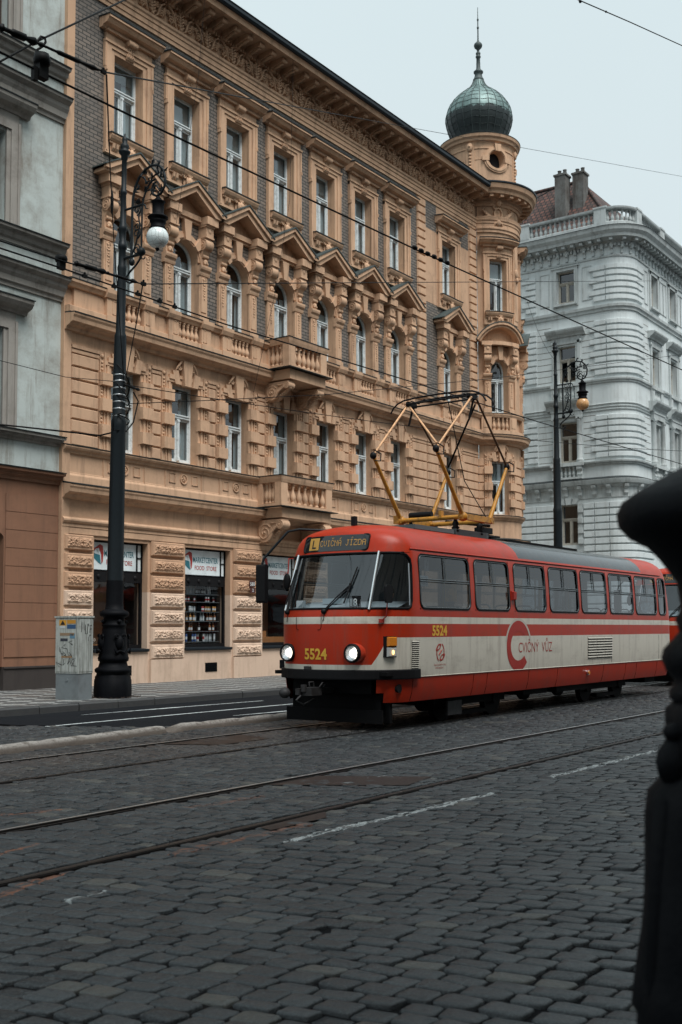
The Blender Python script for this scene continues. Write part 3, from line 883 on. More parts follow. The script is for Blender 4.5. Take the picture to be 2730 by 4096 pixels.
# ---- surrounds
def surround_top(fm, du=None):
    """third floor: moulded frame with ears, console, bracketed sill with mascaron"""
    m = MB(fm, du)
    for q in (-1, 1):
        a, b = sorted((q * .56, q * .70)); m.box(a, b, -.02, .055, 15.6, 18.02)
        a, b = sorted((q * .70, q * .87)); m.box(a, b, -.02, .09, 15.12, 18.14)
        a, b = sorted((q * .84, q * .90)); m.box(a, b, -.02, .115, 15.12, 18.18)
        a, b = sorted((q * .86, q * .94)); m.box(a, b, -.02, .10, 17.55, 18.3)
        m.frustum(*sorted((q * .865, q * .93)), .0, .14, 17.42, 17.56, .015)
    m.box(-.94, .94, -.02, .09, 18.14, 18.30); m.box(-.72, .72, -.02, .055, 18.02, 18.14)
    m.box(-.95, .95, -.02, .13, 18.26, 18.33)
    m.box(-.90, .90, -.02, .07, 18.30, 18.60)
    m.box(-.93, .93, -.02, .17, 18.56, 18.63)
    # scroll console over the window
    m.prism_x([(0, 18.05), (.10, 18.06), (.13, 18.14), (.09, 18.26), (.13, 18.38), (.22, 18.45), (.22, 18.60), (0, 18.60)], -.15, .15)
    volute(m, -.17, .17, .17, 18.50, .095); volute(m, -.14, .14, .085, 18.13, .055, 10)
    for t in (-.08, 0., .08): m.tube([(t, .235, 18.56), (t, .16, 18.38), (t, .115, 18.26), (t, .15, 18.13)], .016, 5)
    # apron below the sill
    m.box(-.87, .87, -.02, .06, 15.12, 15.42); m.box(-.92, .92, -.02, .10, 15.06, 15.14)
    m.box(-.80, .80, -.02, .15, 15.36, 15.44)
    for q in (-1, 1):
        for o in (.47, .60):
            a, b = sorted((q * o, q * (o + .085))); m.prism_x([(0, 15.16), (.10, 15.16), (.16, 15.24), (.18, 15.37), (0, 15.37)], a, b)
    mascaron(m, 0, 15.22, 1.18)
    return m
def hood_top(fm, du=None):
    m = MB(fm, du)
    m.prism_x([(0, 18.60), (.12, 18.60), (.17, 18.66), (.32, 18.69), (.36, 18.74), (.40, 18.80), (.44, 18.80), (.44, 18.86), (0, 18.90)], -1.09, 1.09)
    return m
def sill_top(fm, du=None):
    m = MB(fm, du); m.prism_x([(0, 15.42), (.17, 15.42), (.22, 15.47), (.26, 15.55), (.26, 15.60), (0, 15.62)], -.82, .82)
    return m
def sill_flash(fm, du=None):
    m = MB(fm, du); m.prism_x([(-.02, 15.625), (.28, 15.602), (.285, 15.63), (-.02, 15.66)], -.84, .84)
    return m
def flash_top(fm, du=None):
    m = MB(fm, du)
    m.prism_x([(-.02, 18.905), (.46, 18.865), (.465, 18.895), (-.02, 18.945)], -1.11, 1.11)
    return m

def arch_spandrel(m, r, zs, ztop, hw):
    """fills the corners between a round head and its square opening"""
    n = 10
    for q in (-1, 1):
        pts = [(q * r * math.cos(PI / 2 * i / n), zs + r * math.sin(PI / 2 * i / n)) for i in range(n + 1)]
        poly = [(q * hw, ztop)] + pts
        vs = [(u, .0, z) for u, z in poly]
        m.add(vs, [(0, i, i + 1) for i in range(1, n + 1)])
        # soffit of the arch
        m.add([(u, .0, z) for u, z in pts] + [(u, -.38, z) for u, z in pts], [(i, i + 1, n + 2 + i, n + 1 + i) for i in range(n)], True)
def surround_arch(fm, du=None, segmental=False):
    m = MB(fm, du); r = .555; zs = 12.95
    arch_spandrel(m, r, zs, 13.56, .56)
    for q in (-1, 1):
        s = lambda a, b: sorted((q * a, q * b))
        m.box(*s(.56, .92), -.02, .10, 11.32, 12.60)
        m.box(*s(.62, .86), -.02, .125, 11.42, 12.5)
        m.box(*s(.55, .97), -.02, .14, 11.05, 11.32)
        # capital
        m.prism_x([(0, 12.56), (.13, 12.56), (.15, 12.62), (.15, 12.68), (.22, 12.74), (.24, 12.80), (.24, 12.86), (0, 12.86)], *s(.53, .99))
        # hanging husks
        for i in range(8):
            zz = 12.44 - i * .085; k = 1 - .07 * i
            m.ball((q * .76, .13, zz), (.05 * k, .03, .045), 6, 4)
            if i % 2 == 0:
                for t in (-1, 1): m.ball((q * .76 + t * .05 * k, .125, zz + .02), (.028, .022, .03), 5, 4)
        m.tube([(q * .76 + x, .14, 12.44 + y) for x, y in spiral(0, 0, .07, .02, 0, 1.3, 12)], .016, 5)
        # big console: acorn, S curve and volute, carrying a block with rosette
        m.prism_x([(0, 12.86), (.12, 12.86), (.13, 13.05), (.15, 13.18), (.25, 13.35), (.33, 13.46), (.34, 13.72), (0, 13.72)], *s(.62, .92))
        volute(m, *s(.60, .94), .21, 13.52, .185)
        volute(m, *s(.64, .90), .16, 13.16, .06, 10)
        m.ball((q * .77, .16, 12.98), (.085, .09, .10), 9, 6)
        for t in (-.05, .05): m.ball((q * .77 + t, .20, 12.93), (.04, .05, .05), 6, 4)
        m.box(*s(.60, .94), -.02, .38, 13.74, 14.06); m.box(*s(.57, .97), -.02, .42, 14.04, 14.10); m.box(*s(.58, .96), -.02, .40, 13.70, 13.75)
        leafy(m, (q * .77, 13.86), .075, .37, random.Random(2), 6)
        m.ball((q * .77, .38, 13.93), (.08, .025, .08), 8, 5)
        m.box(*s(.61, .63), .375, .395, 13.78, 14.02)
    # archivolt and the three projecting voussoirs
    n = 16
    quad_ring(m, arc(0, zs, .80, 0, PI, n), arc(0, zs, r, 0, PI, n), -.02, .05)
    quad_ring(m, arc(0, zs, .71, 0, PI, n), arc(0, zs, .60, 0, PI, n), .04, .085)
    m.prism([(-.10, zs + r - .03), (.10, zs + r - .03), (.17, 14.10), (-.17, 14.10)], -.02, .17)
    for q in (-1, 1):
        c, s_ = math.cos(rad(90 - q * 47)), math.sin(rad(90 - q * 47))
        def P(t, rr): return (c * rr - s_ * t, zs + s_ * rr + c * t)
        m.prism([P(-.09, r - .02), P(.09, r - .02), P(.16, .92), P(-.16, .92)], -.02, .15)
    # recessed lintel between the consoles
    m.box(-.62, .62, -.02, .12, 14.10, 14.22)
    if segmental:
        m.box(-1.06, 1.06, -.02, .36, 14.10, 14.26)
    else:
        m.box(-.60, .60, -.02, .20, 14.18, 14.34)
        for q in (-1, 1): m.box(*sorted((q * .56, q * 1.06)), -.02, .50, 14.10, 14.34)
    return m
def pediment(fm, du=None, segmental=False):
    m = MB(fm, du); hw = 1.24; z0 = 14.34; za = 14.98; th = .20
    if segmental:
        n = 14; R = (1.1 ** 2 + .62 ** 2) / (2 * .62); zc = 14.26 + .62 - R; a = math.asin(1.1 / R)
        o = arc(0, zc, R + .20, PI / 2 - a * 1.02, PI / 2 + a * 1.02, n); i_ = arc(0, zc, R, PI / 2 - a * 1.02, PI / 2 + a * 1.02, n)
        quad_ring(m, o, i_, -.02, .40)
        i2 = arc(0, zc, R + .10, PI / 2 - a * 1.02, PI / 2 + a * 1.02, n); quad_ring(m, o, i2, .36, .48)
        m.prism([(-1.0, 14.24)] + [(1.0, 14.24)] + arc(0, zc, R + .05, PI / 2 - a, PI / 2 + a, n), -.02, .06)
    else:
        m.prism([(-hw + .2, z0 - .02), (hw - .2, z0 - .02), (0, za - .06)], -.04, .01)     # tympanum, set well back
        for q in (-1, 1):
            poly = [(q * hw, z0), (q * (hw - .04), z0 + .12), (0, za + .18), (0, za - .07), (q * (hw - .36), z0)]
            m.prism(poly, -.02, .47)
            poly = [(q * (hw + .03), z0 + .06), (q * (hw), z0 + .15), (0, za + .21), (0, za + .10), (q * (hw - .12), z0 + .06)]
            m.prism(poly, .43, .54)
    return m
def pediment_roof(fm, du=None, segmental=False):
    m = MB(fm, du); hw = 1.30; z0 = 14.34; za = 14.98
    if segmental:
        n = 14; R = (1.1 ** 2 + .62 ** 2) / (2 * .62); zc = 14.26 + .62 - R; a = math.asin(1.1 / R)
        quad_ring(m, arc(0, zc, R + .235, PI / 2 - a * 1.05, PI / 2 + a * 1.05, n), arc(0, zc, R + .203, PI / 2 - a * 1.05, PI / 2 + a * 1.05, n), -.02, .50)
    else:
        for q in (-1, 1):
            m.prism([(q * hw, z0 + .125), (q * hw, z0 + .16), (0, za + .255), (0, za + .215)], -.02, .57)
    return m
def surround_first(fm, du=None):
    """first floor: triple keystone and banded jambs"""
    m = MB(fm, du)
    for q in (-1, 1):
        s = lambda a, b: sorted((q * a, q * b))
        m.box(*s(.56, .98), -.02, .05, 6.62, 9.36)
        m.box(*s(.66, .74), .03, .085, 6.62, 9.0); m.box(*s(.80, .84), .03, .085, 6.62, 9.36)
        for i in range(4):
            z = 6.98 + i * .72 - .0
            if z + .36 < 9.1: m.frustum(*s(.545, .99), -.02, .17, z, z + .36, .012)
        for i in range(4):
            z0 = 7.36 + i * .72
            for k in range(3):
                if z0 + k * .1 < 9.3: m.ball((q * .91, .06, z0 + .07 + k * .10), (.04, .03, .045), 6, 4)
        m.ball((q * .91, .07, 9.24), (.06, .03, .06), 8, 5)
        # corner steps of the lintel
        m.box(*s(.50, .80), -.02, .09, 9.02, 9.14); m.box(*s(.50, .72), -.02, .12, 9.10, 9.24)
        # carved scroll beside the key
        m.tube([(q * x, .10, z) for x, z in spiral(.30, 9.50, .09, .02, 0 if q > 0 else PI, 1.4, 14)], .028, 5)
        m.tube([(q * .22, .12, 9.70), (q * .30, .13, 9.62), (q * .40, .12, 9.50), (q * .46, .10, 9.40)], [.03, .045, .035, .02], 6)
        m.ball((q * .26, .12, 9.66), .05, 7, 5)
        m.prism([(q * .27, 8.98), (q * .48, 8.98), (q * .60, 9.36), (q * .36, 9.40)], -.02, .12)
        m.box(*s(.15, .27), -.02, .06, 9.0, 9.14); m.box(*s(.15, .28), -.02, .09, 9.16, 9.26)
    m.prism([(-.135, 8.96), (.135, 8.96), (.205, 9.72), (-.205, 9.72)], -.02, .18)
    return m

BAL_PROF = [(.055, 0), (.075, 0), (.075, .05), (.05, .07), (.062, .10), (.088, .17), (.095, .23), (.08, .31), (.052, .40), (.042, .47), (.05, .52), (.062, .55), (.048, .58), (.06, .62), (.07, .64), (.07, .68), (0, .68)]
mm = MB(); mm.lathe(BAL_PROF, n=12); BALUSTER = mm.mesh('baluster', M['peach_trim'], recalc=True)

LEDGE1 = [(0, 9.70), (.10, 9.72), (.14, 9.80), (.26, 9.84), (.30, 9.88), (.38, 9.90), (.40, 10.00), (.44, 10.06), (.45, 10.11), (0, 10.16)]
LEDGE1T = [(-.02, 10.165), (.465, 10.115), (.47, 10.14), (-.02, 10.20)]
LEDGE2 = [(0, 5.16), (.10, 5.20), (.16, 5.27), (.28, 5.30), (.33, 5.33), (.35, 5.42), (.38, 5.47), (.385, 5.52), (0, 5.58)]
LEDGE2T = [(-.02, 5.585), (.40, 5.525), (.405, 5.55), (-.02, 5.64)]
SILL1 = [(0, 6.38), (.05, 6.40), (.08, 6.46), (.14, 6.50), (.17, 6.55), (.17, 6.585), (0, 6.60)]
SILL1T = [(-.02, 6.602), (.185, 6.588), (.19, 6.61), (-.02, 6.635)]
CORN = [(0, 20.58), (.08, 20.60), (.10, 20.66), (.14, 20.68), (.16, 20.72), (.86, 20.74), (.88, 20.70), (.93, 20.70), (.95, 20.80), (1.0, 20.88), (0, 20.95)]
ARCHI = [(0, 19.34), (.05, 19.34), (.05, 19.46), (.08, 19.47), (.08, 19.62), (.11, 19.63), (.11, 19.72), (.15, 19.76), (.16, 19.83), (0, 19.86)]
GUT = [(.98, 20.86), (1.06, 20.86), (1.10, 20.92), (1.10, 21.02), (1.13, 21.05), (1.10, 21.08), (.4, 21.35), (.4, 20.96)]
MOULD = [(0, 4.42), (.06, 4.42), (.06, 4.52), (.10, 4.53), (.13, 4.58), (.13, 4.62), (.09, 4.65), (.06, 4.68), (0, 4.68)]
BAND0 = [(0, 4.24), (.045, 4.24), (.045, 4.40), (0, 4.41)]
RAILP = [(0, 10.86), (.20, 10.88), (.24, 10.95), (.29, 11.0), (.30, 11.07), (0, 11.10)]
RAILT = [(-.02, 11.105), (.31, 11.075), (.315, 11.10), (-.02, 11.14)]
BASEP = [(0, 10.18), (.26, 10.18), (.26, 10.34), (.22, 10.36), (0, 10.37)]

# ------------------------------------------------------------------ the peach corner building
OB = thing('apartment_building', 'peach plaster apartment house with dark brick panels, pedimented windows and onion-domed corner turret', 'building', (19.32, L, 0))
BAYS = [21.56, 23.97, 26.35, 28.75, 31.14, 33.55, 35.92]; BAY8 = 39.98
X0, X1 = 19.32, 42.42
m = MB(fW)      # plain plaster walls
h1 = [(c - .56, c + .56, 6.66, 9.02) for c in BAYS + [BAY8]]
wall_grid(m, X0, X1 + .1, 4.20, 9.75, h1)
h3 = [(BAY8 - .56, BAY8 + .56, 15.66, 18.02)]
wall_grid(m, 38.09, X1 + .1, 15.1, 19.34, h3, d=.012)
m.box(X0 - .02, X0 + .24, -.1, .05, .15, 20.6)      # lesene at the joint with the grey house
wall_grid(m, X0, X1 + .1, 9.75, 11.06, [])
wall_grid(m, X0, X1 + .1, 19.34, 20.9, [])
part(m, 'wall', M['peach'], OB, recalc=False)
m = MB(fW)
hb = [(c - .56, c + .56, 11.06, 13.56) for c in BAYS] + [(c - .56, c + .56, 15.66, 18.02) for c in BAYS]
wall_grid(m, X0 + .22, 37.45, 11.06, 19.34, hb, reveal=0.)
part(m, 'brick_wall', M['brick'], OB, recalc=False)
m = MB(fW); wall_grid(m, 37.45, X1 + .1, 11.06, 15.1, [(BAY8 - .56, BAY8 + .56, 11.06, 13.56)], reveal=0.); part(m, 'brick_panel', M['brick'], OB, recalc=False)
for a, b in ((38.1, 39.0), (40.95, 41.75)):
    m = MB(fW); m.box(a, b, -.05, .016, 18.2, 19.34); part(m, 'brick_panel', M['brick'], OB)
for a, b, c, e in hb + [(BAY8 - .56, BAY8 + .56, 11.06, 13.56)]:
    m = MB(fW); wall_grid(m, a, b, c, e, [(a, b, c, e)]); part(m, 'window_reveal', M['peach'], OB, recalc=False)
m = MB(fW)
wins = [(20.48, 22.51), (24.06, 26.10), (27.68, 29.72), (31.28, 33.32), (34.9, 36.94), (38.9, 41.0)]
wall_grid(m, X0, X1 + .1, .0, 4.20, [(a, b, 1.12, 4.14) for a, b in wins], reveal=.42)
piers = [(19.36, 20.44), (22.58, 24.0), (26.18, 27.62), (29.8, 31.2), (33.4, 34.82), (37.1, 38.8), (41.1, 42.4)]
for a, b in piers: m.box(a - .0, b + .0, -.02, .10, .0, .81)
part(m, 'ground_floor_wall', M['peach_low'], OB, recalc=False)
# body behind the facade and the roof
m = MB(); m.box(X0, 44.8, L + 1.6, L + 16, 0, 20.9); part(m, 'rear_walls', M['peach'], OB)
m = MB(); m.add([(X0, L - .6, 21.1), (43.2, L - .6, 21.1), (43.2, L + 6, 24.2), (X0, L + 6, 24.2), (X0, L + 16, 21), (44.8, L + 16, 21)], [(0, 1, 2, 3), (3, 2, 5, 4)]); part(m, 'roof', M['gutter'], OB)

# vermiculated pier blocks: rough-hewn faces
def vermic(mb, u0, u1, z0, z1, seed):
    mb.frustum(u0, u1, -.02, .10, z0, z1, .03)
    a, b, c, e = u0 + .075, u1 - .075, z0 + .065, z1 - .065
    nx, nz = int((b - a) / .022), int((e - c) / .022)
    vs = []; fs = []
    for j in range(nz + 1):
        for i in range(nx + 1):
            u = lerp(a, b, i / nx); z = lerp(c, e, j / nz)
            q = Vector((u * 15, z * 15, seed * 1.7))
            edge = min(1., min(i, nx - i) / 2.5, min(j, nz - j) / 2.5)
            h = abs(noise.noise(q)) * .075 + .03 * noise.noise(q * 2.3) + .010
            vs.append((u, .095 + edge * (.012 + h), z))
    for j in range(nz):
        for i in range(nx):
            k = j * (nx + 1) + i; fs.append((k, k + 1, k + nx + 2, k + nx + 1))
    mb.add(vs, fs)
for pi_, (a, b) in enumerate(piers[:5]):
    m = MB(fW)
    for r in range(7):
        z = .81 + r * .4965
        vermic(m, a + .03, b - .03, z + .012, z + .43, pi_ * 9 + r)
    part(m, 'rusticated_pier', M['peach_low'], OB)

# sills of the shop windows, basement grilles
for i, (a, b) in enumerate(wins[:4]):
    m = MB(fW); m.prism_x([(-.4, 1.04), (.06, 1.04), (.08, 1.08), (.08, 1.12), (-.4, 1.15)], a - .03, b + .03); part(m, 'shop_sill', M['gutter'], OB)
    m = MB(fW); c = (a + b) / 2 + .15; m.box(c - .27, c + .27, -.02, .006, .38, .66)
    for k in range(8): m.box(c - .25, c + .25, .004, .022, .395 + k * .033, .412 + k * .033)
    part(m, 'basement_grille', M['iron_dark'], OB)

# horizontal mouldings along the wall and round the turret
def tower_path(a0, a1, n=26, cut=0.):
    out = []
    for i in range(n + 1):
        a = lerp(a0, a1, i / n); c, s = math.cos(a), math.sin(a); out.append((TC[0] + TR * c, TC[1] + TR * s, c, s))
    return out
TA0, TA1 = rad(203), rad(384)
FLAT = [(X0, L, 0, -1), (X1 + .02, L, 0, -1)]
def mould(name, prof, mat, flat_=FLAT, tower=True):
    m = MB(); m.sweep(prof, flat_); part(m, name, mat, OB)
    if tower:
        m = MB(); m.sweep(prof, tower_path(TA0, TA1)); part(m, 'turret_' + name, mat, OB)
mould('balcony_ledge', LEDGE1, M['peach_trim']); mould('ledge_flashing', LEDGE1T, M['flashing'])
mould('string_course', LEDGE2, M['peach_trim']); mould('course_flashing', LEDGE2T, M['flashing'])
mould('sill_course', SILL1, M['peach_trim']); mould('sill_flashing', SILL1T, M['flashing'])
mould('shop_moulding', MOULD, M['peach_trim']); mould('shop_band', BAND0, M['peach_trim'])
mould('architrave', ARCHI, M['peach_trim'])
CF = [(X0 - .1, L, 0, -1), (X1 - .5, L, 0, -1)]
mould('eaves_cornice', CORN, M['peach_trim'], CF, False); mould('gutter', GUT, M['gutter'], [(X0 - .1, L, 0, -1), (X1 - .55, L, 0, -1)], False)
mould('rail', RAILP, M['peach_trim'], tower=False); mould('rail_flashing', RAILT, M['flashing'], tower=False)
mould('balustrade_base', BASEP, M['peach_trim'], tower=False)
m = MB(); m.sweep([(0, 5.58), (.045, 5.58), (.045, 5.80), (.03, 5.84), (.012, 5.86), (.012, 5.89), (0, 5.9)], FLAT); part(m, 'parapet_base', M['peach_trim'], OB)
m = MB(); m.sweep([(0, 19.86), (.02, 19.86), (.02, 19.90), (0, 19.90)], FLAT); m.sweep([(0, 20.52), (.06, 20.52), (.06, 20.58), (0, 20.58)], FLAT); part(m, 'frieze_border', M['peach_trim'], OB)
m = MB(fW); u = X0 + .05
while u < X1 - .05: m.box(u, u + .065, .0, .16, 20.44, 20.53); u += .118
part(m, 'dentil_band', M['peach_trim'], OB)
# carved brackets under the eaves
m = MB(fF)
m.prism_x([(0, 20.42), (.10, 20.42), (.16, 20.50), (.34, 20.54), (.60, 20.60), (.70, 20.66), (.70, 20.73), (0, 20.73)], -.10, .10)
volute(m, -.115, .115, .66, 20.645, .075, 12); volute(m, -.11, .11, .12, 20.52, .085, 12)
m.tube([(0, .62, 20.57), (0, .40, 20.53), (0, .2, 20.47)], [.05, .06, .03], 6)
BRK = m.mesh('eaves_bracket', M['peach_trim'])
u = X0 + .25
while u < X1 - .4: inst(BRK, 'eaves_bracket', OB, (u, L, 0)); u += .60
# frieze of scrolling acanthus, carved once and repeated
m = MB(lambda u, d, z: (u, -d * 1.7, z)); R_ = random.Random(5); zc = 20.17
m.ball((0, .0, zc), (.13, .035, .24), 12, 8)
for k in range(5):
    for q in (-1, 1): m.tube([(0, .03, zc - .22 + k * .09), (q * .08, .06, zc - .17 + k * .095), (q * (.15 - .018 * k), .03, zc - .10 + k * .1)], [.028, .032, .012], 5)
m.ball((0, .05, zc + .27), (.05, .04, .06), 7, 5); m.ball((0, .05, zc - .26), (.06, .04, .05), 7, 5)
for q in (-1, 1):
    m.tube([(q * .10, .02, zc - .29), (q * .22, .045, zc - .20), (q * .28, .045, zc - .02), (q * .36, .045, zc + .16), (q * .50, .045, zc + .25), (q * .585, .02, zc + .28)], [.02, .03, .032, .032, .028, .015], 6)
    for cx_, cz_, r_, a_ in ((.20, .10, .10, 2.4), (.40, -.10, .12, .4), (.53, .08, .07, 3.)):
        m.tube([(q * x, .04, zc + z) for x, z in spiral(cx_, cz_, r_, .02, a_, 1.5, 16)], .021, 5)
        m.ball((q * cx_, .045, zc + cz_), .03, 6, 4)
    for k in range(9):
        x = R_.uniform(.14, .58); z = R_.uniform(-.25, .25); a = R_.uniform(0, 6.28)
        m.tube([(q * x, .02, zc + z), (q * (x + .045 * math.cos(a)), .05, zc + z + .045 * math.sin(a)), (q * (x + .085 * math.cos(a + .5)), .02, zc + z + .085 * math.sin(a + .5))], [.018, .026, .008], 5)
FRZ = m.mesh('frieze_relief', M['peach_trim'])
for i in range(19): inst(FRZ, 'frieze_relief', OB, (X0 + .72 + i * 1.2, L, 0))

# rusticated wall strips of the first floor
cs = [X0 + .24] + BAYS + [BAY8, X1]
gaps = [(X0 + .26, BAYS[0] - 1.0)] + [(a + 1.0, b - 1.0) for a, b in zip(BAYS, BAYS[1:])] + [(BAYS[-1] + 1.0, 38.05), (38.10, BAY8 - 1.0), (BAY8 + 1.0, X1 - .02)]
for a, b in gaps:
    m = MB(fW)
    for r in range(7): m.frustum(a + .01, b - .01, -.02, .065, 6.625 + r * .36, 6.625 + r * .36 + .335, .028)
    m.box(a, b, -.02, .05, 9.15, 9.24); m.box(a, b, -.02, .075, 9.27, 9.36)
    part(m, 'rustication', M['peach'], OB)
# long-and-short quoins beside the corner bay
for c in (37.76, 42.10):
    m = MB(fW)
    for r in range(24):
        z = 11.2 + r * .338; m.frustum(c - .31, c + .31, -.02, .085, z, z + .31, .028)
    part(m, 'quoins', M['peach_trim'], OB)
# parapet panels with rosettes below the first-floor windows
for c in BAYS + [BAY8]:
    if abs(c - 28.75) < .1: continue
    m = MB(fW)
    for q in (-1, 1):
        for a, b, e, f in ((.36, .62, 6.02, 6.04), (.36, .62, 6.30, 6.32)): m.box(c + min(q * a, q * b), c + max(q * a, q * b), -.01, .022, e, f)
        for x in (.36, .60): m.box(c + q * x - .01, c + q * x + .01, -.01, .022, 6.02, 6.32)
        m.box(c + q * .78 - .012, c + q * .78 + .012, -.01, .03, 5.9, 6.38)
    m.lathe([(.13, 0), (.15, .0)], n=4) if False else None
    quad_ring(m, arc(c, 6.17, .155, 0, 2 * PI, 20), arc(c, 6.17, .12, 0, 2 * PI, 20), -.01, .035)
    for k in range(6):
        a = k * PI / 3; m.ball((c + .06 * math.cos(a), .012, 6.17 + .06 * math.sin(a)), (.035, .03, .035), 6, 4)
    m.ball((c, .03, 6.17), (.03, .03, .03), 6, 4)
    part(m, 'parapet_panel', M['peach_trim'], OB)

# balustrade under every arched window (posts + balusters)
def bal_bay(c, open_hw=.46):
    m = MB(fW)
    for q in (-1, 1):
        a, b = sorted((c + q * .50, c + q * .92)); m.box(a, b, -.02, .25, 10.34, 10.90); m.box(a + .08, b - .08, .2, .268, 10.44, 10.80) if False else None
        m.box(*sorted((c + q * .56, c + q * .58)), .2, .262, 10.42, 10.82); m.box(*sorted((c + q * .70, c + q * .72)), .2, .262, 10.42, 10.82)
        m.box(*sorted((c + q * .56, c + q * .72)), .2, .262, 10.42, 10.44); m.box(*sorted((c + q * .56, c + q * .72)), .2, .262, 10.80, 10.82)
        m.prism_x([(0, 10.84), (.29, 10.86), (.34, 10.98), (.345, 11.09), (0, 11.12)], *sorted((c + q * .48, c + q * .98)))
        m.box(*sorted((c + q * .48, c + q * .95)), -.02, .29, 10.18, 10.36)
    o = part(m, 'balustrade', M['peach_trim'], OB)
    for k in range(5): 
        b = inst(BALUSTER, 'baluster', o, (c - .36 + k * .18, L - .13, 10.36)); b.scale = (.92, .92, .735)
# plain parapet between the niches
edges = [X0 + .24] + sum([[c - .92, c + .92] for c in BAYS + [BAY8]], []) + [X1]
for a, b in zip(edges[0::2], edges[1::2]):
    m = MB(fW); m.box(a, b, -.02, .14, 10.34, 10.88); part(m, 'parapet', M['peach'], OB)
for c in BAYS + [BAY8]:
    if abs(c - 28.75) > .1: bal_bay(c)

# bays: window surrounds (shared meshes)
ST, HT, FT = surround_top(fF).mesh('surround', M['peach_trim']), hood_top(fF).mesh('hood', M['peach_trim']), flash_top(fF).mesh('hood_flashing', M['flashing'])
SLT, SLF = sill_top(fF).mesh('sill', M['peach_trim']), sill_flash(fF).mesh('sill_flashing', M['flashing'])
SA, PD, PR = surround_arch(lambda u, d, z: (u, -d * .84, z)).mesh('arched_surround', M['peach_trim']), pediment(fF).mesh('pediment', M['peach_trim']), pediment_roof(fF).mesh('pediment_roof', M['slate'])
SF = surround_first(fF).mesh('banded_surround', M['peach_trim'])
W3 = window_mesh(fF, .56, 15.66, 18.02, 17.15).mesh('window', M['white_paint']); P3 = pane_mesh(fF, .56, 15.66, 18.02).mesh('pane', M['pane'])
W2 = window_mesh(fF, .56, 11.10, 12.95, 12.62, .56).mesh('window', M['white_paint']); P2 = pane_mesh(fF, .56, 11.10, 12.95, .56).mesh('pane', M['pane'])
W1 = window_mesh(fF, .56, 6.66, 9.02, 8.10).mesh('window', M['white_paint']); P1 = pane_mesh(fF, .56, 6.66, 9.02).mesh('pane', M['pane'])
ROOMS = [room_mesh(fF, .56, a, b).mesh('room', M['room']) for a, b in ((15.66, 18.02), (11.1, 13.5), (6.66, 9.02))]
seed = 0
for c in BAYS + [BAY8]:
    for wm, pm, rm, z0, z1, cov in ((W3, P3, ROOMS[0], 15.68, 18.0, (.75, 1.0)), (W2, P2, ROOMS[1], 11.1, 13.0, (.25, .7)), (W1, P1, ROOMS[2], 6.68, 9.0, (.25, .65))):
        seed += 1
        o = inst(wm, 'window', OB, (c, L, 0)); inst(pm, 'pane', o, (c, L, 0)); inst(rm, 'window_recess', o, (c, L, 0))
        rr = random.Random(seed)
        if rr.random() < .34:
            bm_ = MB(fF); zb_ = lerp(z0, z1, rr.uniform(.55, .85)); bm_.box(-.48, .48, -.375, -.365, zb_, z1); inst(bm_.mesh('blind', M['blind']), 'blind', o, (c, L, 0))
        cm_ = curtain_mesh(fF, .55, z0, z1, rr.uniform(*cov), seed).mesh('curtain', M['curtain'], recalc=False); inst(cm_, 'curtain', o, (c, L, 0))
    inst(ST, 'surround', OB, (c, L, 0)); inst(HT, 'hood', OB, (c, L, 0)); inst(FT, 'hood_flashing', OB, (c, L, 0)); inst(SLT, 'sill', OB, (c, L, 0)); inst(SLF, 'sill_flashing', OB, (c, L, 0))
    inst(SA, 'arched_surround', OB, (c, L, 0)); inst(PD, 'pediment', OB, (c, L, 0)); inst(PR, 'pediment_roof', OB, (c, L, 0))
    inst(SF, 'banded_surround', OB, (c, L, 0))

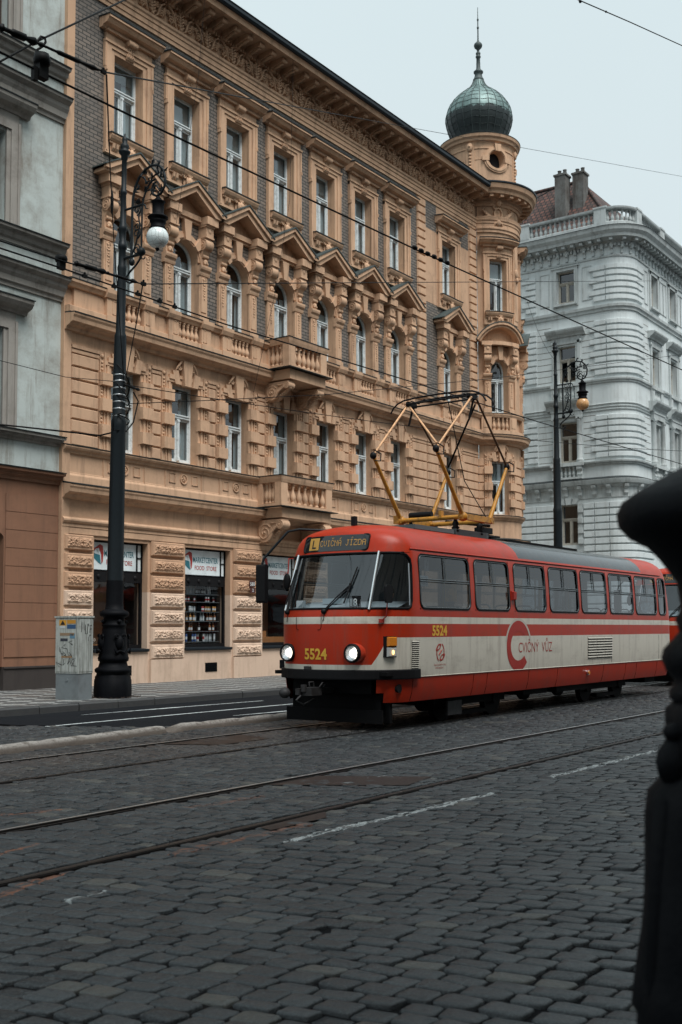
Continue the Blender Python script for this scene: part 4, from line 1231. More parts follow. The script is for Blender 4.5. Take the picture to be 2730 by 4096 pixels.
# two balconies on the axis of the fourth bay
def balcony(c, hw, zs, dep, nb, nside, slab):
    zb, zr = zs + .16, zs + .86
    m = MB(fW)
    m.prism_x(slab, c - hw - .12, c + hw + .12) if False else None
    path = [(c - hw, L, -1, 0), (c - hw, L - dep, -1, -1), (c + hw, L - dep, 1, -1), (c + hw, L, 1, 0)]
    # slab with moulded edge
    prof = [(-.25, zs - .36), (-.10, zs - .36), (-.06, zs - .28), (.04, zs - .24), (.06, zs - .16), (.06, zs - .05), (.10, zs - .02), (.10, zs + .03), (-.3, zs + .06)]
    m.sweep(prof, path)
    m.box(c - hw + .1, c + hw - .1, -.02, dep - .05, zs - .30, zs + .02)
    o = part(m, 'balcony', M['peach_trim'], OB)
    m = MB(); m.sweep([(-.32, zs + .065), (.115, zs + .035), (.12, zs + .06), (-.32, zs + .09)], path); part(m, 'balcony_flashing', M['flashing'], o)
    m = MB(); m.sweep([(-.26, zs + .06), (-.03, zs + .06), (-.03, zb), (-.26, zb)], path); m.sweep([(-.27, zr - .02), (-.03, zr - .02), (.0, zr + .08), (.02, zr + .18), (-.28, zr + .20)], path)
    fu = fW
    mm_ = MB(fW)
    pw = .34
    for q in (-1, 1):
        a, b = sorted((c + q * (hw - .03), c + q * (hw - .03 - pw))); mm_.box(a, b, dep - .03 - pw * .8, dep - .04, zb, zr)
        a, b = sorted((c + q * (hw - .04), c + q * (hw - .25))); mm_.box(a, b, -.02, .22, zb, zr)
    part(m, 'balcony_rail', M['peach_trim'], o); part(mm_, 'balcony_post', M['peach_trim'], o)
    m = MB(); m.sweep([(-.29, zr + .205), (.03, zr + .185), (.035, zr + .21), (-.29, zr + .235)], path); part(m, 'rail_flashing', M['flashing'], o)
    sz = (zr - zb) / .68
    a, b = c - hw + .03 + pw + .08, c + hw - .03 - pw - .08
    for k in range(nb):
        t = inst(BALUSTER, 'baluster', o, (lerp(a, b, k / (nb - 1)), L - dep + .15, zb)); t.scale = (1, 1, sz)
    for q in (-1, 1):
        for k in range(nside):
            t = inst(BALUSTER, 'baluster', o, (c + q * (hw - .15), L - lerp(.34, dep - .03 - pw * .8 - .12, k / (nside - 1)), zb)); t.scale = (1, 1, sz)
    return o
def big_console(o, c, zt, dep, w, hgt):
    m = MB(fW)
    poly = [(0, zt - hgt), (.10, zt - hgt), (.22, zt - hgt * .96), (.34, zt - hgt * .80), (dep * .55, zt - hgt * .52), (dep * .8, zt - hgt * .36), (dep, zt - hgt * .30), (dep, zt), (0, zt)]
    m.prism_x(poly, c - w / 2, c + w / 2)
    volute(m, c - w / 2 - .02, c + w / 2 + .02, .30, zt - hgt * .55, hgt * .42, 22)
    volute(m, c - w / 2 - .015, c + w / 2 + .015, dep - .08, zt - hgt * .22, hgt * .2, 16)
    for q in (-1, 1):
        u = c + q * (w / 2 + .01)
        for k in range(7):
            t = k / 6; dd = lerp(.5, dep - .2, t); zz = zt - hgt * lerp(.62, .30, t)
            m.ball((u, dd, zz), (.02, .035, .05), 6, 4)
        m.tube([(u, .52, zt - .08), (u, dep * .6, zt - .12), (u, dep - .2, zt - .10)], [.02, .035, .015], 5)
    for k in range(10):
        t = k / 9; m.ball((c, lerp(.28, dep - .06, t) + .03, zt - hgt * lerp(.99, .36, t) - .0), (w * .32, .045, .05), 7, 4)
    part(m, 'console', M['peach_trim'], o)
o = balcony(28.75, 1.07, 10.12, 1.12, 6, 3, None)
for q in (-1, 1): big_console(o, 28.75 + q * .80, 9.76, .98, .30, .60)
o = balcony(28.78, 1.42, 5.56, 1.05, 7, 3, None)
for q in (-1, 1): big_console(o, 28.78 + q * 1.15, 5.20, .98, .36, .74)
# ------------------------------------------------------------------ the corner turret (parts of the same house)
def fT2(u, d, z):
    a = TA + rad(75) + u * TS / TR
    return (TC[0] + (TR + d) * math.cos(a), TC[1] + (TR + d) * math.sin(a), z)
m = MB(fT)
ua, ub = (TA0 - TA) * TR / TS, (TA1 - TA) * TR / TS
U2 = rad(75) * TR / TS
hl = []
for c in (0, U2): hl += [(c - .56, c + .56, 6.66, 9.02), (c - .56, c + .56, 11.06, 13.56), (c - .56, c + .56, 15.66, 18.02)]
wall_grid(m, ua, ub, 0., 20.5, hl, du=.28)
part(m, 'turret_wall', M['peach'], OB, recalc=False)
for fm in (fT, fT2):
    for a, k, mt in ((surround_top, 'surround', 'peach_trim'), (hood_top, 'hood', 'peach_trim'), (flash_top, 'hood_flashing', 'flashing'), (sill_top, 'sill', 'peach_trim'), (sill_flash, 'sill_flashing', 'flashing'), (surround_first, 'banded_surround', 'peach_trim')):
        part(a(fm, .25), k, M[mt], OB)
    part(surround_arch(fm, .25, True), 'arched_surround', M['peach_trim'], OB)
    part(pediment(fm, .25, True), 'pediment', M['peach_trim'], OB); part(pediment_roof(fm, .25, True), 'pediment_roof', M['slate'], OB)
    for hw, z0, z1, zt, ar, pz in ((.56, 15.66, 18.02, 17.15, 0, 18.02), (.56, 11.10, 12.95, 12.62, .56, 12.95), (.56, 6.66, 9.02, 8.10, 0, 9.02)):
        o = part(window_mesh(fm, hw, z0, z1, zt, ar, .2), 'window', M['white_paint'], OB)
        part(pane_mesh(fm, hw, z0, pz, ar, .2), 'pane', M['pane'], o); part(room_mesh(fm, hw, z0, pz + .5 * (ar > 0)), 'window_recess', M['room'], o)
        seed += 1
        if z0 > 15 and fm is fT:
            m = MB(fm, .2); m.box(-.5, .5, -.375, -.365, 17.2, 17.98); part(m, 'blind', M['blind'], o)
        part(curtain_mesh(fm, .55, (8.05 if z0 < 7 else z0), pz, (.95 if z0 < 7 else .3), seed), 'curtain', M['curtain'], o, recalc=False)
    # turret balustrade: four balusters between posts
    mm_ = MB(fm, .25)
    for q in (-1, 1):
        a, b = sorted((q * .56, q * 1.12)); mm_.box(a, b, -.02, .15, 10.34, 11.0)
        mm_.box(*sorted((q * .68, q * 1.0)), .13, .165, 10.48, 10.88)
    o = part(mm_, 'balustrade', M['peach_trim'], OB)
    for k in range(4):
        p = fm(-.42 + .28 * k, .06, 10.36); t = inst(BALUSTER, 'baluster', o, p); t.scale = (.85, .85, .82)
def ring(name, prof, mat, n=40, a0=TA0, a1=TA1):
    m = MB(); m.sweep(prof, tower_path(a0, a1, n)); return part(m, name, mat, OB)
ring('rail', [(0, 10.92), (.14, 10.93), (.17, 11.0), (.19, 11.04), (.19, 11.08), (0, 11.10)], M['peach_trim']); ring('rail_flashing', [(-.02, 11.105), (.20, 11.085), (.205, 11.11), (-.02, 11.14)], M['flashing'])
ring('balustrade_base', [(0, 10.18), (.17, 10.18), (.17, 10.36), (0, 10.37)], M['peach_trim'])
# rusticated strips of the turret's first floor and pilaster strips above
for a, b in ((-1.9, -1.02), (1.02, U2 - 1.02)):
    m = MB(fT, .25)
    for r in range(7): m.frustum(a, b, -.02, .06, 6.625 + r * .36, 6.95 + r * .36, .02)
    part(m, 'rustication', M['peach_trim'], OB)
m = MB(fT, .25)
for a, b in ((1.15, 1.75),):
    m.box(a, b, -.02, .06, 15.2, 19.0); m.box(a + .1, b - .1, -.02, .08, 15.4, 18.8); m.box(a, b, -.02, .07, 11.1, 14.1)
for z in (17.55, 13.2):
    m.ball((1.45, .08, z), (.2, .08, .22), 8, 6); m.ball((1.45, .12, z - .3), (.12, .06, .14), 8, 5)
part(m, 'turret_pilasters', M['peach_trim'], OB)
# entablature of the turret
ring('turret_band', [(0, 19.22), (.07, 19.24), (.07, 19.34), (.12, 19.38), (.12, 19.46), (.05, 19.5), (.05, 19.62), (.10, 19.66), (.10, 19.80), (.15, 19.84), (.17, 19.92), (0, 19.96)], M['peach_trim'])
ring('turret_cornice', [(0, 20.42), (.06, 20.42), (.10, 20.50), (.10, 20.62), (.16, 20.68), (.22, 20.70), (.24, 20.78), (.62, 20.82), (.62, 20.78), (.66, 20.78), (.70, 20.90), (.80, 20.98), (.84, 21.10), (.86, 21.16), (0, 21.22)], M['peach_trim'], 60, rad(176), TA1)
ring('turret_gutter', [(-.1, 21.225), (.87, 21.165), (.90, 21.19), (.90, 21.25), (.84, 21.27), (-.1, 21.36)], M['gutter'], 60, rad(176), TA1)
m = MB()
for k in range(70):
    a = rad(206) + k * rad(2.6)
    c, s = math.cos(a), math.sin(a); w2 = .030
    q = [(TC[0] + (TR + d) * c - s * t, TC[1] + (TR + d) * s + c * t, z) for z in (20.52, 20.62) for d, t in ((.08, -w2), (.15, -w2), (.15, w2), (.08, w2))]
    m.add(q, [(0, 1, 2, 3), (4, 5, 6, 7), (0, 1, 5, 4), (1, 2, 6, 5), (2, 3, 7, 6), (3, 0, 4, 7)])
part(m, 'dentil_band', M['peach_trim'], OB)
m = MB(fF); m.box(-.07, .07, .2, .56, 20.70, 20.80); m.box(-.085, .085, .44, .60, 20.66, 20.80); TB = m.mesh('eaves_bracket', M['peach_trim'])
for k in range(12):
    a = rad(209) + k * rad(12.2)
    o = inst(TB, 'eaves_bracket', OB, (TC[0] + TR * math.cos(a), TC[1] + TR * math.sin(a), 0)); o.rotation_euler = (0, 0, a + PI / 2)
# cartouche with its two crosses
m = MB(fT); zc = 20.08
quad_ring(m, arc(0, zc, .27, 0, 2 * PI, 24), arc(0, zc, .20, 0, 2 * PI, 24), -.02, .12)
m.ball((0, .02, zc), (.24, .05, .27), 16, 8)
for z in (zc + .07, zc - .09): m.box(-.02, .02, .05, .085, z - .07, z + .07); m.box(-.075, .075, .05, .085, z - .018, z + .018)
for q in (-1, 1):
    m.tube([(q * x, .09, zc + z) for x, z in spiral(.22, .26, .11, .02, 0, 1.3, 14)], .035, 5)
    m.tube([(q * x, .09, zc + z) for x, z in spiral(.25, -.22, .10, .02, 0, 1.3, 14)], .035, 5)
    for k in range(5):
        m.tube([(q * .28, .05, zc - .20), (q * (.55 + .10 * k), .12, zc - .26 + .10 * k), (q * (.95 - .08 * k), .03, zc - .28 + .17 * k)], [.045, .06, .015], 5)
m.ball((0, .13, zc + .46), (.17, .13, .17), 10, 7); m.ball((0, .10, zc + .62), (.20, .08, .09), 8, 5); m.ball((0, .22, zc + .44), (.05, .06, .05), 6, 4)
m.ball((0, .10, zc - .42), (.16, .09, .16), 9, 6); m.ball((0, .06, zc - .64), (.10, .06, .10), 8, 5); m.ball((0, .05, zc - .80), (.05, .04, .07), 6, 4)
for q in (-1, 1): m.tube([(q * .05, .08, zc - .40), (q * .2, .12, zc - .46), (q * .28, .05, zc - .60)], [.05, .06, .02], 5)
part(m, 'cartouche', M['peach_trim'], OB)
# drum with round windows
DR = 1.60
def fD(u, d, z):
    a = TA + rad(2) + u / DR
    return (TC[0] + (DR + d) * math.cos(a), TC[1] + (DR + d) * math.sin(a), z)
OZ = 22.62
def drum_wall():
    m = MB(fD); n = 24; per = 2 * PI * DR
    bays = []; k = 4; w_ = per / k
    for i in range(k):
        c = i * w_
        circ = arc(c, OZ, .40, 0, 2 * PI, n)[:n]
        # square collar round the circular opening, subdivided
        sq = []
        for j in range(n):
            a = 2 * PI * j / n; r = .62 / max(abs(math.cos(a)), abs(math.sin(a))); sq.append((c + r * math.cos(a), OZ + r * math.sin(a)))
        m.add([(u, 0, z) for u, z in circ + sq], [(j, (j + 1) % n, n + (j + 1) % n, n + j) for j in range(n)])
        m.add([(u, 0, z) for u, z in circ] + [(u, -.3, z) for u, z in circ], [(j, (j + 1) % n, n + (j + 1) % n, n + j) for j in range(n)], True)
        bays.append((c - .62, c + .62, OZ - .62, OZ + .62))
    wall_grid(m, -w_ / 2, per - w_ / 2, 21.0, 23.55, bays, reveal=0., du=.22)
    return m
part(drum_wall(), 'drum_wall', M['peach'], OB, recalc=False)
m = MB(); m.lathe([(1.28, 21.0), (1.28, 23.5)], TC, 20); part(m, 'drum_interior', M['room'], OB)
for i in range(4):
    c = i * 2 * PI * DR / 4
    m = MB(lambda u, d, z, c=c: fD(u + c, d, z)); n = 32
    quad_ring(m, arc(0, OZ, .60, 0, 2 * PI, n), arc(0, OZ, .405, 0, 2 * PI, n), -.02, .06); quad_ring(m, arc(0, OZ, .53, 0, 2 * PI, n), arc(0, OZ, .44, 0, 2 * PI, n), .05, .09)
    m.prism([(-.11, OZ + .36), (.11, OZ + .36), (.15, OZ + .70), (-.15, OZ + .70)], -.02, .15)
    for q in (-1, 1): m.box(*sorted((q * .38, q * .68)), -.02, .11, OZ - .09, OZ + .15)
    m.box(-1.0, -.66, -.02, .02, OZ - .02, OZ + .0); m.box(.66, 1.0, -.02, .02, OZ - .02, OZ)
    part(m, 'oculus_surround', M['peach_trim'], OB)
    m = MB(lambda u, d, z, c=c: fD(u + c, d, z))
    u = PI * DR / 4 + .04
    m.box(u - .19, u + .19, -.02, .04, 21.4, 23.5); m.ball((u, .07, 23.18), (.14, .08, .20), 9, 6); m.ball((u, .13, 23.2), (.06, .06, .07), 7, 5)
    for k in range(8): m.ball((u, .06, 22.85 - .15 * k), (.08 - .004 * k, .05, .065), 7, 4)
    part(m, 'drum_pilaster', M['peach_trim'], OB)
def dring(name, prof, mat, n=48):
    m = MB(); m.sweep(prof, [(TC[0] + DR * math.cos(2 * PI * i / n), TC[1] + DR * math.sin(2 * PI * i / n), math.cos(2 * PI * i / n), math.sin(2 * PI * i / n)) for i in range(n + 1)]); return part(m, name, mat, OB)
dring('drum_base', [(0, 21.3), (.06, 21.3), (.06, 21.45), (0, 21.5)], M['peach_trim'])
dring('drum_cornice', [(0, 23.10), (.03, 23.10), (.03, 23.16), (0, 23.18), (.02, 23.34), (.06, 23.40), (.14, 23.44), (.17, 23.54), (.24, 23.60), (.27, 23.72), (0, 23.80)], M['peach_trim'])
dring('drum_flashing', [(-.3, 23.80), (.28, 23.725), (.285, 23.75), (-.3, 23.86)], M['flashing'])
# onion dome with raised seams, finial and rod
DOME = [(1.12, 23.74), (1.24, 24.20), (1.38, 24.50), (1.48, 24.78), (1.535, 25.08), (1.525, 25.30), (1.46, 25.54), (1.35, 25.78), (1.19, 26.0), (1.0, 26.20), (.78, 26.38), (.56, 26.54), (.40, 26.70), (.30, 26.86), (.235, 27.02)]
nseg = 24
m = MB(); m.lathe(DOME, TC, nseg * 3, rf=lambda a, r, z: r * (1 - .010 * abs(math.sin(a * nseg / 2))))
part(m, 'onion_dome', M['copper'], OB)
m = MB()
for k in range(nseg):
    a = 2 * PI * k / nseg; m.tube([(TC[0] + (r + .006) * math.cos(a), TC[1] + (r + .006) * math.sin(a), z) for r, z in DOME], .016, 4)
for z in (24.1, 24.4, 24.68, 24.95, 25.22, 25.48, 25.74, 25.98, 26.2, 26.40, 26.58):
    r = interp([(b, a) for a, b in DOME], z) + .002
    m.tube([(TC[0] + r * math.cos(2 * PI * k / 48), TC[1] + r * math.sin(2 * PI * k / 48), z + (.02 if k // 2 % 2 else -.02)) for k in range(48)], .009, 4, True)
part(m, 'dome_seams', M['slate'], OB)
m = MB(); m.lathe([(.235, 27.0), (.26, 27.05), (.245, 27.1), (.20, 27.16), (.16, 27.34), (.22, 27.40), (.225, 27.46), (.15, 27.52), (.10, 27.60), (.085, 28.10), (.12, 28.14), (.12, 28.20), (.075, 28.24), (.11, 28.30), (.11, 28.36), (.06, 28.40), (.06, 28.50), (.17, 28.62), (.20, 28.72), (.17, 28.80), (.06, 28.90), (.035, 29.0), (.028, 29.5), (.05, 29.54), (.05, 29.60), (.026, 29.64), (.026, 29.9), (.045, 29.94), (.045, 29.98), (.02, 30.02), (.014, 30.55), (0, 30.56)], TC, 14)
part(m, 'finial', M['slate'], OB)

# ------------------------------------------------------------------ shop signs and display windows
def sign(i, a, b, label):
    root = thing('shop_sign', label, 'sign', (a, L + .22, 3.33), 'market signs above the shop windows')
    f = lambda u, d, z: (a + u, L + .22 - d, z)
    w_ = b - a
    m = MB(f); m.box(.05, w_ - .05, -.03, .0, 3.33, 4.10); part(m, 'sign_panel', M['sign_white'], root)
    m = MB(f)
    for x in (.03, w_ - .22, w_ - .03): m.box(x - .02, x + .02, -.02, .03, 3.30, 4.13)
    m.box(.02, w_ - .02, -.02, .03, 3.29, 3.335); m.box(.02, w_ - .02, -.02, .03, 4.09, 4.13); m.box(w_ - .22, w_ - .03, -.02, .025, 3.70, 3.73)
    part(m, 'sign_frame', M['iron_dark'], root)
    # emblem: red swoosh round a teal shopping bag
    m = MB(f); m.prism([(.09, 3.80), (.20, 3.92), (.40, 4.04), (.50, 4.00), (.53, 3.80), (.50, 3.55), (.46, 3.50), (.45, 3.75), (.36, 3.95), (.20, 3.86)], .0, .012); part(m, 'emblem', M['red_ink'], root)
    m = MB(f); m.prism([(.12, 3.70), (.18, 3.78), (.40, 3.74), (.44, 3.48), (.34, 3.53)], .0, .008)
    part(m, 'emblem', M['teal_ink'], root)
    m = MB(f); m.tube([(.27 + .075 * math.cos(t), .012, 3.78 + .12 * math.sin(t)) for t in [PI * k / 10 for k in range(11)]], .013, 5); part(m, 'emblem', M['white_ink'], root)
    m = MB(f); put_text(m, 'MARKETCENTER', .17, lambda u, v: (1.12 + u, .006, 3.72 + v), width=1.12, bold=.012)
    vs = m.v
    part(m, 'lettering', M['teal_ink'], root)
    m = MB(f); put_text(m, 'FOOD  STORE', .135, lambda u, v: (1.13 + u, .006, 3.49 + v), width=.98, bold=.01); part(m, 'lettering', M['red_ink'], root)
SIGN_L = ['white market sign with red and teal bag emblem, half hidden behind the near lamp post', 'white market sign with red and teal bag emblem above the window of bottles and cans', 'white market sign with red and teal bag emblem nearest the tram front']
for i in range(3): sign(i, wins[i][0] + .01, wins[i][1] - .01, SIGN_L[i])
for i, (a, b) in enumerate(wins[:5]):
    # dark timber shopfront: part of the house
    m = MB(fW); d0, d1 = -.30, -.22
    for x in (a, b - .07): m.box(x, x + .07, d0, d1, 1.12, 4.14)
    m.box(a + .07, b - .07, d0, d1, 1.12, 1.24); m.box(a + .07, b - .07, d0, d1 + .03, 3.0, 3.28); m.box(a + .07, b - .07, d0, d1 - .02, 4.08, 4.14)
    for k in range(4): m.ball((lerp(a + .35, b - .3, k / 3), d1 + .02, 3.14), (.07, .05, .08), 8, 5)
    o = part(m, 'shop_window', M['black'], OB)
    m = MB(fW); m.add([(a + .06, -.27, 1.2), (b - .06, -.27, 1.2), (b - .06, -.27, 3.02), (a + .06, -.27, 3.02)], [(0, 1, 2, 3)]); part(m, 'pane', M['shop_glass'], o)
    m = MB(fW); dd = -2.4
    P = [(a - .2, -.43, .9), (b + .2, -.43, .9), (b + .2, -.43, 4.2), (a - .2, -.43, 4.2), (a - .2, dd, .9), (b + .2, dd, .9), (b + .2, dd, 4.2), (a - .2, dd, 4.2)]
    m.add(P, [(4, 5, 6, 7), (0, 1, 5, 4), (1, 2, 6, 5), (2, 3, 7, 6), (3, 0, 4, 7)]); part(m, 'shop_interior', M['room'], o)
# shelves and goods in the second window
SW = wins[1]
o_ = thing('display_rack', 'glass shelves of bottles and cans behind the second shop window', 'shelf', ((SW[0] + SW[1]) / 2, L + .5, 1.2))
SHELF_Z = [1.30, 1.62, 1.93, 2.22, 2.52, 2.76]
for z in SHELF_Z:
    m = MB(fW); m.box(SW[0] + .12, SW[1] - .12, -.75, -.34, z - .02, z); part(m, 'shelf', M['grey_frame'], o_)
m = MB(fW)
for x in (SW[0] + .12, SW[1] - .14): m.box(x, x + .02, -.75, -.73, 1.15, 3.0)
part(m, 'upright', M['grey_frame'], o_)
def goods_mats():
    out = {}
    for k, c in dict(amber=(.20, .07, .02), green=(.03, .10, .05), silver=(.40, .43, .44), gold=(.42, .20, .05), red=(.30, .03, .03), white=(.55, .57, .57), blue=(.04, .09, .25), dark=(.03, .02, .018)).items():
        out[k] = plain('goods_' + k, c, .3, .2 if k in ('silver', 'gold') else 0., .2, 40.)
    return out
G = goods_mats()
def bottle(k):
    m = MB(); m.lathe([(0, 0), (.036, 0), (.038, .02), (.038, .13), (.030, .165), (.015, .195), (.014, .245), (.017, .25), (.017, .265), (0, .265)], n=10); a = m.mesh('bottle', G[k])
    m = MB(); m.lathe([(.0386, .035), (.0386, .115)], n=10); m.lathe([(.0176, .235), (.0176, .268), (0, .269)], n=8); return a, m.mesh('label', G['white'])
def can(k, h=.17):
    m = MB(); m.lathe([(0, 0), (.028, 0), (.034, .012), (.034, h - .02), (.027, h), (0, h - .004)], n=10); a = m.mesh('can', G[k])
    m = MB(); m.lathe([(.0346, h * .3), (.0346, h * .66)], n=10); return a, m.mesh('label', G['white'] if k != 'white' else G['red'])
ROWS = [(5, 'can', ['silver', 'blue', 'white'], 'tall can on the bottom shelf of the shop window rack', 'cans on the bottom shelf'),
        (4, 'bottle', ['dark', 'amber'], 'brown bottle on the second shelf from the bottom of the shop rack', 'bottles on the second shelf'),
        (3, 'bottle', ['amber', 'gold', 'silver'], 'bottle with pale label on the third shelf from the bottom of the rack', 'bottles on the third shelf'),
        (2, 'can', ['gold', 'silver', 'red'], 'can on the middle upper shelf of the shop window rack', 'cans on the upper middle shelf'),
        (1, 'can', ['gold', 'red', 'blue', 'white'], 'small can on the second shelf from the top of the rack', 'cans on the second shelf from top'),
        (0, 'bottle', ['dark', 'silver'], 'white-labelled bottle on the top shelf of the shop window rack', 'bottles on the top shelf')]
protos = {}
for q, kind, cols, lab, grp in ROWS:
    R_ = random.Random(q + 40); z = SHELF_Z[5 - q]
    x = SW[0] + .22; n = 0
    while x < SW[1] - .25 and n < 16:
        if R_.random() < .16: x += R_.uniform(.10, .22); continue
        k = cols[int((x - SW[0]) * 2.2) % len(cols)]
        key = (kind, k, q == 5)
        if key not in protos: protos[key] = bottle(k) if kind == 'bottle' else can(k, .24 if q == 5 else .165)
        a, lb = protos[key]
        o = bpy.data.objects.new(kind, a); COL.objects.link(o); o.location = (x, L + .42 + R_.uniform(-.02, .06), z)
        tag(o, lab, kind, grp); c = bpy.data.objects.new('paper_label', lb); COL.objects.link(c); c.parent = o
        x += R_.uniform(.085, .105); n += 1
# wooden counters seen through the other two windows
for i, lab in ((0, 'wooden counter behind the shop window at the near lamp post'), (2, 'wooden crate bench behind the shop window nearest the tram')):
    a, b = wins[i]
    r_ = thing('shop_counter', lab, 'counter', ((a + b) / 2, L + .9, 1.15))
    m = MB(fW); m.box(a + .15, b - .1, -1.3, -.6, 1.15, 1.42 if i else 1.25); part(m, 'counter_top', M['wood'], r_)
    m = MB(fW); m.box(a + .2, b - .3, -2.2, -2.1, 1.3, 2.7); part(m, 'back_board', M['wood'], r_)
    m = MB(fW)
    if i: m.box(a + .75, a + 1.05, -.95, -.7, 1.42, 1.62)
    else: m.box(a + 1.2, a + 1.6, -.95, -.8, 1.25, 1.35)
    part(m, 'box', M['wood'], r_)
# house number plates on the third pier
f = lambda u, d, z: (26.95 + u, L - .19 - d, z)
hn = thing('house_number_plate', 'small red enamel house number plates on the third shop pier', 'number plate', (26.95, L - .19, 2.9))
m = MB(f); m.box(-.13, .14, -.02, .0, 3.03, 3.22); m.box(-.09, .15, -.02, .0, 2.83, 3.0); part(m, 'plate', plain('red_enamel', (.075, .026, .022), .3), hn)
m = MB(f); put_text(m, '580', .115, lambda u, v: (.01 + u, .004, 3.06 + v), bold=.01); put_text(m, '2', .10, lambda u, v: (.03 + u, .004, 2.87 + v), bold=.01); part(m, 'lettering', M['white_ink'], hn)
# ------------------------------------------------------------------ grey house on the left
GB = thing('grey_house', 'weathered grey-green plaster house with tan banded ground floor beside the peach one', 'building', (10, L, 0))
def gF(u, d, z): return (u, L + .08 - d, z)
gx0, gx1 = 8.0, 19.31
gw = [16.85 - 2.35 * k for k in range(4)]
m = MB(gF)
hol = [(c - .58, c + .58, a, b) for c in gw for a, b in ((6.80, 9.40), (12.05, 14.48), (16.95, 19.3))]
wall_grid(m, gx0, gx1, 5.6, 22., hol, reveal=.30)
part(m, 'wall', M['grey_plaster'], GB, recalc=False)
m = MB(gF)
dh = [(15.2, 17.57, .1, 3.75)]
wall_grid(m, gx0, gx1, .72, 5.6, [(15.2, 17.57, .72, 4.30)], reveal=.5)
n = 10
poly = [(17.57, 4.30)] + [(16.385 + 1.185 * math.cos(PI / 2 * i / n), 3.98 + .32 * math.sin(PI / 2 * i / n)) for i in range(n + 1)]
m.add([(u, 0, z) for u, z in poly], [(0, i, i + 1) for i in range(1, n + 1)])
poly = [(15.2, 4.30)] + [(16.385 - 1.185 * math.cos(PI / 2 * i / n), 3.98 + .32 * math.sin(PI / 2 * i / n)) for i in range(n + 1)]
m.add([(u, 0, z) for u, z in poly], [(0, i, i + 1) for i in range(1, n + 1)])
# banded courses with fine grooves
for k in range(10):
    z = 5.13 - .462 * k
    if z - .44 > .70:
        for a, b in ((gx0, 15.16), (17.61, gx1 - .03)): m.box(a, b, -.01, .022, z - .448, z)
part(m, 'ground_floor', M['tan'], GB, recalc=False)
m = MB(gF); m.box(gx0, 15.2, -.1, .07, 0, .70); m.box(17.57, gx1 - .02, -.1, .07, 0, .70); m.box(gx0, 15.2, -.1, .10, .70, .745); m.box(17.57, gx1 - .02, -.1, .10, .70, .745)
part(m, 'stone_plinth', M['dark_base'], GB)
m = MB(gF); m.box(15.2, 17.57, -.62, -.5, .1, 4.3); m.box(15.3, 17.5, -.5, -.44, .2, 3.5); part(m, 'gate', M['brown_paint'], GB)
GL = [(gx0, L + .08, 0, -1), (gx1 + .02, L + .08, 0, -1)]
def gm(name, prof, mat):
    m = MB(); m.sweep(prof, GL); part(m, name, mat, GB)
def cornice_p(z0, z1, d): return [(0, z0), (.05, z0), (.06, z0 + .08), (.12, z0 + .12), (.14, z0 + (z1 - z0) * .45), (d * .55, z0 + (z1 - z0) * .6), (d * .6, z0 + (z1 - z0) * .75), (d * .95, z1 - .06), (d, z1), (0, z1 + .05)]
def flash_p(z1, d): return [(-.02, z1 + .052), (d + .02, z1 + .002), (d + .03, z1 + .03), (-.02, z1 + .09)]
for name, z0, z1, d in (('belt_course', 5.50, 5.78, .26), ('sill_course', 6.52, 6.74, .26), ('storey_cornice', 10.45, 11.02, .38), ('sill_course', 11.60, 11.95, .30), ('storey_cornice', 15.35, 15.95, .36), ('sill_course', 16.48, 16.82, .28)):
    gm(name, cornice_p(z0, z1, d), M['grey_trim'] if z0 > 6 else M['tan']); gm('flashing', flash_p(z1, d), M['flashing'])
m = MB(fF)
for q in (-1, 1):
    m.box(*sorted((q * .58, q * .70)), -.02, .05, 0, 2.55); m.box(*sorted((q * .70, q * .94)), -.02, .09, 0, 2.72); m.box(*sorted((q * .90, q * .97)), -.02, .12, 0, 2.76)
m.box(-.97, .97, -.02, .09, 2.55, 2.76); m.box(-.94, .94, -.02, .06, 2.76, 3.02)
m.prism_x([(0, 2.98), (.10, 2.98), (.14, 3.06), (.30, 3.12), (.38, 3.22), (.40, 3.30), (0, 3.34)], -1.26, 1.26)
GS = m.mesh('surround', M['grey_trim'])
m = MB(fF); m.prism_x([(-.02, 3.345), (.42, 3.305), (.425, 3.33), (-.02, 3.38)], -1.28, 1.28); GH = m.mesh('hood_flashing', M['flashing'])
GW = window_mesh(fF, .58, 0, 2.5, 1.62).mesh('window', M['brown_paint']); GWW = window_mesh(fF, .58, 0, 2.5, 1.62).mesh('window', M['grey_frame'])
GP = pane_mesh(fF, .58, 0, 2.5).mesh('pane', M['pane']); GR = room_mesh(fF, .58, 0, 2.5).mesh('window_recess', M['room'])
for c in gw:
    for k, z in enumerate((6.80, 12.0, 16.9)):
        o = inst(GW if k else GWW, 'window', GB, (c, L + .08, z)); inst(GP, 'pane', o, (c, L + .08, z)); inst(GR, 'window_recess', o, (c, L + .08, z))
        if k < 2: inst(GS, 'surround', GB, (c, L + .08, z)); inst(GH, 'hood_flashing', GB, (c, L + .08, z))
        else: inst(GS, 'surround', GB, (c, L + .08, z - .1))
m = MB(); m.box(gx0, gx1 - .01, L + 1.7, L + 14, 0, 22); part(m, 'rear_walls', M['grey_plaster'], GB)
m = MB(); m.box(gx0, gx1, L - .5, L + 14, 22, 22.5); part(m, 'roof', M['gutter'], GB)

# ------------------------------------------------------------------ white corner house across the side street
WX = 61.0; WY = 22.9; WR = 1.35
WC = (WX + WR, WY + WR)
WB = thing('corner_house', 'pale grey-white corner house with banded stone walls, balustrade and red tiled roof', 'building', (WX, WY, 0))
ylen = 12.0; xlen = 22.0
arcl = WR * PI / 2
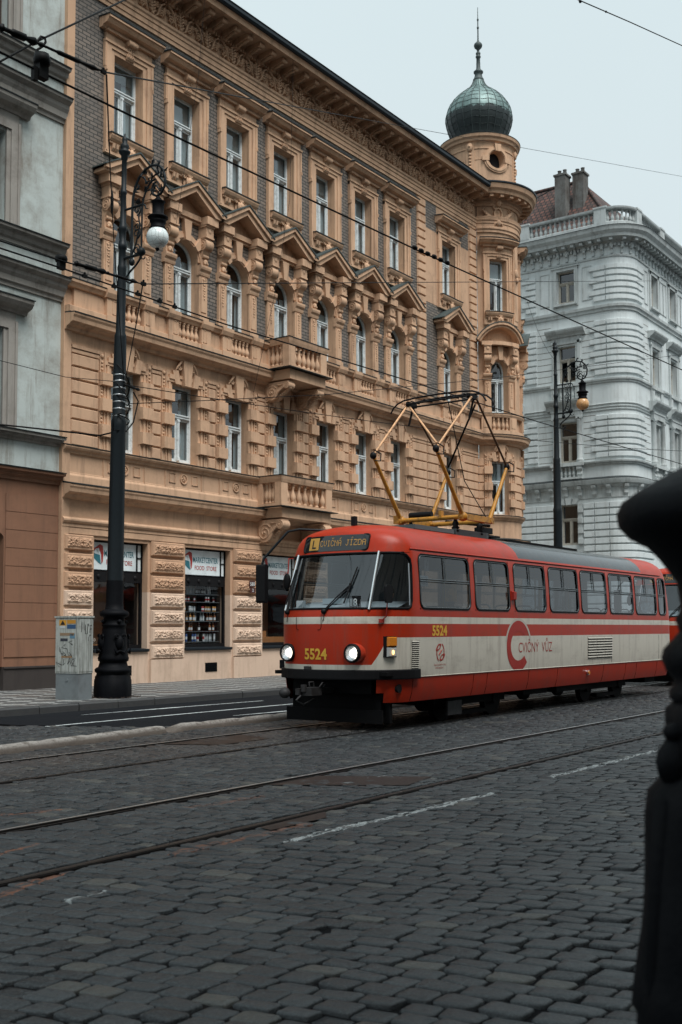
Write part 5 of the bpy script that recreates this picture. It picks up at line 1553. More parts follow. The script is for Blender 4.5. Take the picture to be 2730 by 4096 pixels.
# u runs from the far end of the side street face, round the corner, along the street face; u=0 at the start of the corner
def wF(u, d, z):
    if u < 0: return (WX - d, WC[1] - u, z)
    if u > arcl: return (WC[0] + (u - arcl), WY - d, z)
    a = PI + u / WR
    return (WC[0] + (WR + d) * math.cos(a), WC[1] + (WR + d) * math.sin(a), z)
def wpath():
    p = [(WX, WC[1] + ylen, -1, 0)]
    for i in range(13):
        a = PI + PI / 2 * i / 12; p.append((WC[0] + WR * math.cos(a), WC[1] + WR * math.sin(a), math.cos(a), math.sin(a)))
    p.append((WC[0] + xlen, WY, 0, -1)); return p
WP = wpath()
uc = WC[1] - 26.80                       # window axis on the side street face
axes = [uc, uc - 4.1, uc - 7.2, arcl + 2.9, arcl + 6.2, arcl + 9.5, arcl + 12.8]
lv = [(2.0, 4.5), (6.62, 9.04), (11.56, 14.0), (16.40, 18.62), (21.26, 23.22)]
m = MB(wF); hol = [(c - .57, c + .57, a, b) for c in axes for a, b in lv]
us = sorted({-ylen, 0, arcl, arcl + xlen} | {h[0] for h in hol} | {h[1] for h in hol} | {arcl * i / 10 for i in range(11)})
class _W: pass
def wgrid(m, us, z0, z1, hol, rv=.35):
    zs = sorted({z0, z1} | {h[2] for h in hol} | {h[3] for h in hol})
    for a, b in zip(us, us[1:]):
        for c, e in zip(zs, zs[1:]):
            if any(h[0] < (a + b) / 2 < h[1] and h[2] < (c + e) / 2 < h[3] for h in hol): continue
            m.add([(a, 0, c), (b, 0, c), (b, 0, e), (a, 0, e)], [(0, 1, 2, 3)])
    for a, b, c, e in hol:
        for q in ([(a, 0, c), (a, -rv, c), (a, -rv, e), (a, 0, e)], [(b, 0, c), (b, 0, e), (b, -rv, e), (b, -rv, c)], [(a, 0, c), (b, 0, c), (b, -rv, c), (a, -rv, c)], [(a, 0, e), (a, -rv, e), (b, -rv, e), (b, 0, e)]): m.add(q, [(0, 1, 2, 3)])
wgrid(m, us, 0, 24.6, hol)
part(m, 'wall', M['white_plaster'], WB, recalc=False)
m = MB(); m.box(WX + 1.6, WX + 20, WY + 1.6, WY + 13, 0, 24.4); part(m, 'rear_walls', M['white_plaster'], WB)
def wm(name, prof, mat='white_trim'):
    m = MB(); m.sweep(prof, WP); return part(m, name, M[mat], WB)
def crs(z0, z1, d): return [(0, z0), (d * .4, z0), (d * .45, z0 + (z1 - z0) * .4), (d * .9, z0 + (z1 - z0) * .55), (d, z1 - .02), (d, z1), (0, z1 + .04)]
wm('string_course', crs(20.36, 20.72, .20)); wm('string_course', crs(16.10, 16.34, .16)); wm('sill_course', crs(11.26, 11.48, .22))
wm('main_belt', [(0, 9.30), (.05, 9.32), (.05, 9.9), (.14, 9.95), (.20, 10.06), (.36, 10.12), (.40, 10.22), (.44, 10.34), (.44, 10.38), (0, 10.5)])
wm('belt_flashing', [(-.02, 10.51), (.45, 10.385), (.46, 10.41), (-.02, 10.56)], 'flashing')
for z in (14.45, 14.62, 14.80): wm('fillet', [(0, z), (.05, z), (.07, z + .05), (0, z + .08)])
wm('frieze_moulding', [(0, 23.55), (.06, 23.56), (.08, 23.66), (0, 23.70)])
wm('main_cornice', [(0, 24.35), (.10, 24.36), (.14, 24.46), (.62, 24.62), (.64, 24.56), (.70, 24.56), (.74, 24.72), (.90, 24.90), (.94, 25.05), (.98, 25.12), (0, 25.25)])
wm('cornice_flashing', [(-.1, 25.26), (.99, 25.125), (1.0, 25.15), (-.1, 25.34)], 'gutter')
# bands of stone blocks: short and long courses beside the corner, smooth bulging courses round it
m = MB(wF, .22)
def courses(z0, z1, pitch, a, b, d=.07, gap=.05, jag=0.):
    k = 0; z = z0
    while z + pitch <= z1 + .01:
        j = jag if k % 2 else 0
        m.frustum(a - (j if a < 0 else 0), b + (j if a > arcl else 0), -.02, d, z + gap / 2, z + pitch - gap / 2, .03); z += pitch; k += 1
for z0, z1 in ((20.95, 23.35), (16.55, 20.2), (11.65, 14.40)):
    courses(z0, z1, .37, .02, arcl - .02, .11, .075)
    courses(z0, z1, .37, -.75, -.03, .10, .07, jag=.28)
    courses(z0, z1, .37, arcl + .03, arcl + .75, .10, .07, jag=.28)
    courses(z0, z1, .37, uc - 2.6, uc - 1.95, .10, .07, jag=.28)
courses(4.9, 9.25, .42, .02, arcl - .02, .12, .07)
for a, b in ((uc - 3.4, uc - 2.1), (uc - 2.06, uc - .95), (uc + .95, -.95), (-.9, -.03), (arcl + .03, arcl + 1.9)): courses(4.9, 9.25, .42, a, b, .12, .07)
courses(.6, 4.9, .5, .02, arcl - .02, .12, .07); courses(.6, 4.9, .5, uc + .95, -.03, .12, .07)
part(m, 'rustication', M['white_plaster'], WB)
# fine joints of the plain ashlar between
m = MB(wF)
for z0, z1 in ((16.55, 20.2), (11.65, 14.40)):
    z = z0
    while z < z1:
        for a, b in ((uc - 1.9, uc - 1.0), (uc + 1.0, -.8), (uc - 3.6, uc - 2.7), (arcl + .8, arcl + 1.8)): m.box(a, b, -.01, .006, z - .022, z + .016)
        z += .37
part(m, 'ashlar_joints', plain('joint_grime', (.20, .20, .185), .9), WB)
# modillions, dentils and scrolled brackets
m = MB(fF); m.box(-.09, .09, -.0, .56, 24.44, 24.60); m.box(-.10, .10, .40, .60, 24.40, 24.60); volute(m, -.08, .08, .09, 24.12, .12, 10); m.prism_x([(0, 23.72), (.10, 23.74), (.07, 23.95), (.18, 24.2), (.2, 24.36), (0, 24.36)], -.07, .07)
MOD = m.mesh('cornice_bracket', M['white_trim'])
def on_white(me, name, u):
    x, y, _ = wF(u, 0, 0); x2, y2, _ = wF(u, 1, 0)
    o = inst(me, name, WB, (x, y, 0)); o.rotation_euler = (0, 0, math.atan2(y2 - y, x2 - x) + PI / 2); return o
u = -6.9
while u < arcl + 12: on_white(MOD, 'cornice_bracket', u); u += .56
m = MB(wF); u = -7.
while u < arcl + 12: m.box(u, u + .12, -.02, .16, 24.16, 24.32); u += .22
part(m, 'dentil_band', M['white_trim'], WB)
m = MB(fF); m.prism_x([(0, 9.36), (.06, 9.38), (.16, 9.55), (.14, 9.75), (.30, 9.92), (.34, 10.06), (0, 10.08)], -.12, .12); volute(m, -.13, .13, .22, 9.95, .09, 10); BB = m.mesh('belt_bracket', M['white_trim'])
u = -5.4
while u < arcl + 9: on_white(BB, 'belt_bracket', u); u += .9
# windows with their own surrounds storey by storey
def wwin(z0, z1, zt):
    return window_mesh(fF, .57, z0, z1, zt).mesh('window', M['cream_paint']), pane_mesh(fF, .57, z0, z1).mesh('pane', M['pane']), room_mesh(fF, .57, z0, z1).mesh('window_recess', M['room'])
WW = [wwin(a, b, lerp(a, b, .64)) for a, b in lv]
sur = []
m = MB(fF)    # first floor: banded blocks and keystone
for q in (-1, 1):
    for k in range(4): m.frustum(*sorted((q * .57, q * .92)), -.02, .15, 6.65 + k * .62, 6.65 + k * .62 + .34, .02)
    m.box(*sorted((q * .57, q * .86)), -.02, .09, 6.6, 9.05)
    m.prism([(q * .2, 9.04), (q * .5, 9.04), (q * .62, 9.34), (q * .3, 9.40)], -.02, .10)
m.prism([(-.14, 9.02), (.14, 9.02), (.2, 9.42), (-.2, 9.42)], -.02, .16)
S1 = m.mesh('surround', M['white_trim'])
m = MB(fF)    # second floor: ionic half columns, entablature, balustered parapet on consoles
for q in (-1, 1):
    m.lathe([(.20, 11.50), (.20, 11.60), (.22, 11.64), (.18, 11.70), (.165, 11.78), (.16, 12.6), (.14, 14.0), (.16, 14.03), (.15, 14.08)], (q * .78, .12), 18, rf=lambda a, r, z: r * (1 - (.06 * abs(math.sin(a * 9)) if 11.8 < z < 14.02 else 0)))
    volute(m, *sorted((q * .78 - .17, q * .78 - .05)), .20, 14.16, .085, 12); volute(m, *sorted((q * .78 + .05, q * .78 + .17)), .20, 14.16, .085, 12)
    m.box(*sorted((q * .60, q * .97)), -.02, .28, 14.20, 14.28)
    m.prism_x([(0, 10.62), (.14, 10.64), (.22, 10.8), (.16, 11.0), (.28, 11.16), (.32, 11.30), (0, 11.32)], *sorted((q * .62, q * .94))); volute(m, *sorted((q * .61, q * .95)), .2, 11.14, .10, 12)
m.box(-.60, .60, -.02, .10, 14.02, 14.26); m.box(-.98, .98, -.02, .22, 14.28, 14.62); m.box(-1.0, 1.0, -.02, .26, 14.60, 14.70)
m.box(-1.05, 1.05, -.02, .34, 11.30, 11.50); m.box(-.62, .62, -.02, .02, 10.6, 11.3); m.box(-.95, .95, -.02, .30, 10.52, 10.64)
for k in range(40): m.box(-1.02 + k * .052, -1.02 + k * .052 + .028, .2, .30, 14.88, 14.96)
m.prism_x([(0, 14.70), (.20, 14.72), (.24, 14.84), (.30, 14.98), (.46, 15.08), (.54, 15.18), (.56, 15.28), (0, 15.34)], -1.28, 1.28)
S2 = m.mesh('surround', M['white_trim'])
m = MB(fF)    # third floor: moulded frame, straight hood, balustraded apron
for q in (-1, 1):
    m.box(*sorted((q * .57, q * .70)), -.02, .06, 16.36, 18.75); m.box(*sorted((q * .70, q * .90)), -.02, .10, 16.36, 18.90)
    m.box(*sorted((q * .56, q * .98)), -.02, .16, 15.34, 16.12); m.box(*sorted((q * .66, q * .88)), .14, .18, 15.5, 16.0); m.ball((q * .92, .1, 18.84), (.08, .08, .12), 7, 5)
m.box(-.90, .90, -.02, .10, 18.74, 18.90); m.box(-.86, .86, -.02, .06, 18.9, 19.18); m.box(-1.0, 1.0, -.02, .22, 16.1, 16.3)
m.prism_x([(0, 19.16), (.14, 19.18), (.18, 19.28), (.36, 19.38), (.44, 19.50), (.46, 19.58), (0, 19.62)], -1.24, 1.24)
S3 = m.mesh('surround', M['white_trim'])
m = MB(fF)    # top floor: flat frame between sunk panels
for q in (-1, 1):
    m.box(*sorted((q * .57, q * .80)), -.02, .08, 21.0, 23.42)
    for a, b, c, e in ((1.05, 1.10, 21.25, 23.2), (1.62, 1.67, 21.25, 23.2), (1.05, 1.67, 21.20, 21.25), (1.05, 1.67, 23.2, 23.25)): m.box(*sorted((q * a, q * b)), -.02, .035, c, e)
m.box(-.8, .8, -.02, .08, 23.22, 23.42); m.box(-.9, .9, -.02, .14, 23.40, 23.48); m.box(-.75, .75, -.02, .2, 21.08, 21.2)
S4 = m.mesh('surround', M['white_trim'])
SURS = [None, S1, S2, S3, S4]
for c in axes:
    for k, (wmsh, pm, rm) in enumerate(WW):
        o = on_white(wmsh, 'window', c)
        for me, nm in ((pm, 'pane'), (rm, 'window_recess')):
            p = bpy.data.objects.new(nm, me); COL.objects.link(p); p.parent = o
        if SURS[k]: on_white(SURS[k], 'surround', c)
        if k in (2, 3):
            zb, zh = ((10.66, .62), (15.36, .74))[k - 2]
            for t in range(4):
                bb = on_white(BALUSTER_W, 'baluster', c - .39 + t * .26) if False else None
BALW = BALUSTER.copy(); BALW.materials.clear(); BALW.materials.append(M['white_trim'])
for c in axes[:4]:
    for zb, zh, dd in ((10.66, .62, .12), (15.36, .74, .06)):
        for t in range(4):
            x, y, _ = wF(c - .39 + t * .26, dd, 0); o = inst(BALW, 'baluster', WB, (x, y, zb)); o.scale = (1, 1, zh / .68)
# roof balustrade
wm('roof_parapet', [(-.35, 25.30), (.20, 25.30), (.20, 25.62), (.14, 25.66), (-.30, 25.68)]); wm('roof_rail', [(-.32, 26.36), (.16, 26.36), (.20, 26.42), (.22, 26.52), (-.35, 26.55)])
m = MB(wF)
posts = [-5.2, -.25, arcl + .2, arcl + 4.2]
for c in posts: m.box(c - .36, c + .36, -.34, .20, 25.6, 26.55); m.box(c - .40, c + .40, -.38, .24, 26.5, 26.6)
part(m, 'roof_post', M['white_trim'], WB)
for a, b, n in ((-4.75, -.70, 14), (.15, arcl - .2, 7), (arcl + .65, arcl + 3.7, 11)):
    for k in range(n):
        x, y, _ = wF(lerp(a, b, k / (n - 1)), -.06, 0); o = inst(BALW, 'baluster', WB, (x, y, 25.64)); o.scale = (1.2, 1.2, 1.06)
# tiled roof, hip and chimneys
m = MB()
e0 = 25.4
m.add([(WX + .8, WC[1] + 12, e0), (WX + .8, WY + .9, e0), (WX + 4.6, WC[1] + 12, 30.5), (WX + 4.6, WY + 4.7, 30.5), (WX + 20, WY + .9, e0), (WX + 20, WY + 4.7, 30.5)], [(0, 1, 3, 2), (1, 4, 5, 3)])
part(m, 'roof', M['tiles'], WB)
m = MB(); m.tube([(WX + .8, WY + .9, e0 + .03), (WX + 4.6, WY + 4.7, 30.55)], .12, 6); m.tube([(WX + 4.6, WY + 4.7, 30.55), (WX + 4.6, WC[1] + 12, 30.55)], .12, 6); part(m, 'roof_ridge', M['tiles'], WB)
CHM = plaster('chimney_render', (.15, .155, .15), (.04, .026, .02), .95, blot=(.42, .68))
for x, y, w_, zt in ((63.6, 28.05, .35, 30.2), (64.2, 27.1, .36, 30.3)):
    m = MB(); m.box(x - .40, x + .40, y - w_, y + w_, 27.2, zt); m.box(x - .45, x + .45, y - w_ - .07, y + w_ + .07, zt, zt + .12)
    for k in (-1, 1):
        m.lathe([(.13, zt + .12), (.11, zt + .42), (.14, zt + .45), (.10, zt + .47)], (x, y + k * .18), 10)
    part(m, 'chimney', CHM, WB)
m = MB(); m.box(62.2, 63.0, 31.2, 32.2, 26.5, 28.3); m.lathe([(.14, 28.3), (.11, 28.7), (.16, 28.74), (.1, 28.8)], (62.6, 31.9), 10); part(m, 'chimney', CHM, WB)
AN = thing('roof_antenna', 'thin television aerial on the tiled roof beside the chimneys', 'antenna', (62.6, 30.2, 27.0))
m = MB(); m.tube([(62.6, 30.2, 26.6), (62.6, 30.2, 29.0)], .025, 5); part(m, 'mast', M['wire'], AN)
m = MB(); m.tube([(62.6, 29.6, 28.7), (62.6, 30.9, 28.8)], .018, 5)
for k in range(5): m.tube([(62.3, 29.75 + k * .25, 28.72 + .02 * k), (62.9, 29.75 + k * .25, 28.72 + .02 * k)], .012, 4)
m.tube([(62.6, 30.2, 28.6), (63.5, 28.6, 29.6)], .03, 5)
part(m, 'aerial', M['wire'], AN)
# ------------------------------------------------------------------ the tram (local: x back from the nose, y across, z up; near side is y < 0)
TRAM = thing('tram', 'red and cream training tram with raised yellow pantograph and lit headlights', 'tram', (14.5, 10.85, 0), 'red and cream trams')
def lp(mb, name, mat, parent=TRAM, weld=False, recalc=True, label=None):
    o = bpy.data.objects.new(name, mb.mesh(name, mat, weld, recalc)); COL.objects.link(o); o.parent = parent
    if label: o['label'] = label
    return o
LEN = 13.95
W_T = [(.46, 1.15), (.62, 1.20), (.9, 1.235), (1.3, 1.25), (1.98, 1.25), (2.45, 1.232), (2.93, 1.195), (3.05, 1.165), (3.15, 1.11), (3.24, 1.03), (3.32, .92), (3.39, .77), (3.44, .58), (3.475, .36), (3.49, .14), (3.492, .01)]
N_T = [(.46, .13), (.62, .07), (.9, .03), (1.3, .0), (1.86, -.0), (1.98, .03), (2.93, .47), (3.05, .51), (3.15, .53), (3.24, .56), (3.30, .60), (3.36, .70), (3.41, .86), (3.44, 1.02), (3.475, 1.35), (3.49, 1.7), (3.492, 1.9)]
PN = 2.15
def wz(z): return interp(W_T, z)
def nz(z): return interp(N_T, z)
def az(z): return max(1.12 - nz(z), .58)
def rz(z): return LEN - .35 * nz(z)
AR = .55
def nose(y, z, off=0.):
    """x of the front skin at height z and offset y"""
    w_ = wz(z) + off; t = min(1., abs(y) / w_)
    return nz(z) - off + az(z) * (1 - max(0., 1 - t ** PN) ** (1 / PN))
def side_y(x, z, off=0.):
    w_ = wz(z); n, a = nz(z), az(z)
    if x < n + a:
        q = min(1., max(0., 1 - (x - n) / a)); return w_ * max(0., 1 - q ** PN) ** (1 / PN) + off
    r = rz(z)
    if x > r - AR:
        q = min(1., max(0., 1 - (r - x) / AR)); return w_ * max(0., 1 - q ** 2.6) ** (1 / 2.6) + off
    return w_ + off
def skin(u, z, s, off=0.):
    """u: ('n', theta) | ('s', x) | ('r', theta)"""
    k, v = u
    w_ = wz(z) + off
    if k == 'n':
        return (nz(z) - off + az(z) * (1 - math.cos(v) ** (2 / PN)) if v < PI / 2 - 1e-6 else nz(z) - off + az(z), s * w_ * math.sin(v) ** (2 / PN), z)
    if k == 'r':
        return (rz(z) + off - AR * (1 - math.cos(v) ** (2 / 2.6)) if v < PI / 2 - 1e-6 else rz(z) + off - AR, s * w_ * math.sin(v) ** (2 / 2.6), z)
    n, a, r = nz(z) + az(z), 0, rz(z) - AR
    x = max(v, n); x = min(x, r)
    return (x, s * w_, z)
WINX = [(1.23, 2.99), (3.15, 4.55), (4.73, 6.16), (6.31, 7.80), (7.92, 9.38), (9.52, 11.03), (11.15, 12.62), (12.74, 13.30)]
ZW0, ZW1 = 1.985, 2.93
TH = rad(84.2)
cols = [('n', t) for t in [rad(x) for x in (0, 8, 16, 24, 32, 40, 48, 55, 62, 68, 74, 79)] + [TH, rad(87.3), PI / 2]]
xs = sorted({x for p in WINX for x in p} | {1.14, 3.9, 5.4, 7.0, 8.6, 10.3, 11.9})
cols += [('s', x) for x in xs]
cols += [('r', rad(t)) for t in (90, 80, 68, 55, 40, 25, 10, 0)]
zs = sorted({z for z, _ in W_T} | {z for z, _ in N_T if z > .5} | {.75, .865, 1.1, 1.55, 1.75, 2.2, 2.7, ZW0})
def hole_at(a, b, z):
    if not (ZW0 < z < ZW1): return False
    if a[0] == 'n' and b[0] == 'n': return b[1] <= TH + 1e-6
    if a[0] == 's' and b[0] == 's':
        mx_ = (a[1] + b[1]) / 2; return any(p < mx_ < q for p, q in WINX)
    if a[0] == 'r' and b[0] == 'r': return max(a[1], b[1]) <= rad(56)
    return False
def skirt_gap(a, b, z):
    return z < .865 and a[0] == 'n' and b[0] == 'n' and b[1] < rad(49 if z > .62 else 56)
def shell(off, zmax=9., zmin=0.):
    m = MB()
    for s in (-1, 1):
        for a, b in zip(cols, cols[1:]):
            for c, e in zip(zs, zs[1:]):
                mz = (c + e) / 2
                if hole_at(a, b, mz) or skirt_gap(a, b, mz) or mz > zmax or mz < zmin: continue
                q = [skin(a, c, s, off), skin(b, c, s, off), skin(b, e, s, off), skin(a, e, s, off)]
                if (Vector(q[0]) - Vector(q[1])).length < 1e-5 and (Vector(q[2]) - Vector(q[3])).length < 1e-5: continue
                m.add(q, [(0, 1, 2, 3) if s < 0 else (3, 2, 1, 0)], True)
    return m
def sp(x, z, s, off=0.): return (x, s * (side_y(x, z, off)), z)
def corner_fill(m, x, z, sx, sz, r, s, off=0., n=6):
    """rounds one corner of an opening: (x,z) the corner, sx/sz point into the opening"""
    cx_, cz_ = x + sx * r, z + sz * r
    pts = [(cx_ - sx * r * math.cos(PI / 2 * i / n), cz_ - sz * r * math.sin(PI / 2 * i / n)) for i in range(n + 1)]
    vs = [sp(x, z, s, off)] + [sp(a, b, s, off) for a, b in pts]
    m.add(vs, [(0, i, i + 1) for i in range(1, n + 1)], True)
def rrect(x0, x1, z0, z1, r, n=5):
    o = []
    for cx_, cz_, a in ((x1 - r, z1 - r, 0), (x0 + r, z1 - r, 90), (x0 + r, z0 + r, 180), (x1 - r, z0 + r, 270)):
        o += [(cx_ + r * math.cos(rad(a + 90 * i / n)), cz_ + r * math.sin(rad(a + 90 * i / n))) for i in range(n + 1)]
    return o
RW = .13
body = shell(0.)
liner = shell(-.035, 3.42, .95)
WSX = skin(('n', TH), 2.45, -1)[0]
for m_, off in ((body, 0.), (liner, -.035)):
    for s in (-1, 1):
        for a, b in WINX:
            for x, sx in ((a, 1), (b, -1)):
                for z, sz in ((ZW0, 1), (ZW1, -1)): corner_fill(m_, x, z, sx, sz, RW, s, off)
        # big rounded outer corners of the windscreen
        xe = skin(('n', TH), ZW1, s)[0]
        corner_fill(m_, xe + .002, ZW1, -1, -1, .24, s, off)
        corner_fill(m_, skin(('n', TH), ZW0, s)[0] + .002, ZW0, -1, 1, .12, s, off)
bodyo = lp(body, 'body', M['tram'], weld=True, recalc=False)
lp(liner, 'interior_lining', M['liner'], weld=True, recalc=False)
# drip rail above the side windows, seam lines of the skirt panels
m = MB()
for s in (-1, 1):
    m.tube([sp(x, 2.995, s, .012) for x in [1.02 + .3 * i for i in range(41)]], .014, 5)
    m.tube([sp(x, .868, s, .004) for x in [.7 + .3 * i for i in range(43)]], .008, 4)
lp(m, 'drip_rail', M['tram'])
m = MB()
for s in (-1, 1):
    for x in (1.03, 3.1, 3.62, 5.35, 6.7, 9.15, 10.5, 11.2, 12.6):
        m.tube([sp(x, z, s, .0005) for z in (.47, .6, .75, .85)], .0055, 4)
    for x in (9.6, 12.7): m.tube([sp(x, z, s, .0005) for z in (.9, 1.2, 1.5)], .004, 4)
lp(m, 'panel_seam', M['under'])
# glass
def glass_side(a, b, s):
    m = MB(); n = 4; vs = []
    for i in range(n + 1):
        for z in (ZW0, 2.2, 2.45, 2.7, ZW1): vs.append(sp(lerp(a, b, i / n), z, s, -.02))
    fs = [(i * 5 + j, (i + 1) * 5 + j, (i + 1) * 5 + j + 1, i * 5 + j + 1) for i in range(n) for j in range(4)]
    m.add(vs, fs, True); return m
for s in (-1, 1):
    for a, b in WINX:
        ring_ = rrect(a + .012, b - .012, ZW0 + .012, ZW1 - .012, RW)
        m = MB(); m.tube([sp(x, z, s, -.004) for x, z in ring_], .017, 5, True)
        o = lp(m, 'window', M['black'])
        m = MB(); m.tube([sp(x, z, s, .004) for x, z in rrect(a + .034, b - .034, ZW0 + .034, ZW1 - .034, RW - .02)], .0085, 4, True)
        zb = 2.48
        for dz in (-.018, .018): m.tube([sp(lerp(a + .03, b - .03, i / 6), zb + dz, s, .002) for i in range(7)], .011, 4)
        xm = lerp(a, b, .5 if b - a > 1 else .5); m.tube([sp(xm, z, s, .002) for z in (zb, 2.7, ZW1 - .03)], .013, 4)
        lp(m, 'sash_bar', M['grey_frame'], o)
        lp(glass_side(a, b, s), 'pane', M['tram_glass'], o, recalc=False)
# windscreen
m = MB(); ths = [rad(-84.2 + 168.4 * i / 28) for i in range(29)]; zz_ = [ZW0, 2.2, 2.45, 2.7, ZW1]
vs = [skin(('n', abs(t)), z, 1 if t > 0 else -1, -.015) for t in ths for z in zz_]
m.add(vs, [(i * 5 + j, (i + 1) * 5 + j, (i + 1) * 5 + j + 1, i * 5 + j + 1) for i in range(28) for j in range(4)], True)
ws = lp(m, 'windscreen', M['screen_glass'], recalc=False)
m = MB()
edge = [skin(('n', abs(t)), ZW0 + .01, 1 if t > 0 else -1, .0) for t in ths[1:-1]]
top_ = [skin(('n', abs(t)), ZW1 - .01, 1 if t > 0 else -1, .0) for t in ths[2:-2]]
def wcorner(s):
    x0, x1 = skin(('n', TH), ZW0, s)[0], skin(('n', TH), ZW1, s)[0]
    out = [(x0 - .10, ZW0 + .01), (x0 - .03, ZW0 + .05), (x0 + .0, ZW0 + .14)]
    out += [(skin(('n', TH), z, s)[0] - .005, z) for z in (2.2, 2.35, 2.5, 2.62, 2.70)] + [(x1 - .03, 2.82), (x1 - .10, 2.89), (x1 - .2, ZW1 - .01)]
    return [sp(x, z, s, 0.) for x, z in out]
loop = edge + wcorner(1) + top_[::-1] + wcorner(-1)[::-1]
m.tube(loop, .019, 5, True); lp(m, 'rubber_seal', M['black'], ws)
for s in (-1, 1):
    m = MB(); pts = [(nose(s * y_, z, .0) - .012, s * y_, z) for y_, z in ((.862, ZW0 - .01), (.85, 2.45), (.835, ZW1 + .01))]
    m.tube(pts, .031, 6, flat=.8); m2 = MB(); m2.tube([(p[0] - .022, p[1], p[2]) for p in pts], .006, 4)
    c = lp(m, 'screen_pillar', M['chrome']); lp(m2, 'pillar_groove', M['black'], c)
# rear-view strip of chrome along the near quarter light
m = MB(); m.tube([sp(skin(('n', TH), z, -1)[0] - .05, z, -1, -.01) for z in (2.05, 2.2, 2.4, 2.6, 2.75)], .012, 5); lp(m, 'quarter_light_trim', M['chrome'])
# wrap helpers for lettering
def on_nose(y0, z0, off=.006): return lambda u, v: (nose(y0 + u if True else 0, z0 + v, off), -(-(y0 + u)), z0 + v)
def nose_txt(yc, z0, off=.006):
    # seen from the front the reader's right is the near side (-y)
    return lambda u, v: (nose(yc - u, z0 + v, off), yc - u, z0 + v)
def side_txt(xc, z0, off=.004):
    return lambda u, v: (xc + u, -(side_y(xc + u, z0 + v) + off), z0 + v)
m = MB(); put_text(m, '5524', .175, nose_txt(.02, 1.17), width=.46, bold=.03); lp(m, 'fleet_number', M['yellow_ink'], recalc=False)
m = MB(); put_text(m, '5524', .17, side_txt(1.86, 1.55), width=.50, bold=.035); lp(m, 'fleet_number', M['yellow_ink'], recalc=False)
# C-ring and lettering of the training car
m = MB()
def ellring(xc, zc, rx, rz_, wx, wz_, a0, a1, off, cream=False, n=40):
    vs = []
    for i in range(n + 1):
        a = rad(lerp(a0, a1, i / n))
        for k in (0, 1):
            x = xc + (rx - wx * k) * math.cos(a); z = zc + (rz_ - wz_ * k) * math.sin(a); vs.append((x, -(side_y(x, z) + off), z))
    m.add(vs, [(2 * i, 2 * i + 2, 2 * i + 3, 2 * i + 1) for i in range(n)])
CX, CZ = 4.86, 1.33
ellring(CX, CZ, .50, .485, .17, .20, 42, 318, .004)
lp(m, 'training_car_emblem', M['red_ink'], recalc=False)
m = MB(); ellring(CX, CZ, .555, .53, .055, .045, 12, 170, .004); lp(m, 'training_car_emblem', M['cream_dash'] if False else plain('cream_decal', (.52, .49, .43), .4), recalc=False)
m = MB(); put_text(m, 'CVI\u010cN\u00dd  V\u016eZ', .20, side_txt(5.62, 1.20), width=1.52, bold=-.006); lp(m, 'lettering', M['red_ink'], recalc=False)
# operator's mark: leaf-like loops, with two lines of small print
m = MB()
for a0 in (-62, 118):
    ellring(1.88, 1.26, .135, .165, .026, .026, a0, a0 + 128, .004)
for q in (-1, 1):
    # leaf outline, pointed at both ends and tilted
    out = []
    for i in range(21):
        a = 2 * PI * i / 20
        for k in (1., .58):
            u_, v_ = .105 * k * math.cos(a), .048 * k * math.sin(a) * (1 - .25 * abs(math.cos(a)))
            x = 1.88 - q * .065 + u_ * .86 - v_ * .5; z = 1.26 + q * .085 + u_ * .5 + v_ * .86
            out.append((x, -(side_y(x, z) + .005), z))
    m.add(out, [(2 * i, 2 * i + 2, 2 * i + 3, 2 * i + 1) for i in range(20)])
m.tube([(1.83, -(side_y(1.88, 1.26) + .003), 1.22), (1.93, -(side_y(1.88, 1.26) + .003), 1.30)], .010, 4)
lp(m, 'operator_mark', M['red_ink'], recalc=False)
m = MB(); put_text(m, 'Dopravn\u00ed podnik hl. m. Prahy,', .035, side_txt(1.88, 1.035), width=.40); put_text(m, 'akciov\u00e1 spole\u010dnost', .035, side_txt(1.86, .985), width=.27); lp(m, 'lettering', M['red_ink'], recalc=False)
# louvred vents
def vent(x0, x1, z0, z1, nc, nr, name='vent'):
    m = MB(lambda x, d, z: (x, -(side_y(x, z) + d), z))
    m.box(x0 - .02, x1 + .02, -.004, .004, z0 - .02, z1 + .02)
    o = lp(m, name, plain('vent_plate', (.47, .45, .39), .5))
    m = MB(lambda x, d, z: (x, -(side_y(x, z) + d), z))
    w_ = (x1 - x0) / nc
    m2 = MB(lambda x, d, z: (x, -(side_y(x, z) + d), z))
    for c in range(nc):
        for r in range(nr):
            a, b = x0 + c * w_ + .008, x0 + (c + 1) * w_ - .008; z = lerp(z0, z1, r / nr); h = (z1 - z0) / nr
            m2.box(a, b, .0045, .006, z + h * .05, z + h * .62)
            m.prism_x([(.004, z + h), (.022, z + h * .55), (.022, z + h * .45), (.004, z + h * .62)], a, b)
    lp(m2, 'slot', M['under'], o); lp(m, 'louvre', plain('vent_louvre', (.47, .45, .39), .5), o)
vent(8.22, 9.62, 1.0, 1.47, 3, 8)
vent(.96, 1.18, 1.0, 1.46, 1, 14)
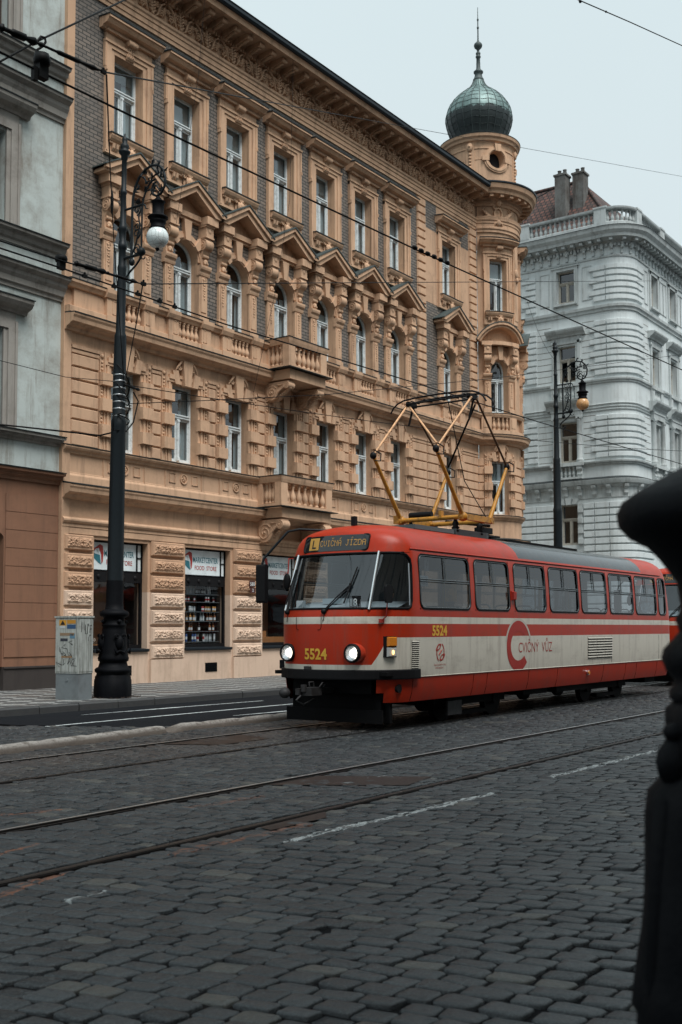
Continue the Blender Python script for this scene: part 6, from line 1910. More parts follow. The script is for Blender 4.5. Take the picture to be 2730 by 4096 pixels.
# destination display
m = MB()
def nose_patch(m, y0, y1, z0, z1, off, n=16, k=4):
    vs = [(nose(lerp(y0, y1, i / n), lerp(z0, z1, j / k), off), lerp(y0, y1, i / n), lerp(z0, z1, j / k)) for i in range(n + 1) for j in range(k + 1)]
    m.add(vs, [(i * (k + 1) + j, (i + 1) * (k + 1) + j, (i + 1) * (k + 1) + j + 1, i * (k + 1) + j + 1) for i in range(n) for j in range(k)], True)
D0, D1, DZ0, DZ1 = .70, -.64, 2.975, 3.245
nose_patch(m, D0, D1, DZ0, DZ1, .006)
dsp = lp(m, 'destination_display', plain('display_glass', (.006, .008, .010), .06, 0., .1, 2., spec=.8), recalc=False)
m = MB(); m.tube([(nose(y, z, .004), y, z) for y, z in rrect(D1, D0, DZ0, DZ1, .05)], .015, 5, True); lp(m, 'display_frame', M['black'], dsp)
AMB = emit('amber_leds', (.50, .27, .06), .10)
m = MB(); nose_patch(m, .56, .33, 3.005, 3.215, .010, 4, 3); lp(m, 'line_block', emit('amber_block', (.42, .24, .05), .05), dsp, recalc=False)
m = MB(); put_text(m, 'L', .15, nose_txt(.44, 3.035, .014), bold=.02); lp(m, 'lettering', M['black_ink'], dsp, recalc=False)
# dot-matrix words
FONT5 = {'C': '01110 10001 10000 10000 10000 10001 01110', 'V': '10001 10001 10001 10001 10001 01010 00100', 'I': '01110 00100 00100 00100 00100 00100 01110',
         'N': '10001 11001 10101 10011 10001 10001 10001', 'A': '01110 10001 10001 11111 10001 10001 10001', 'J': '00111 00010 00010 00010 00010 10010 01100',
         'Z': '11111 00001 00010 00100 01000 10000 11111', 'D': '11110 10001 10001 10001 10001 10001 11110', ' ': '00000 00000 00000 00000 00000 00000 00000'}
m = MB(); y = .29; px = .0128
for ch, acc in [('C', 0), ('V', 0), ('I', 0), ('C', 1), ('N', 0), ('A', 2), (' ', 0), ('J', 0), ('I', 2), ('Z', 0), ('D', 0), ('A', 0)]:
    g = [list(r) for r in FONT5[ch].split()]
    pts = [(c, 6 - r) for r in range(7) for c in range(5) if g[r][c] == '1']
    if acc == 1: pts += [(1, 9), (2, 8), (3, 9)]
    if acc == 2: pts += [(2, 8), (3, 9)]
    for c, r in pts:
        yy = y - c * px; z = 3.065 + r * px * 1.15; h = px * .42
        m.add([(nose(yy + a, z + b, .011), yy + a, z + b) for a, b in ((h, -h), (-h, -h), (-h, h), (h, h))], [(0, 1, 2, 3)])
    y -= px * 5.9
lp(m, 'lettering', AMB, dsp, recalc=False)
# headlights in their red housings
LENS = glass('headlamp_glass', (.9, .92, .95), refl=.10)
REFL = plain('lamp_reflector', (.80, .82, .82), .28, 1., .05, 30.)
for s in (-1, 1):
    y = s * .66; z = 1.27; xb = nose(y, z)
    def lat(prof, y=y, z=z):
        mm_ = MB(); n = 24; vs = []
        for i in range(n):
            a = 2 * PI * i / n
            for r, x in prof: vs.append((x, y + r * math.cos(a), z + r * math.sin(a)))
        k = len(prof); fs = [(i * k + t, i * k + t + 1, ((i + 1) % n) * k + t + 1, ((i + 1) % n) * k + t) for i in range(n) for t in range(k - 1)]
        mm_.add(vs, fs, True); return mm_
    xf = xb - .075
    h = lp(lat([(.165, xb + .16), (.162, xb + .02), (.150, xf + .02)]), 'headlight', M['tram'])
    h.data.materials[0] = plain('lamp_housing_red', (.43, .040, .017), .3, coat=.3)
    lp(lat([(.154, xf + .05), (.156, xf - .0), (.145, xf - .022), (.125, xf - .024), (.122, xf + .01)]), 'lamp_ring', M['black'], h)
    lp(lat([(.124, xf), (.10, xf + .022), (.06, xf + .04), (0, xf + .045)]), 'reflector', REFL, h)
    lp(lat([(.062, xf + .025), (.045, xf + .006), (0, xf - .002)]), 'bulb', emit('headlamp_bulb', (1., .9, .76), 1.8), h)
    lp(lat([(.122, xf - .005), (.09, xf - .022), (.04, xf - .030), (0, xf - .032)]), 'lens', LENS, h)
# indicator and side lamp near the front corner
f = lambda x, d, z: (x, -(side_y(x, z) + d), z)
m = MB(f); m.box(.44, .60, -.01, .05, 1.20, 1.54); sl = lp(m, 'side_lamp', M['black'])
m = MB(f); m.frustum(.455, .585, .04, .09, 1.38, 1.53, .012); lp(m, 'indicator', M['orange_lamp'], sl)
m = MB(f); m.frustum(.455, .585, .04, .08, 1.21, 1.36, .012); lp(m, 'lens', plain('side_lens', (.45, .46, .45), .15), sl)
m = MB(); m.ball((.52, -(side_y(.52, 1.28) + .085), 1.28), (.03, .012, .04), 8, 5); lp(m, 'bulb', emit('side_bulb', (1., .55, .2), 1.2), sl)
m = MB(); 
for k in range(1): m.cyl((8.25, -1.215, .70), (8.25, -1.255, .70), .055, 14)
sm_ = lp(m, 'marker_lamp', M['chrome']); m = MB(); m.cyl((8.25, -1.25, .70), (8.25, -1.268, .70), .042, 14); lp(m, 'lens', M['orange_lamp'], sm_)
m = MB(f); m.prism_x([(-.0, 2.20), (.06, 2.22), (.07, 2.36), (.0, 2.38)], 4.585, 4.70); sm_ = lp(m, 'door_lamp', M['red_ink'])
# round port in the front skirt
m = MB(); m.cyl((.72, -1.10, .69), (.72, -1.16, .69), .07, 16)
lp(MB.__new__(MB) if False else m, 'skirt_port', M['black'])
# bumper: black belt round the nose
m = MB(); prof = [(.0, .84), (.055, .84), (.06, .86), (.06, .985), (.05, 1.0), (.0, 1.0)]
path = []
for s, seq in ((1, [90, 84, 78, 70, 62, 54, 46, 38, 30, 22, 14, 7]), (0, [0]), (-1, [7, 14, 22, 30, 38, 46, 54, 62, 70, 78, 84, 90])):
    for t in seq:
        sg = 1 if s >= 0 else -1
        p = skin(('n', rad(t)), .95, sg); q1 = skin(('n', rad(max(t - 3, 0))), .95, sg); q2 = skin(('n', rad(min(t + 3, 90))), .95, sg)
        tx, ty = q2[0] - q1[0], q2[1] - q1[1]
        l_ = math.hypot(tx, ty) or 1
        nx, ny = (-ty / l_ * sg, tx / l_ * sg)
        if t == 0: nx, ny = -1, 0
        if t == 90: nx, ny = 0, sg
        path.append((p[0], p[1], -abs(nx), ny if abs(ny) > 1e-6 else 0))
path = [(1.16, path[0][1], 0, 1)] + path + [(1.16, path[-1][1], 0, -1)]
m.sweep(prof, path); lp(m, 'bumper', M['black'])
m = MB(); m.box(.0 - .03, .03, .14, .20, 1.0, 1.055) if False else m.box(nose(.17, 1.02) - .05, nose(.17, 1.02) + .01, .12, .24, 1.0, 1.05); lp(m, 'socket', M['dirty_steel'])
# access flap outline on the nose
m = MB(); m.tube([(nose(y, z, .002), y, z) for y, z in ((.46, 1.86), (.46, 1.70), (.45, 1.665), (.42, 1.65), (-.06, 1.65), (-.09, 1.665), (-.10, 1.70), (-.10, 1.86))], .0045, 4); lp(m, 'flap_seam', M['under'])
# underframe: pan, bogies, wheels, coupler, lifeguard
m = MB(); m.box(.80, 13.6, -1.05, 1.05, .62, .90); m.box(.42, .80, -.80, .80, .60, .90); m.box(.18, .45, -.75, .75, .84, .9); m.box(2.6, 3.2, -.95, .95, .28, .6); m.box(5.5, 6.6, -1.02, .95, .34, .62); m.box(7.0, 8.6, -1.05, 1.0, .33, .62); m.box(12.6, 13.3, -.9, .9, .3, .62)
m.box(.66, .74, -1.0, 1.0, .12, .80); m.box(.55, .80, -.90, -.80, .14, .5)
lp(m, 'underframe', M['under'])
m = MB(); m.box(.46, .50, -.98, .98, .12, .34); lp(m, 'lifeguard', M['under'])
m = MB(); m.box(2.55, 3.05, -1.0, -.96, .13, .38); lp(m, 'track_brake_shield', M['dirty_steel'])
for xb in (3.65, 10.05):
    m = MB(); m.box(xb - 1.35, xb + 1.35, -.86, -.74, .28, .46); m.box(xb - 1.35, xb + 1.35, .74, .86, .28, .46); m.box(xb - .3, xb + .3, -.8, .8, .3, .55); m.box(xb - .55, xb + .55, -.90, -.72, .10, .17); bo = lp(m, 'bogie', M['under'])
    for dx in (-.95, .95):
        for s in (-1, 1):
            m = MB(); m.cyl((xb + dx, s * .69, .345), (xb + dx, s * .80, .345), .34, 24); m.cyl((xb + dx, s * .80, .345), (xb + dx, s * .88, .345), .12, 12); lp(m, 'wheel', M['under'], bo)
m = MB(); m.box(-.10, .9, -.05, .07, .60, .70); m.box(-.26, .02, -.10, .12, .585, .715); m.cyl((-.26, .06, .65), (-.26, .06, .76), .05, 12); m.box(-.34, -.22, .10, .17, .60, .70)
m.tube([(-.15, .02, .72), (-.17, .02, .80), (-.05, .02, .80), (-.04, .02, .72)], .012, 5); m.tube([(-.05, -.10, .72), (-.02, -.14, .79), (.10, -.12, .78), (.12, -.05, .70)], .012, 5)
m.tube([(.0, .25, .62), (-.15, .30, .5), (-.05, .22, .42), (.2, .2, .5)], .02, 6); m.ball((-.30, .42, .62), (.10, .10, .09), 10, 6)
lp(m, 'coupler', M['dirty_steel'])
# roof gear
m = MB(); m.box(1.2, 2.6, -.55, .55, 3.42, 3.52) if False else None
m = MB(); m.box(.98, 1.06, -.10, -.02, 3.44, 3.60); lp(m, 'roof_marker', M['black'])
m = MB()
m.frustum(2.0, 3.6, 0, 0, 0, 0, 0) if False else None
m.box(2.1, 3.5, -.62, .62, 3.44, 3.52); m.box(3.7, 5.0, -.55, .55, 3.44, 3.56); lp(m, 'roof_box', plain('roof_box_grey', (.085, .10, .105), .45))
m = MB(); m.box(6.2, 9.8, -.35, .35, 3.47, 3.53); lp(m, 'roof_walkway', M['under'])
# mirrors
m = MB(); a0 = (nose(-.0, 3.0) + .35, 1.12, 3.02)
m.tube([(1.15, .62, 3.40), (.82, .98, 3.42), (.70, 1.14, 3.38), (.44, 1.48, 2.90), (.42, 1.50, 2.80)], .022, 6)
lp(m, 'mirror_arm', M['iron']); m = MB(); m.prism([(x + .42, z) for x, z in rrect(-.05, .05, 2.12, 2.80, .045)], 1.40, 1.60); lp(m, 'mirror', M['black'])
m = MB(); m.tube([(1.02, 1.15, 2.92), (.92, 1.29, 2.92), (.90, 1.30, 2.60)], .013, 5); lp(m, 'mirror_arm', M['red_ink']); m = MB(); m.ball((.90, 1.32, 2.50), (.05, .08, .16), 10, 8); lp(m, 'mirror', M['black'])
mp = sp(.42, 1.84, -1, .0)
m = MB(); m.tube([(mp[0], mp[1], 1.80), (mp[0] - .02, mp[1] - .10, 1.86), (mp[0] - .02, mp[1] - .12, 2.05), (mp[0] - .02, mp[1] - .12, 2.22)], .010, 5); m.box(mp[0] - .06, mp[0] + .06, mp[1] - .03, mp[1] + .02, 1.76, 1.82); lp(m, 'mirror_arm', M['red_ink'])
m = MB(); m.prism([(x, z) for x, z in rrect(mp[0] - .11, mp[0] + .09, 2.08, 2.37, .05)], mp[1] - .12, mp[1] - .16); lp(m, 'mirror', M['black'])
# wipers
def wiper(y0, dy, lean):
    m = MB(); off = .03
    P = lambda y, z, o=off: (nose(y, z, o), y, z)
    m.ball(P(y0, 1.95, .02), (.05, .05, .045), 8, 6)
    y1, z1 = y0 + dy, 2.40
    for d in (0, -.05): m.tube([P(y0 + d * .6, 1.96), P(lerp(y0, y1, .5) + d, 2.18), P(y1 + d * .5, z1 - .02)], .012, 5)
    m.tube([P(y1 + lean * .0 + .03, z1 - .32), P(y1 - .01, z1), P(y1 - .05, z1 + .28)], .014, 5); m.ball(P(y1, z1, .035), .022, 6, 4)
    m.tube([P(y0, 1.93, .02), P(y0 - .02, 1.85, .02), P(y0 + .02, 1.79, .006)], .008, 4)
    return lp(m, 'wiper', M['black'])
wiper(-.15, -.36, 1); wiper(.74, .09, 1)
# interior: floor, dashboard, seats with tubular handles, poles
m = MB(); m.box(.35, 13.5, -1.15, 1.15, .90, .96); lp(m, 'floor', M['under'])
m = MB()
ys = [1.1 - 2.2 * i / 12 for i in range(13)]
pts = [(nose(y, 1.95, -.06), y) for y in ys]
vs = [(x, y, 2.0) for x, y in pts] + [(max(x, .0) + .50, y * .95, 2.12) for x, y in pts] + [(x + .55, y * .95, 1.2) for x, y in pts]
m.add(vs, [(i, i + 1, 13 + i + 1, 13 + i) for i in range(12)] + [(13 + i, 13 + i + 1, 26 + i + 1, 26 + i) for i in range(12)], True)
m.box(.34, .62, -.25, .12, 2.08, 2.17); m.box(.14, .24, .40, .52, 2.03, 2.14)
lp(m, 'dashboard', M['cream_dash'])
m = MB(); yb = -.60; m.box(nose(yb, 2.05, -.03) + .02, nose(yb, 2.05, -.03) + .08, yb - .10, yb + .09, 2.0, 2.20); nb = lp(m, 'route_order_board', M['black'])
m = MB(); put_text(m, '18', .12, lambda u, v: (nose(yb, 2.05, -.03) + .016, yb - u, 2.04 + v), bold=.01); lp(m, 'lettering', M['white_ink'], nb, recalc=False)
def seat(x, y):
    m = MB(); m.box(x - .22, x + .20, y - .21, y + .21, 1.28, 1.38); m.prism([(x + .16, 1.36), (x + .24, 1.36), (x + .30, 1.98), (x + .22, 2.0)], y - .21, y + .21); m.box(x - .15, x + .1, y - .06, y + .06, .96, 1.28)
    o = lp(m, 'passenger_seat', M['seat'])
    m = MB(); m.tube([(x + .27, y - .19, 1.90), (x + .28, y - .18, 2.07), (x + .28, y - .12, 2.12), (x + .28, y + .12, 2.12), (x + .28, y + .18, 2.07), (x + .27, y + .19, 1.90)], .016, 6); lp(m, 'seat_handle', M['grey_frame'], o)
for k in range(10):
    seat(3.9 + k * .90, -.82)
    if k in (1, 2, 5, 6): seat(3.9 + k * .90, .82)
m = MB()
for x in (3.2, 5.2, 7.3, 9.4, 11.3):
    for y in (-.55, .55): m.tube([(x, y, .96), (x, y, 3.3)], .018, 6)
for y in (-.6, .6): m.tube([(3.0, y, 2.85), (13.0, y, 2.85)], .016, 6)
lp(m, 'grab_pole', plain('grab_pole_yellow', (.45, .22, .03), .4))
m = MB(); m.box(2.55, 2.60, -.45, 1.15, .96, 3.25); m.box(2.55, 2.6, -1.18, -.45, .96, 2.0); lp(m, 'cab_partition', M['liner'])
m = MB(); m.box(3.16, 3.36, -.98, -.86, 2.0, 2.55) if False else m.box(2.72, 2.90, -1.0, -.86, 2.15, 2.55); lp(m, 'ticket_machine', M['yellow'])
m = MB(); m.box(1.3, 1.62, -1.17, -1.165, 2.38, 2.56); nt = lp(m, 'notice_board', M['sign_white'])
m = MB(); put_text(m, 'ES S ODPOJOVA\u010cEM', .045, lambda u, v: (1.46 + u, -1.1725, 2.485 + v), width=.28, bold=.01); put_text(m, 'AZEN\u00ddM SB\u011aRA\u010cEM', .045, lambda u, v: (1.46 + u, -1.1725, 2.41 + v), width=.28, bold=.01); lp(m, 'lettering', M['black_ink'], nt, recalc=False)
m = MB(); m.box(1.52, 1.66, -1.165, -1.16, 2.64, 2.86); nt = lp(m, 'warning_sticker', plain('grey_sticker', (.2, .22, .23), .5))
m = MB(); m.prism([(1.60, 2.84), (1.63, 2.84), (1.60, 2.76), (1.62, 2.76), (1.565, 2.66), (1.58, 2.735), (1.56, 2.735)], -1.168, -1.166); lp(m, 'lightning_mark', M['black_ink'], nt)

# pantograph: a yellow tubular diamond on a frame of insulators
PG = lp(MB(), 'pantograph', None); 
def pt(m, a, b, r, n=8): m.tube([a, b], r, n)
FX0, FX1, FZ = 3.72, 4.78, 3.78; WY_ = .69; KX0, KX1, KZ = 2.74, 5.57, 4.95; TXC, TZ = 4.13, 6.17
m = MB()
pt(m, (FX0, WY_ + .06, FZ), (FX0, -WY_ - .06, FZ), .045); pt(m, (FX1, WY_ + .06, FZ), (FX1, -WY_ - .06, FZ), .045)
for s in (-1, 1): m.box(FX0 - .08, FX1 + .12, s * WY_ - .05, s * WY_ + .05, FZ - .05, FZ + .06); m.ball((FX0, s * WY_, FZ), (.10, .10, .09), 8, 6)
m.box(FX0 - .1, FX0 + .06, WY_, WY_ + .12, FZ - .06, FZ + .10); m.box(FX0 - .06, FX0 + .04, -.25, -.19, FZ, FZ + .14)
lp(m, 'base_frame', M['yellow'], PG)
m = MB()
for x, y in ((FX0 + .05, .5), (FX0 + .05, -.5), (FX1 - .05, .5), (FX1 - .05, -.5)): m.lathe([(.05, 3.5), (.08, 3.52), (.05, 3.55), (.085, 3.58), (.05, 3.62), (.07, 3.66), (.03, 3.74)], (x, y), 10)
m.tube([(FX0 + .1, .55, FZ + .10), (FX0 + .1, .05, FZ + .10)], .06, 8); m.tube([(FX1, .3, FZ + .05), (FX1 + .2, -.6, FZ - .08)], .03, 6); m.box(FX1 + .1, FX1 + .5, -.5, -.3, FZ - .22, FZ - .1); m.box(3.2, 5.6, -.5, .5, 3.5, 3.54)
lp(m, 'insulator', M['black'], PG)
for s in (-1, 1):
    m = MB(); m.tube([(FX0, s * WY_, FZ), (KX0, s * WY_, KZ)], [.045, .033], 8); m.tube([(FX1, s * WY_, FZ), (KX1, s * WY_, KZ)], [.045, .033], 8); lp(m, 'lower_arm', M['yellow'] , PG)
    m = MB(); pt(m, (KX0, s * WY_, KZ), (TXC - .10, s * (WY_ + .04), TZ - .05), .022); lp(m, 'upper_arm', M['pale_yellow'], PG)
    m = MB(); pt(m, (KX1, s * WY_, KZ), (TXC + .10, s * (WY_ + .04), TZ - .05), .022); lp(m, 'upper_arm', M['rust_bar'], PG)
m = MB(); pt(m, (TXC - .08, WY_, TZ - .06), (lerp(KX0, TXC, .08), -WY_ + .05, lerp(KZ, TZ, .10)), .020); lp(m, 'brace', M['pale_yellow'], PG)
m = MB(); pt(m, (TXC + .12, -WY_, TZ - .16), (lerp(KX1, TXC, .05), WY_ - .05, lerp(KZ, TZ, .08)), .020); lp(m, 'brace', M['wire'], PG)
m = MB()
for x, r in ((KX0, .065), (KX1, .065)):
    for s in (-1, 1):
        m.ball((x, s * WY_, KZ), (r, r, r * 1.1), 8, 6); m.tube([(x + .02, s * WY_ - .03, KZ + .10), (x + .12, s * WY_ - .1, KZ + .04), (x + .10, s * WY_ - .1, KZ - .10), (x, s * WY_ - .03, KZ - .10)], .014, 5)
for s in (-1, 1): m.box(TXC - .15, TXC + .15, s * WY_ - .04, s * WY_ + .04, TZ - .07, TZ + .02); m.tube([(TXC + .12, s * WY_ + .03, TZ - .02), (TXC + .06, s * WY_ + .10, TZ - .42)], .022, 6)
lp(m, 'joint', M['black'], PG)
m = MB()
for dx in (-.16, .16):
    yy = [1.08, 1.02, .92, .78, .5, 0, -.5, -.78, -.92, -1.02, -1.08]; zz2 = [-.18, -.08, .0, .05, .075, .085, .075, .05, .0, -.08, -.18]
    m.tube([(TXC + dx, y, TZ + z) for y, z in zip(yy, zz2)], .018, 6); m.tube([(TXC + dx, y, TZ - .03) for y in (.72, 0, -.72)], .018, 6)
for y in (-.6, -.3, 0, .3, .6): m.tube([(TXC - .16, y, TZ + .02), (TXC + .16, y, TZ + .02)], .014, 5)
lp(m, 'contact_head', M['black'], PG)
m = MB(); m.tube([(FX1 + .25, -.55, FZ), (FX1 - .1, -.2, 4.6), (TXC + .1, -.1, TZ - .02)], .010, 5); lp(m, 'lead_cable', M['wire'], PG)

# driver in dark uniform at the controls
def skinned(name, pts, edges, mat, parent, sub=2):
    """pts: (x, y, z, radius); grows one continuous surface round connected edges"""
    me = bpy.data.meshes.new(name); me.from_pydata([p[:3] for p in pts], edges, [])
    o = bpy.data.objects.new(name, me); COL.objects.link(o)
    o.modifiers.new('skin', 'SKIN'); 
    sv = me.skin_vertices[0].data if me.skin_vertices else None
    if sv is None:
        b = bmesh.new(); b.from_mesh(me); ly = b.verts.layers.skin.verify(); b.to_mesh(me); b.free(); sv = me.skin_vertices[0].data
    for i, p in enumerate(pts):
        r = p[3]; sv[i].radius = (r, r) if not isinstance(r, tuple) else r
    sv[0].use_root = True
    su = o.modifiers.new('sub', 'SUBSURF'); su.levels = sub; su.render_levels = sub
    dg = bpy.context.evaluated_depsgraph_get(); dg.update()
    mesh = bpy.data.meshes.new_from_object(o.evaluated_get(dg)); bpy.data.objects.remove(o)
    mesh.materials.clear(); mesh.materials.append(mat); mesh.polygons.foreach_set('use_smooth', [True] * len(mesh.polygons))
    mesh.name = name
    ob = bpy.data.objects.new(name, mesh); COL.objects.link(ob)
    if parent: ob.parent = parent
    return ob
DV = thing('person', 'driver in dark jacket seated at the tram controls behind the windscreen', 'person', (16.0, 10.35, .96))
bp = [(0, 0, .50, .15), (.02, 0, .72, .15), (.0, 0, .95, .17), (-.02, 0, 1.06, .09), (-.03, 0, 1.13, .055), (-.04, 0, 1.19, .06),
      (-.02, .19, 1.0, .07), (-.10, .26, .78, .052), (-.36, .20, .82, .042), (-.44, .18, .84, .034),
      (-.02, -.19, 1.0, .07), (-.10, -.26, .78, .052), (-.36, -.18, .82, .042), (-.44, -.15, .84, .034),
      (-.05, .10, .46, .10), (-.42, .12, .50, .075), (-.46, .12, .10, .05), (-.58, .12, .05, .045),
      (-.05, -.10, .46, .10), (-.42, -.12, .50, .075), (-.46, -.12, .10, .05), (-.58, -.12, .05, .045)]
be = [(0, 1), (1, 2), (2, 3), (3, 4), (4, 5), (2, 6), (6, 7), (7, 8), (8, 9), (2, 10), (10, 11), (11, 12), (12, 13), (0, 14), (14, 15), (15, 16), (16, 17), (0, 18), (18, 19), (19, 20), (20, 21)]
bd = skinned('body', bp, be, M['uniform'], DV)
m = MB(); m.ball((-.06, 0, 1.30), (.095, .075, .12), 16, 12); m.ball((-.155, 0, 1.29), (.018, .013, .024), 8, 6); m.ball((-.135, 0, 1.235), (.016, .024, .008), 8, 5)
for s in (-1, 1): m.ball((-.135, s * .03, 1.315), (.012, .014, .008), 6, 5); m.ball((-.05, s * .077, 1.295), (.02, .010, .028), 6, 5)
lp(m, 'head', M['pink_skin'], DV)
m = MB(); m.ball((-.045, 0, 1.325), (.098, .082, .112), 14, 10); lp(m, 'hair', M['hair'], DV)
for s in (-1, 1):
    y = .18 if s > 0 else -.15
    pts = [(-.44, y, .84, .026), (-.50, y, .845, .030)]; ed = [(0, 1)]
    for k in range(4):
        yy = y + (k - 1.5) * .020; n = len(pts)
        ll = (.035, .042, .040, .030)[k]
        pts += [(-.535, yy, .85, .010), (-.535 - ll, yy, .84, .009), (-.54 - ll, yy, .815, .008)]; ed += [(1, n), (n, n + 1), (n + 1, n + 2)]
    n = len(pts); pts += [(-.48, y - s * .035, .85, .012), (-.52, y - s * .055, .845, .010)]; ed += [(0, n), (n, n + 1)]
    skinned('hand', pts, ed, M['pink_skin'], DV, 1)
m = MB(); 
m.box(-.2, .26, -.24, .24, .36, .44); m.prism([(.18, .42), (.27, .42), (.34, 1.05), (.26, 1.06)], -.24, .24); m.box(-.05, .1, -.08, .08, 0, .36)
m.v = [(x + 1.5, y - .5, z + .96) for x, y, z in m.v]
lp(m, 'driver_seat', M['seat'])
# a second car of the same kind waits close behind
T2 = copy_tree(TRAM); T2.location = (14.5 + 16.6, 10.85, 0)
T2['label'] = 'second red tram close behind, mostly hidden by the dark foreground ironwork'
# ------------------------------------------------------------------ street lamps
def make_lamp(label, loc, globe, bands=True):
    """ornate iron lamp; arm reaches over the street (towards -y)"""
    R = thing('street_lamp', label, 'street lamp', loc, 'iron street lamps along the pavement')
    B = lambda m, n, mat, p=R: lp(m, n, mat, p)
    m = MB()
    def foot(a, r, z): return r * (1 + .03 * math.cos(8 * a)) if z < .55 else r
    m.lathe([(.40, 0), (.41, .10), (.40, .40), (.385, .42), (.385, .46), (.36, .50), (.35, .54), (.40, .57), (.41, .62), (.38, .66), (.33, .68), (.315, .74), (.30, .80), (.335, .82), (.345, .88), (.33, .93),
             (.315, 1.0), (.29, 1.3), (.265, 1.5), (.25, 1.58), (.27, 1.60), (.27, 1.64), (.24, 1.66), (.235, 1.78), (.27, 1.80), (.32, 1.83), (.33, 1.88), (.31, 1.92), (.25, 1.95), (.205, 1.98), (.195, 2.1), (.19, 2.62)], (0, 0), 24, rf=foot)
    o = B(m, 'base', M['iron_dark'])
    m = MB()
    for k in range(4):
        a = k * PI / 2 - PI / 2 - .3; c, s = math.cos(a), math.sin(a)
        q = lambda r, t, z: (c * r - s * t, s * r + c * t, z)
        m.ball(q(.29, 0, 1.22), (.10, .10, .17), 9, 6)
        for t in (-1, 1):
            m.tube([q(.30 + .02, t * x, 1.22 + z) for x, z in spiral(.08, .14, .06, .015, 0, 1.3, 10)], .02, 5)
            m.tube([q(.32, 0, 1.05), q(.35, t * .10, 1.0), q(.34, t * .15, 1.10)], [.03, .03, .01], 5)
        m.ball(q(.27, 0, 1.70), (.05, .05, .05), 7, 5)
    B(m, 'base_relief', M['iron_dark'], o)
    m = MB(); m.lathe([(.185, 2.62), (.168, 6.1), (.172, 6.12), (.172, 6.25), (.150, 6.32), (.148, 7.3), (.138, 8.16), (.140, 8.2), (.138, 8.24), (.110, 8.32), (.098, 9.75), (.105, 9.80), (.105, 9.86), (.085, 9.92),
                       (.080, 10.28), (.10, 10.30), (.10, 10.40), (.082, 10.42), (.078, 10.7), (.098, 10.73), (.098, 10.82), (.075, 10.85), (.062, 11.58), (.075, 11.6), (.075, 11.66), (.060, 11.68), (.058, 12.40), (.075, 12.42), (.08, 12.51),
                       (.13, 12.57), (.14, 12.61), (.085, 12.63), (.095, 12.68), (.105, 12.73), (.085, 12.78), (.05, 12.80), (.065, 12.87), (.06, 12.92), (.03, 12.97), (.012, 13.04), (0, 13.05)], (0, 0), 20)
    B(m, 'pole', M['iron'])
    m = MB()
    for z in () if not bands else (6.36, 6.52, 6.68, 6.84, 7.0, 7.16, 7.30): m.lathe([(.1515, z), (.154, z + .004), (.154, z + .026), (.1515, z + .03)], (0, 0), 20)
    if bands: B(m, 'clamp_band', M['steel'])
    m = MB(); P = lambda t, z: (0, -t, z)     # t: reach over the street
    # outer hoop rising to a loop, inner stay, drop scroll
    hoop = [(.33, 10.0), (.33, 11.1)] + [(.93 - .60 * math.cos(PI * i / 16) , 11.35 + .62 * math.sin(PI * i / 16)) for i in range(17)] 
    hoop = [(.30, 9.95), (.30, 11.2), (.32, 11.45), (.38, 11.66), (.50, 11.86), (.68, 12.0), (.90, 12.05), (1.12, 12.0), (1.27, 11.86), (1.34, 11.66), (1.32, 11.47), (1.22, 11.33), (1.08, 11.29), (.96, 11.36), (.92, 11.50), (.98, 11.62), (1.09, 11.63), (1.14, 11.54)]
    m.tube([P(a, b) for a, b in hoop], [.030] * 14 + [.026, .022, .018, .012], 7)
    inner = [(.62, 9.95), (.62, 11.1), (.66, 11.34), (.76, 11.55), (.90, 11.68), (1.04, 11.70)]
    m.tube([P(a, b) for a, b in inner], .022, 6)
    m.tube([P(a, b) for a, b in [(.62, 11.3), (.74, 11.48), (.86, 11.50), (.92, 11.42), (.88, 11.35)]], .016, 5)
    for zc, k in ((11.05, 1), (10.78, -1), (10.5, 1), (10.24, -1)):
        m.tube([P(.46 + x, zc + z) for x, z in spiral(0, .06 * k, .13, .02, -PI / 2 * k, 1.4 * k, 16)], .017, 5)
    m.tube([P(.33, 10.1), P(.45, 10.35), P(.56, 10.7), P(.50, 11.0)], .02, 5)
    for z, r in ((11.42 - .22, .028), (10.05, .035)): m.tube([P(.0, z), P(.64, z)], r, 7)
    m.tube([P(.64, 11.2), P(.72, 11.16), P(.74, 11.08), P(.82, 11.07)], [.022, .02, .016, .01], 5)
    m.ball(P(.62, 10.100), (.10, .10, .10), 10, 7); m.ball(P(.32, 9.915), (.07, .07, .09), 8, 6); m.tube([P(.30, 10.054), P(.31, 9.949)], .035, 6)
    m.tube([P(.62, 10.066), P(.58, 9.932), P(.44, 9.806), P(.26, 9.697), (0, -.16, 9.596), P(.16, 9.495), P(.26, 9.436), P(.38, 9.445), P(.41, 9.487), P(.34, 9.512), P(.29, 9.487)], [.024] * 8 + [.02, .016, .012], 6)
    m.tube([P(.60, 9.949), P(.68, 9.915), P(.74, 9.924), P(.74, 9.957)], .014, 5)
    # acanthus leaves along the hoop
    R2 = random.Random(11)
    for a, b in ((1.28, 11.86), (1.10, 12.0), (.62, 11.93), (.92, 11.76), (1.05, 11.80), (.80, 11.56), (1.12, 11.46), (.72, 11.74), (.42, 11.3), (.42, 11.6), (1.18, 11.72), (1.0, 11.48)):
        for k in range(3):
            t = R2.uniform(0, 6.28); m.tube([P(a, b), (R2.uniform(-.05, .05), -(a + .07 * math.cos(t)), b + .07 * math.sin(t)), P(a + .13 * math.cos(t + .7), b + .13 * math.sin(t + .7))], [.018, .026, .008], 5)
    m.tube([P(.90, 12.05), P(.93, 12.16), P(.98, 12.17), P(.98, 12.12)], [.022, .028, .02, .012], 6)
    B(m, 'arm', M['iron'])
    gx = 1.13
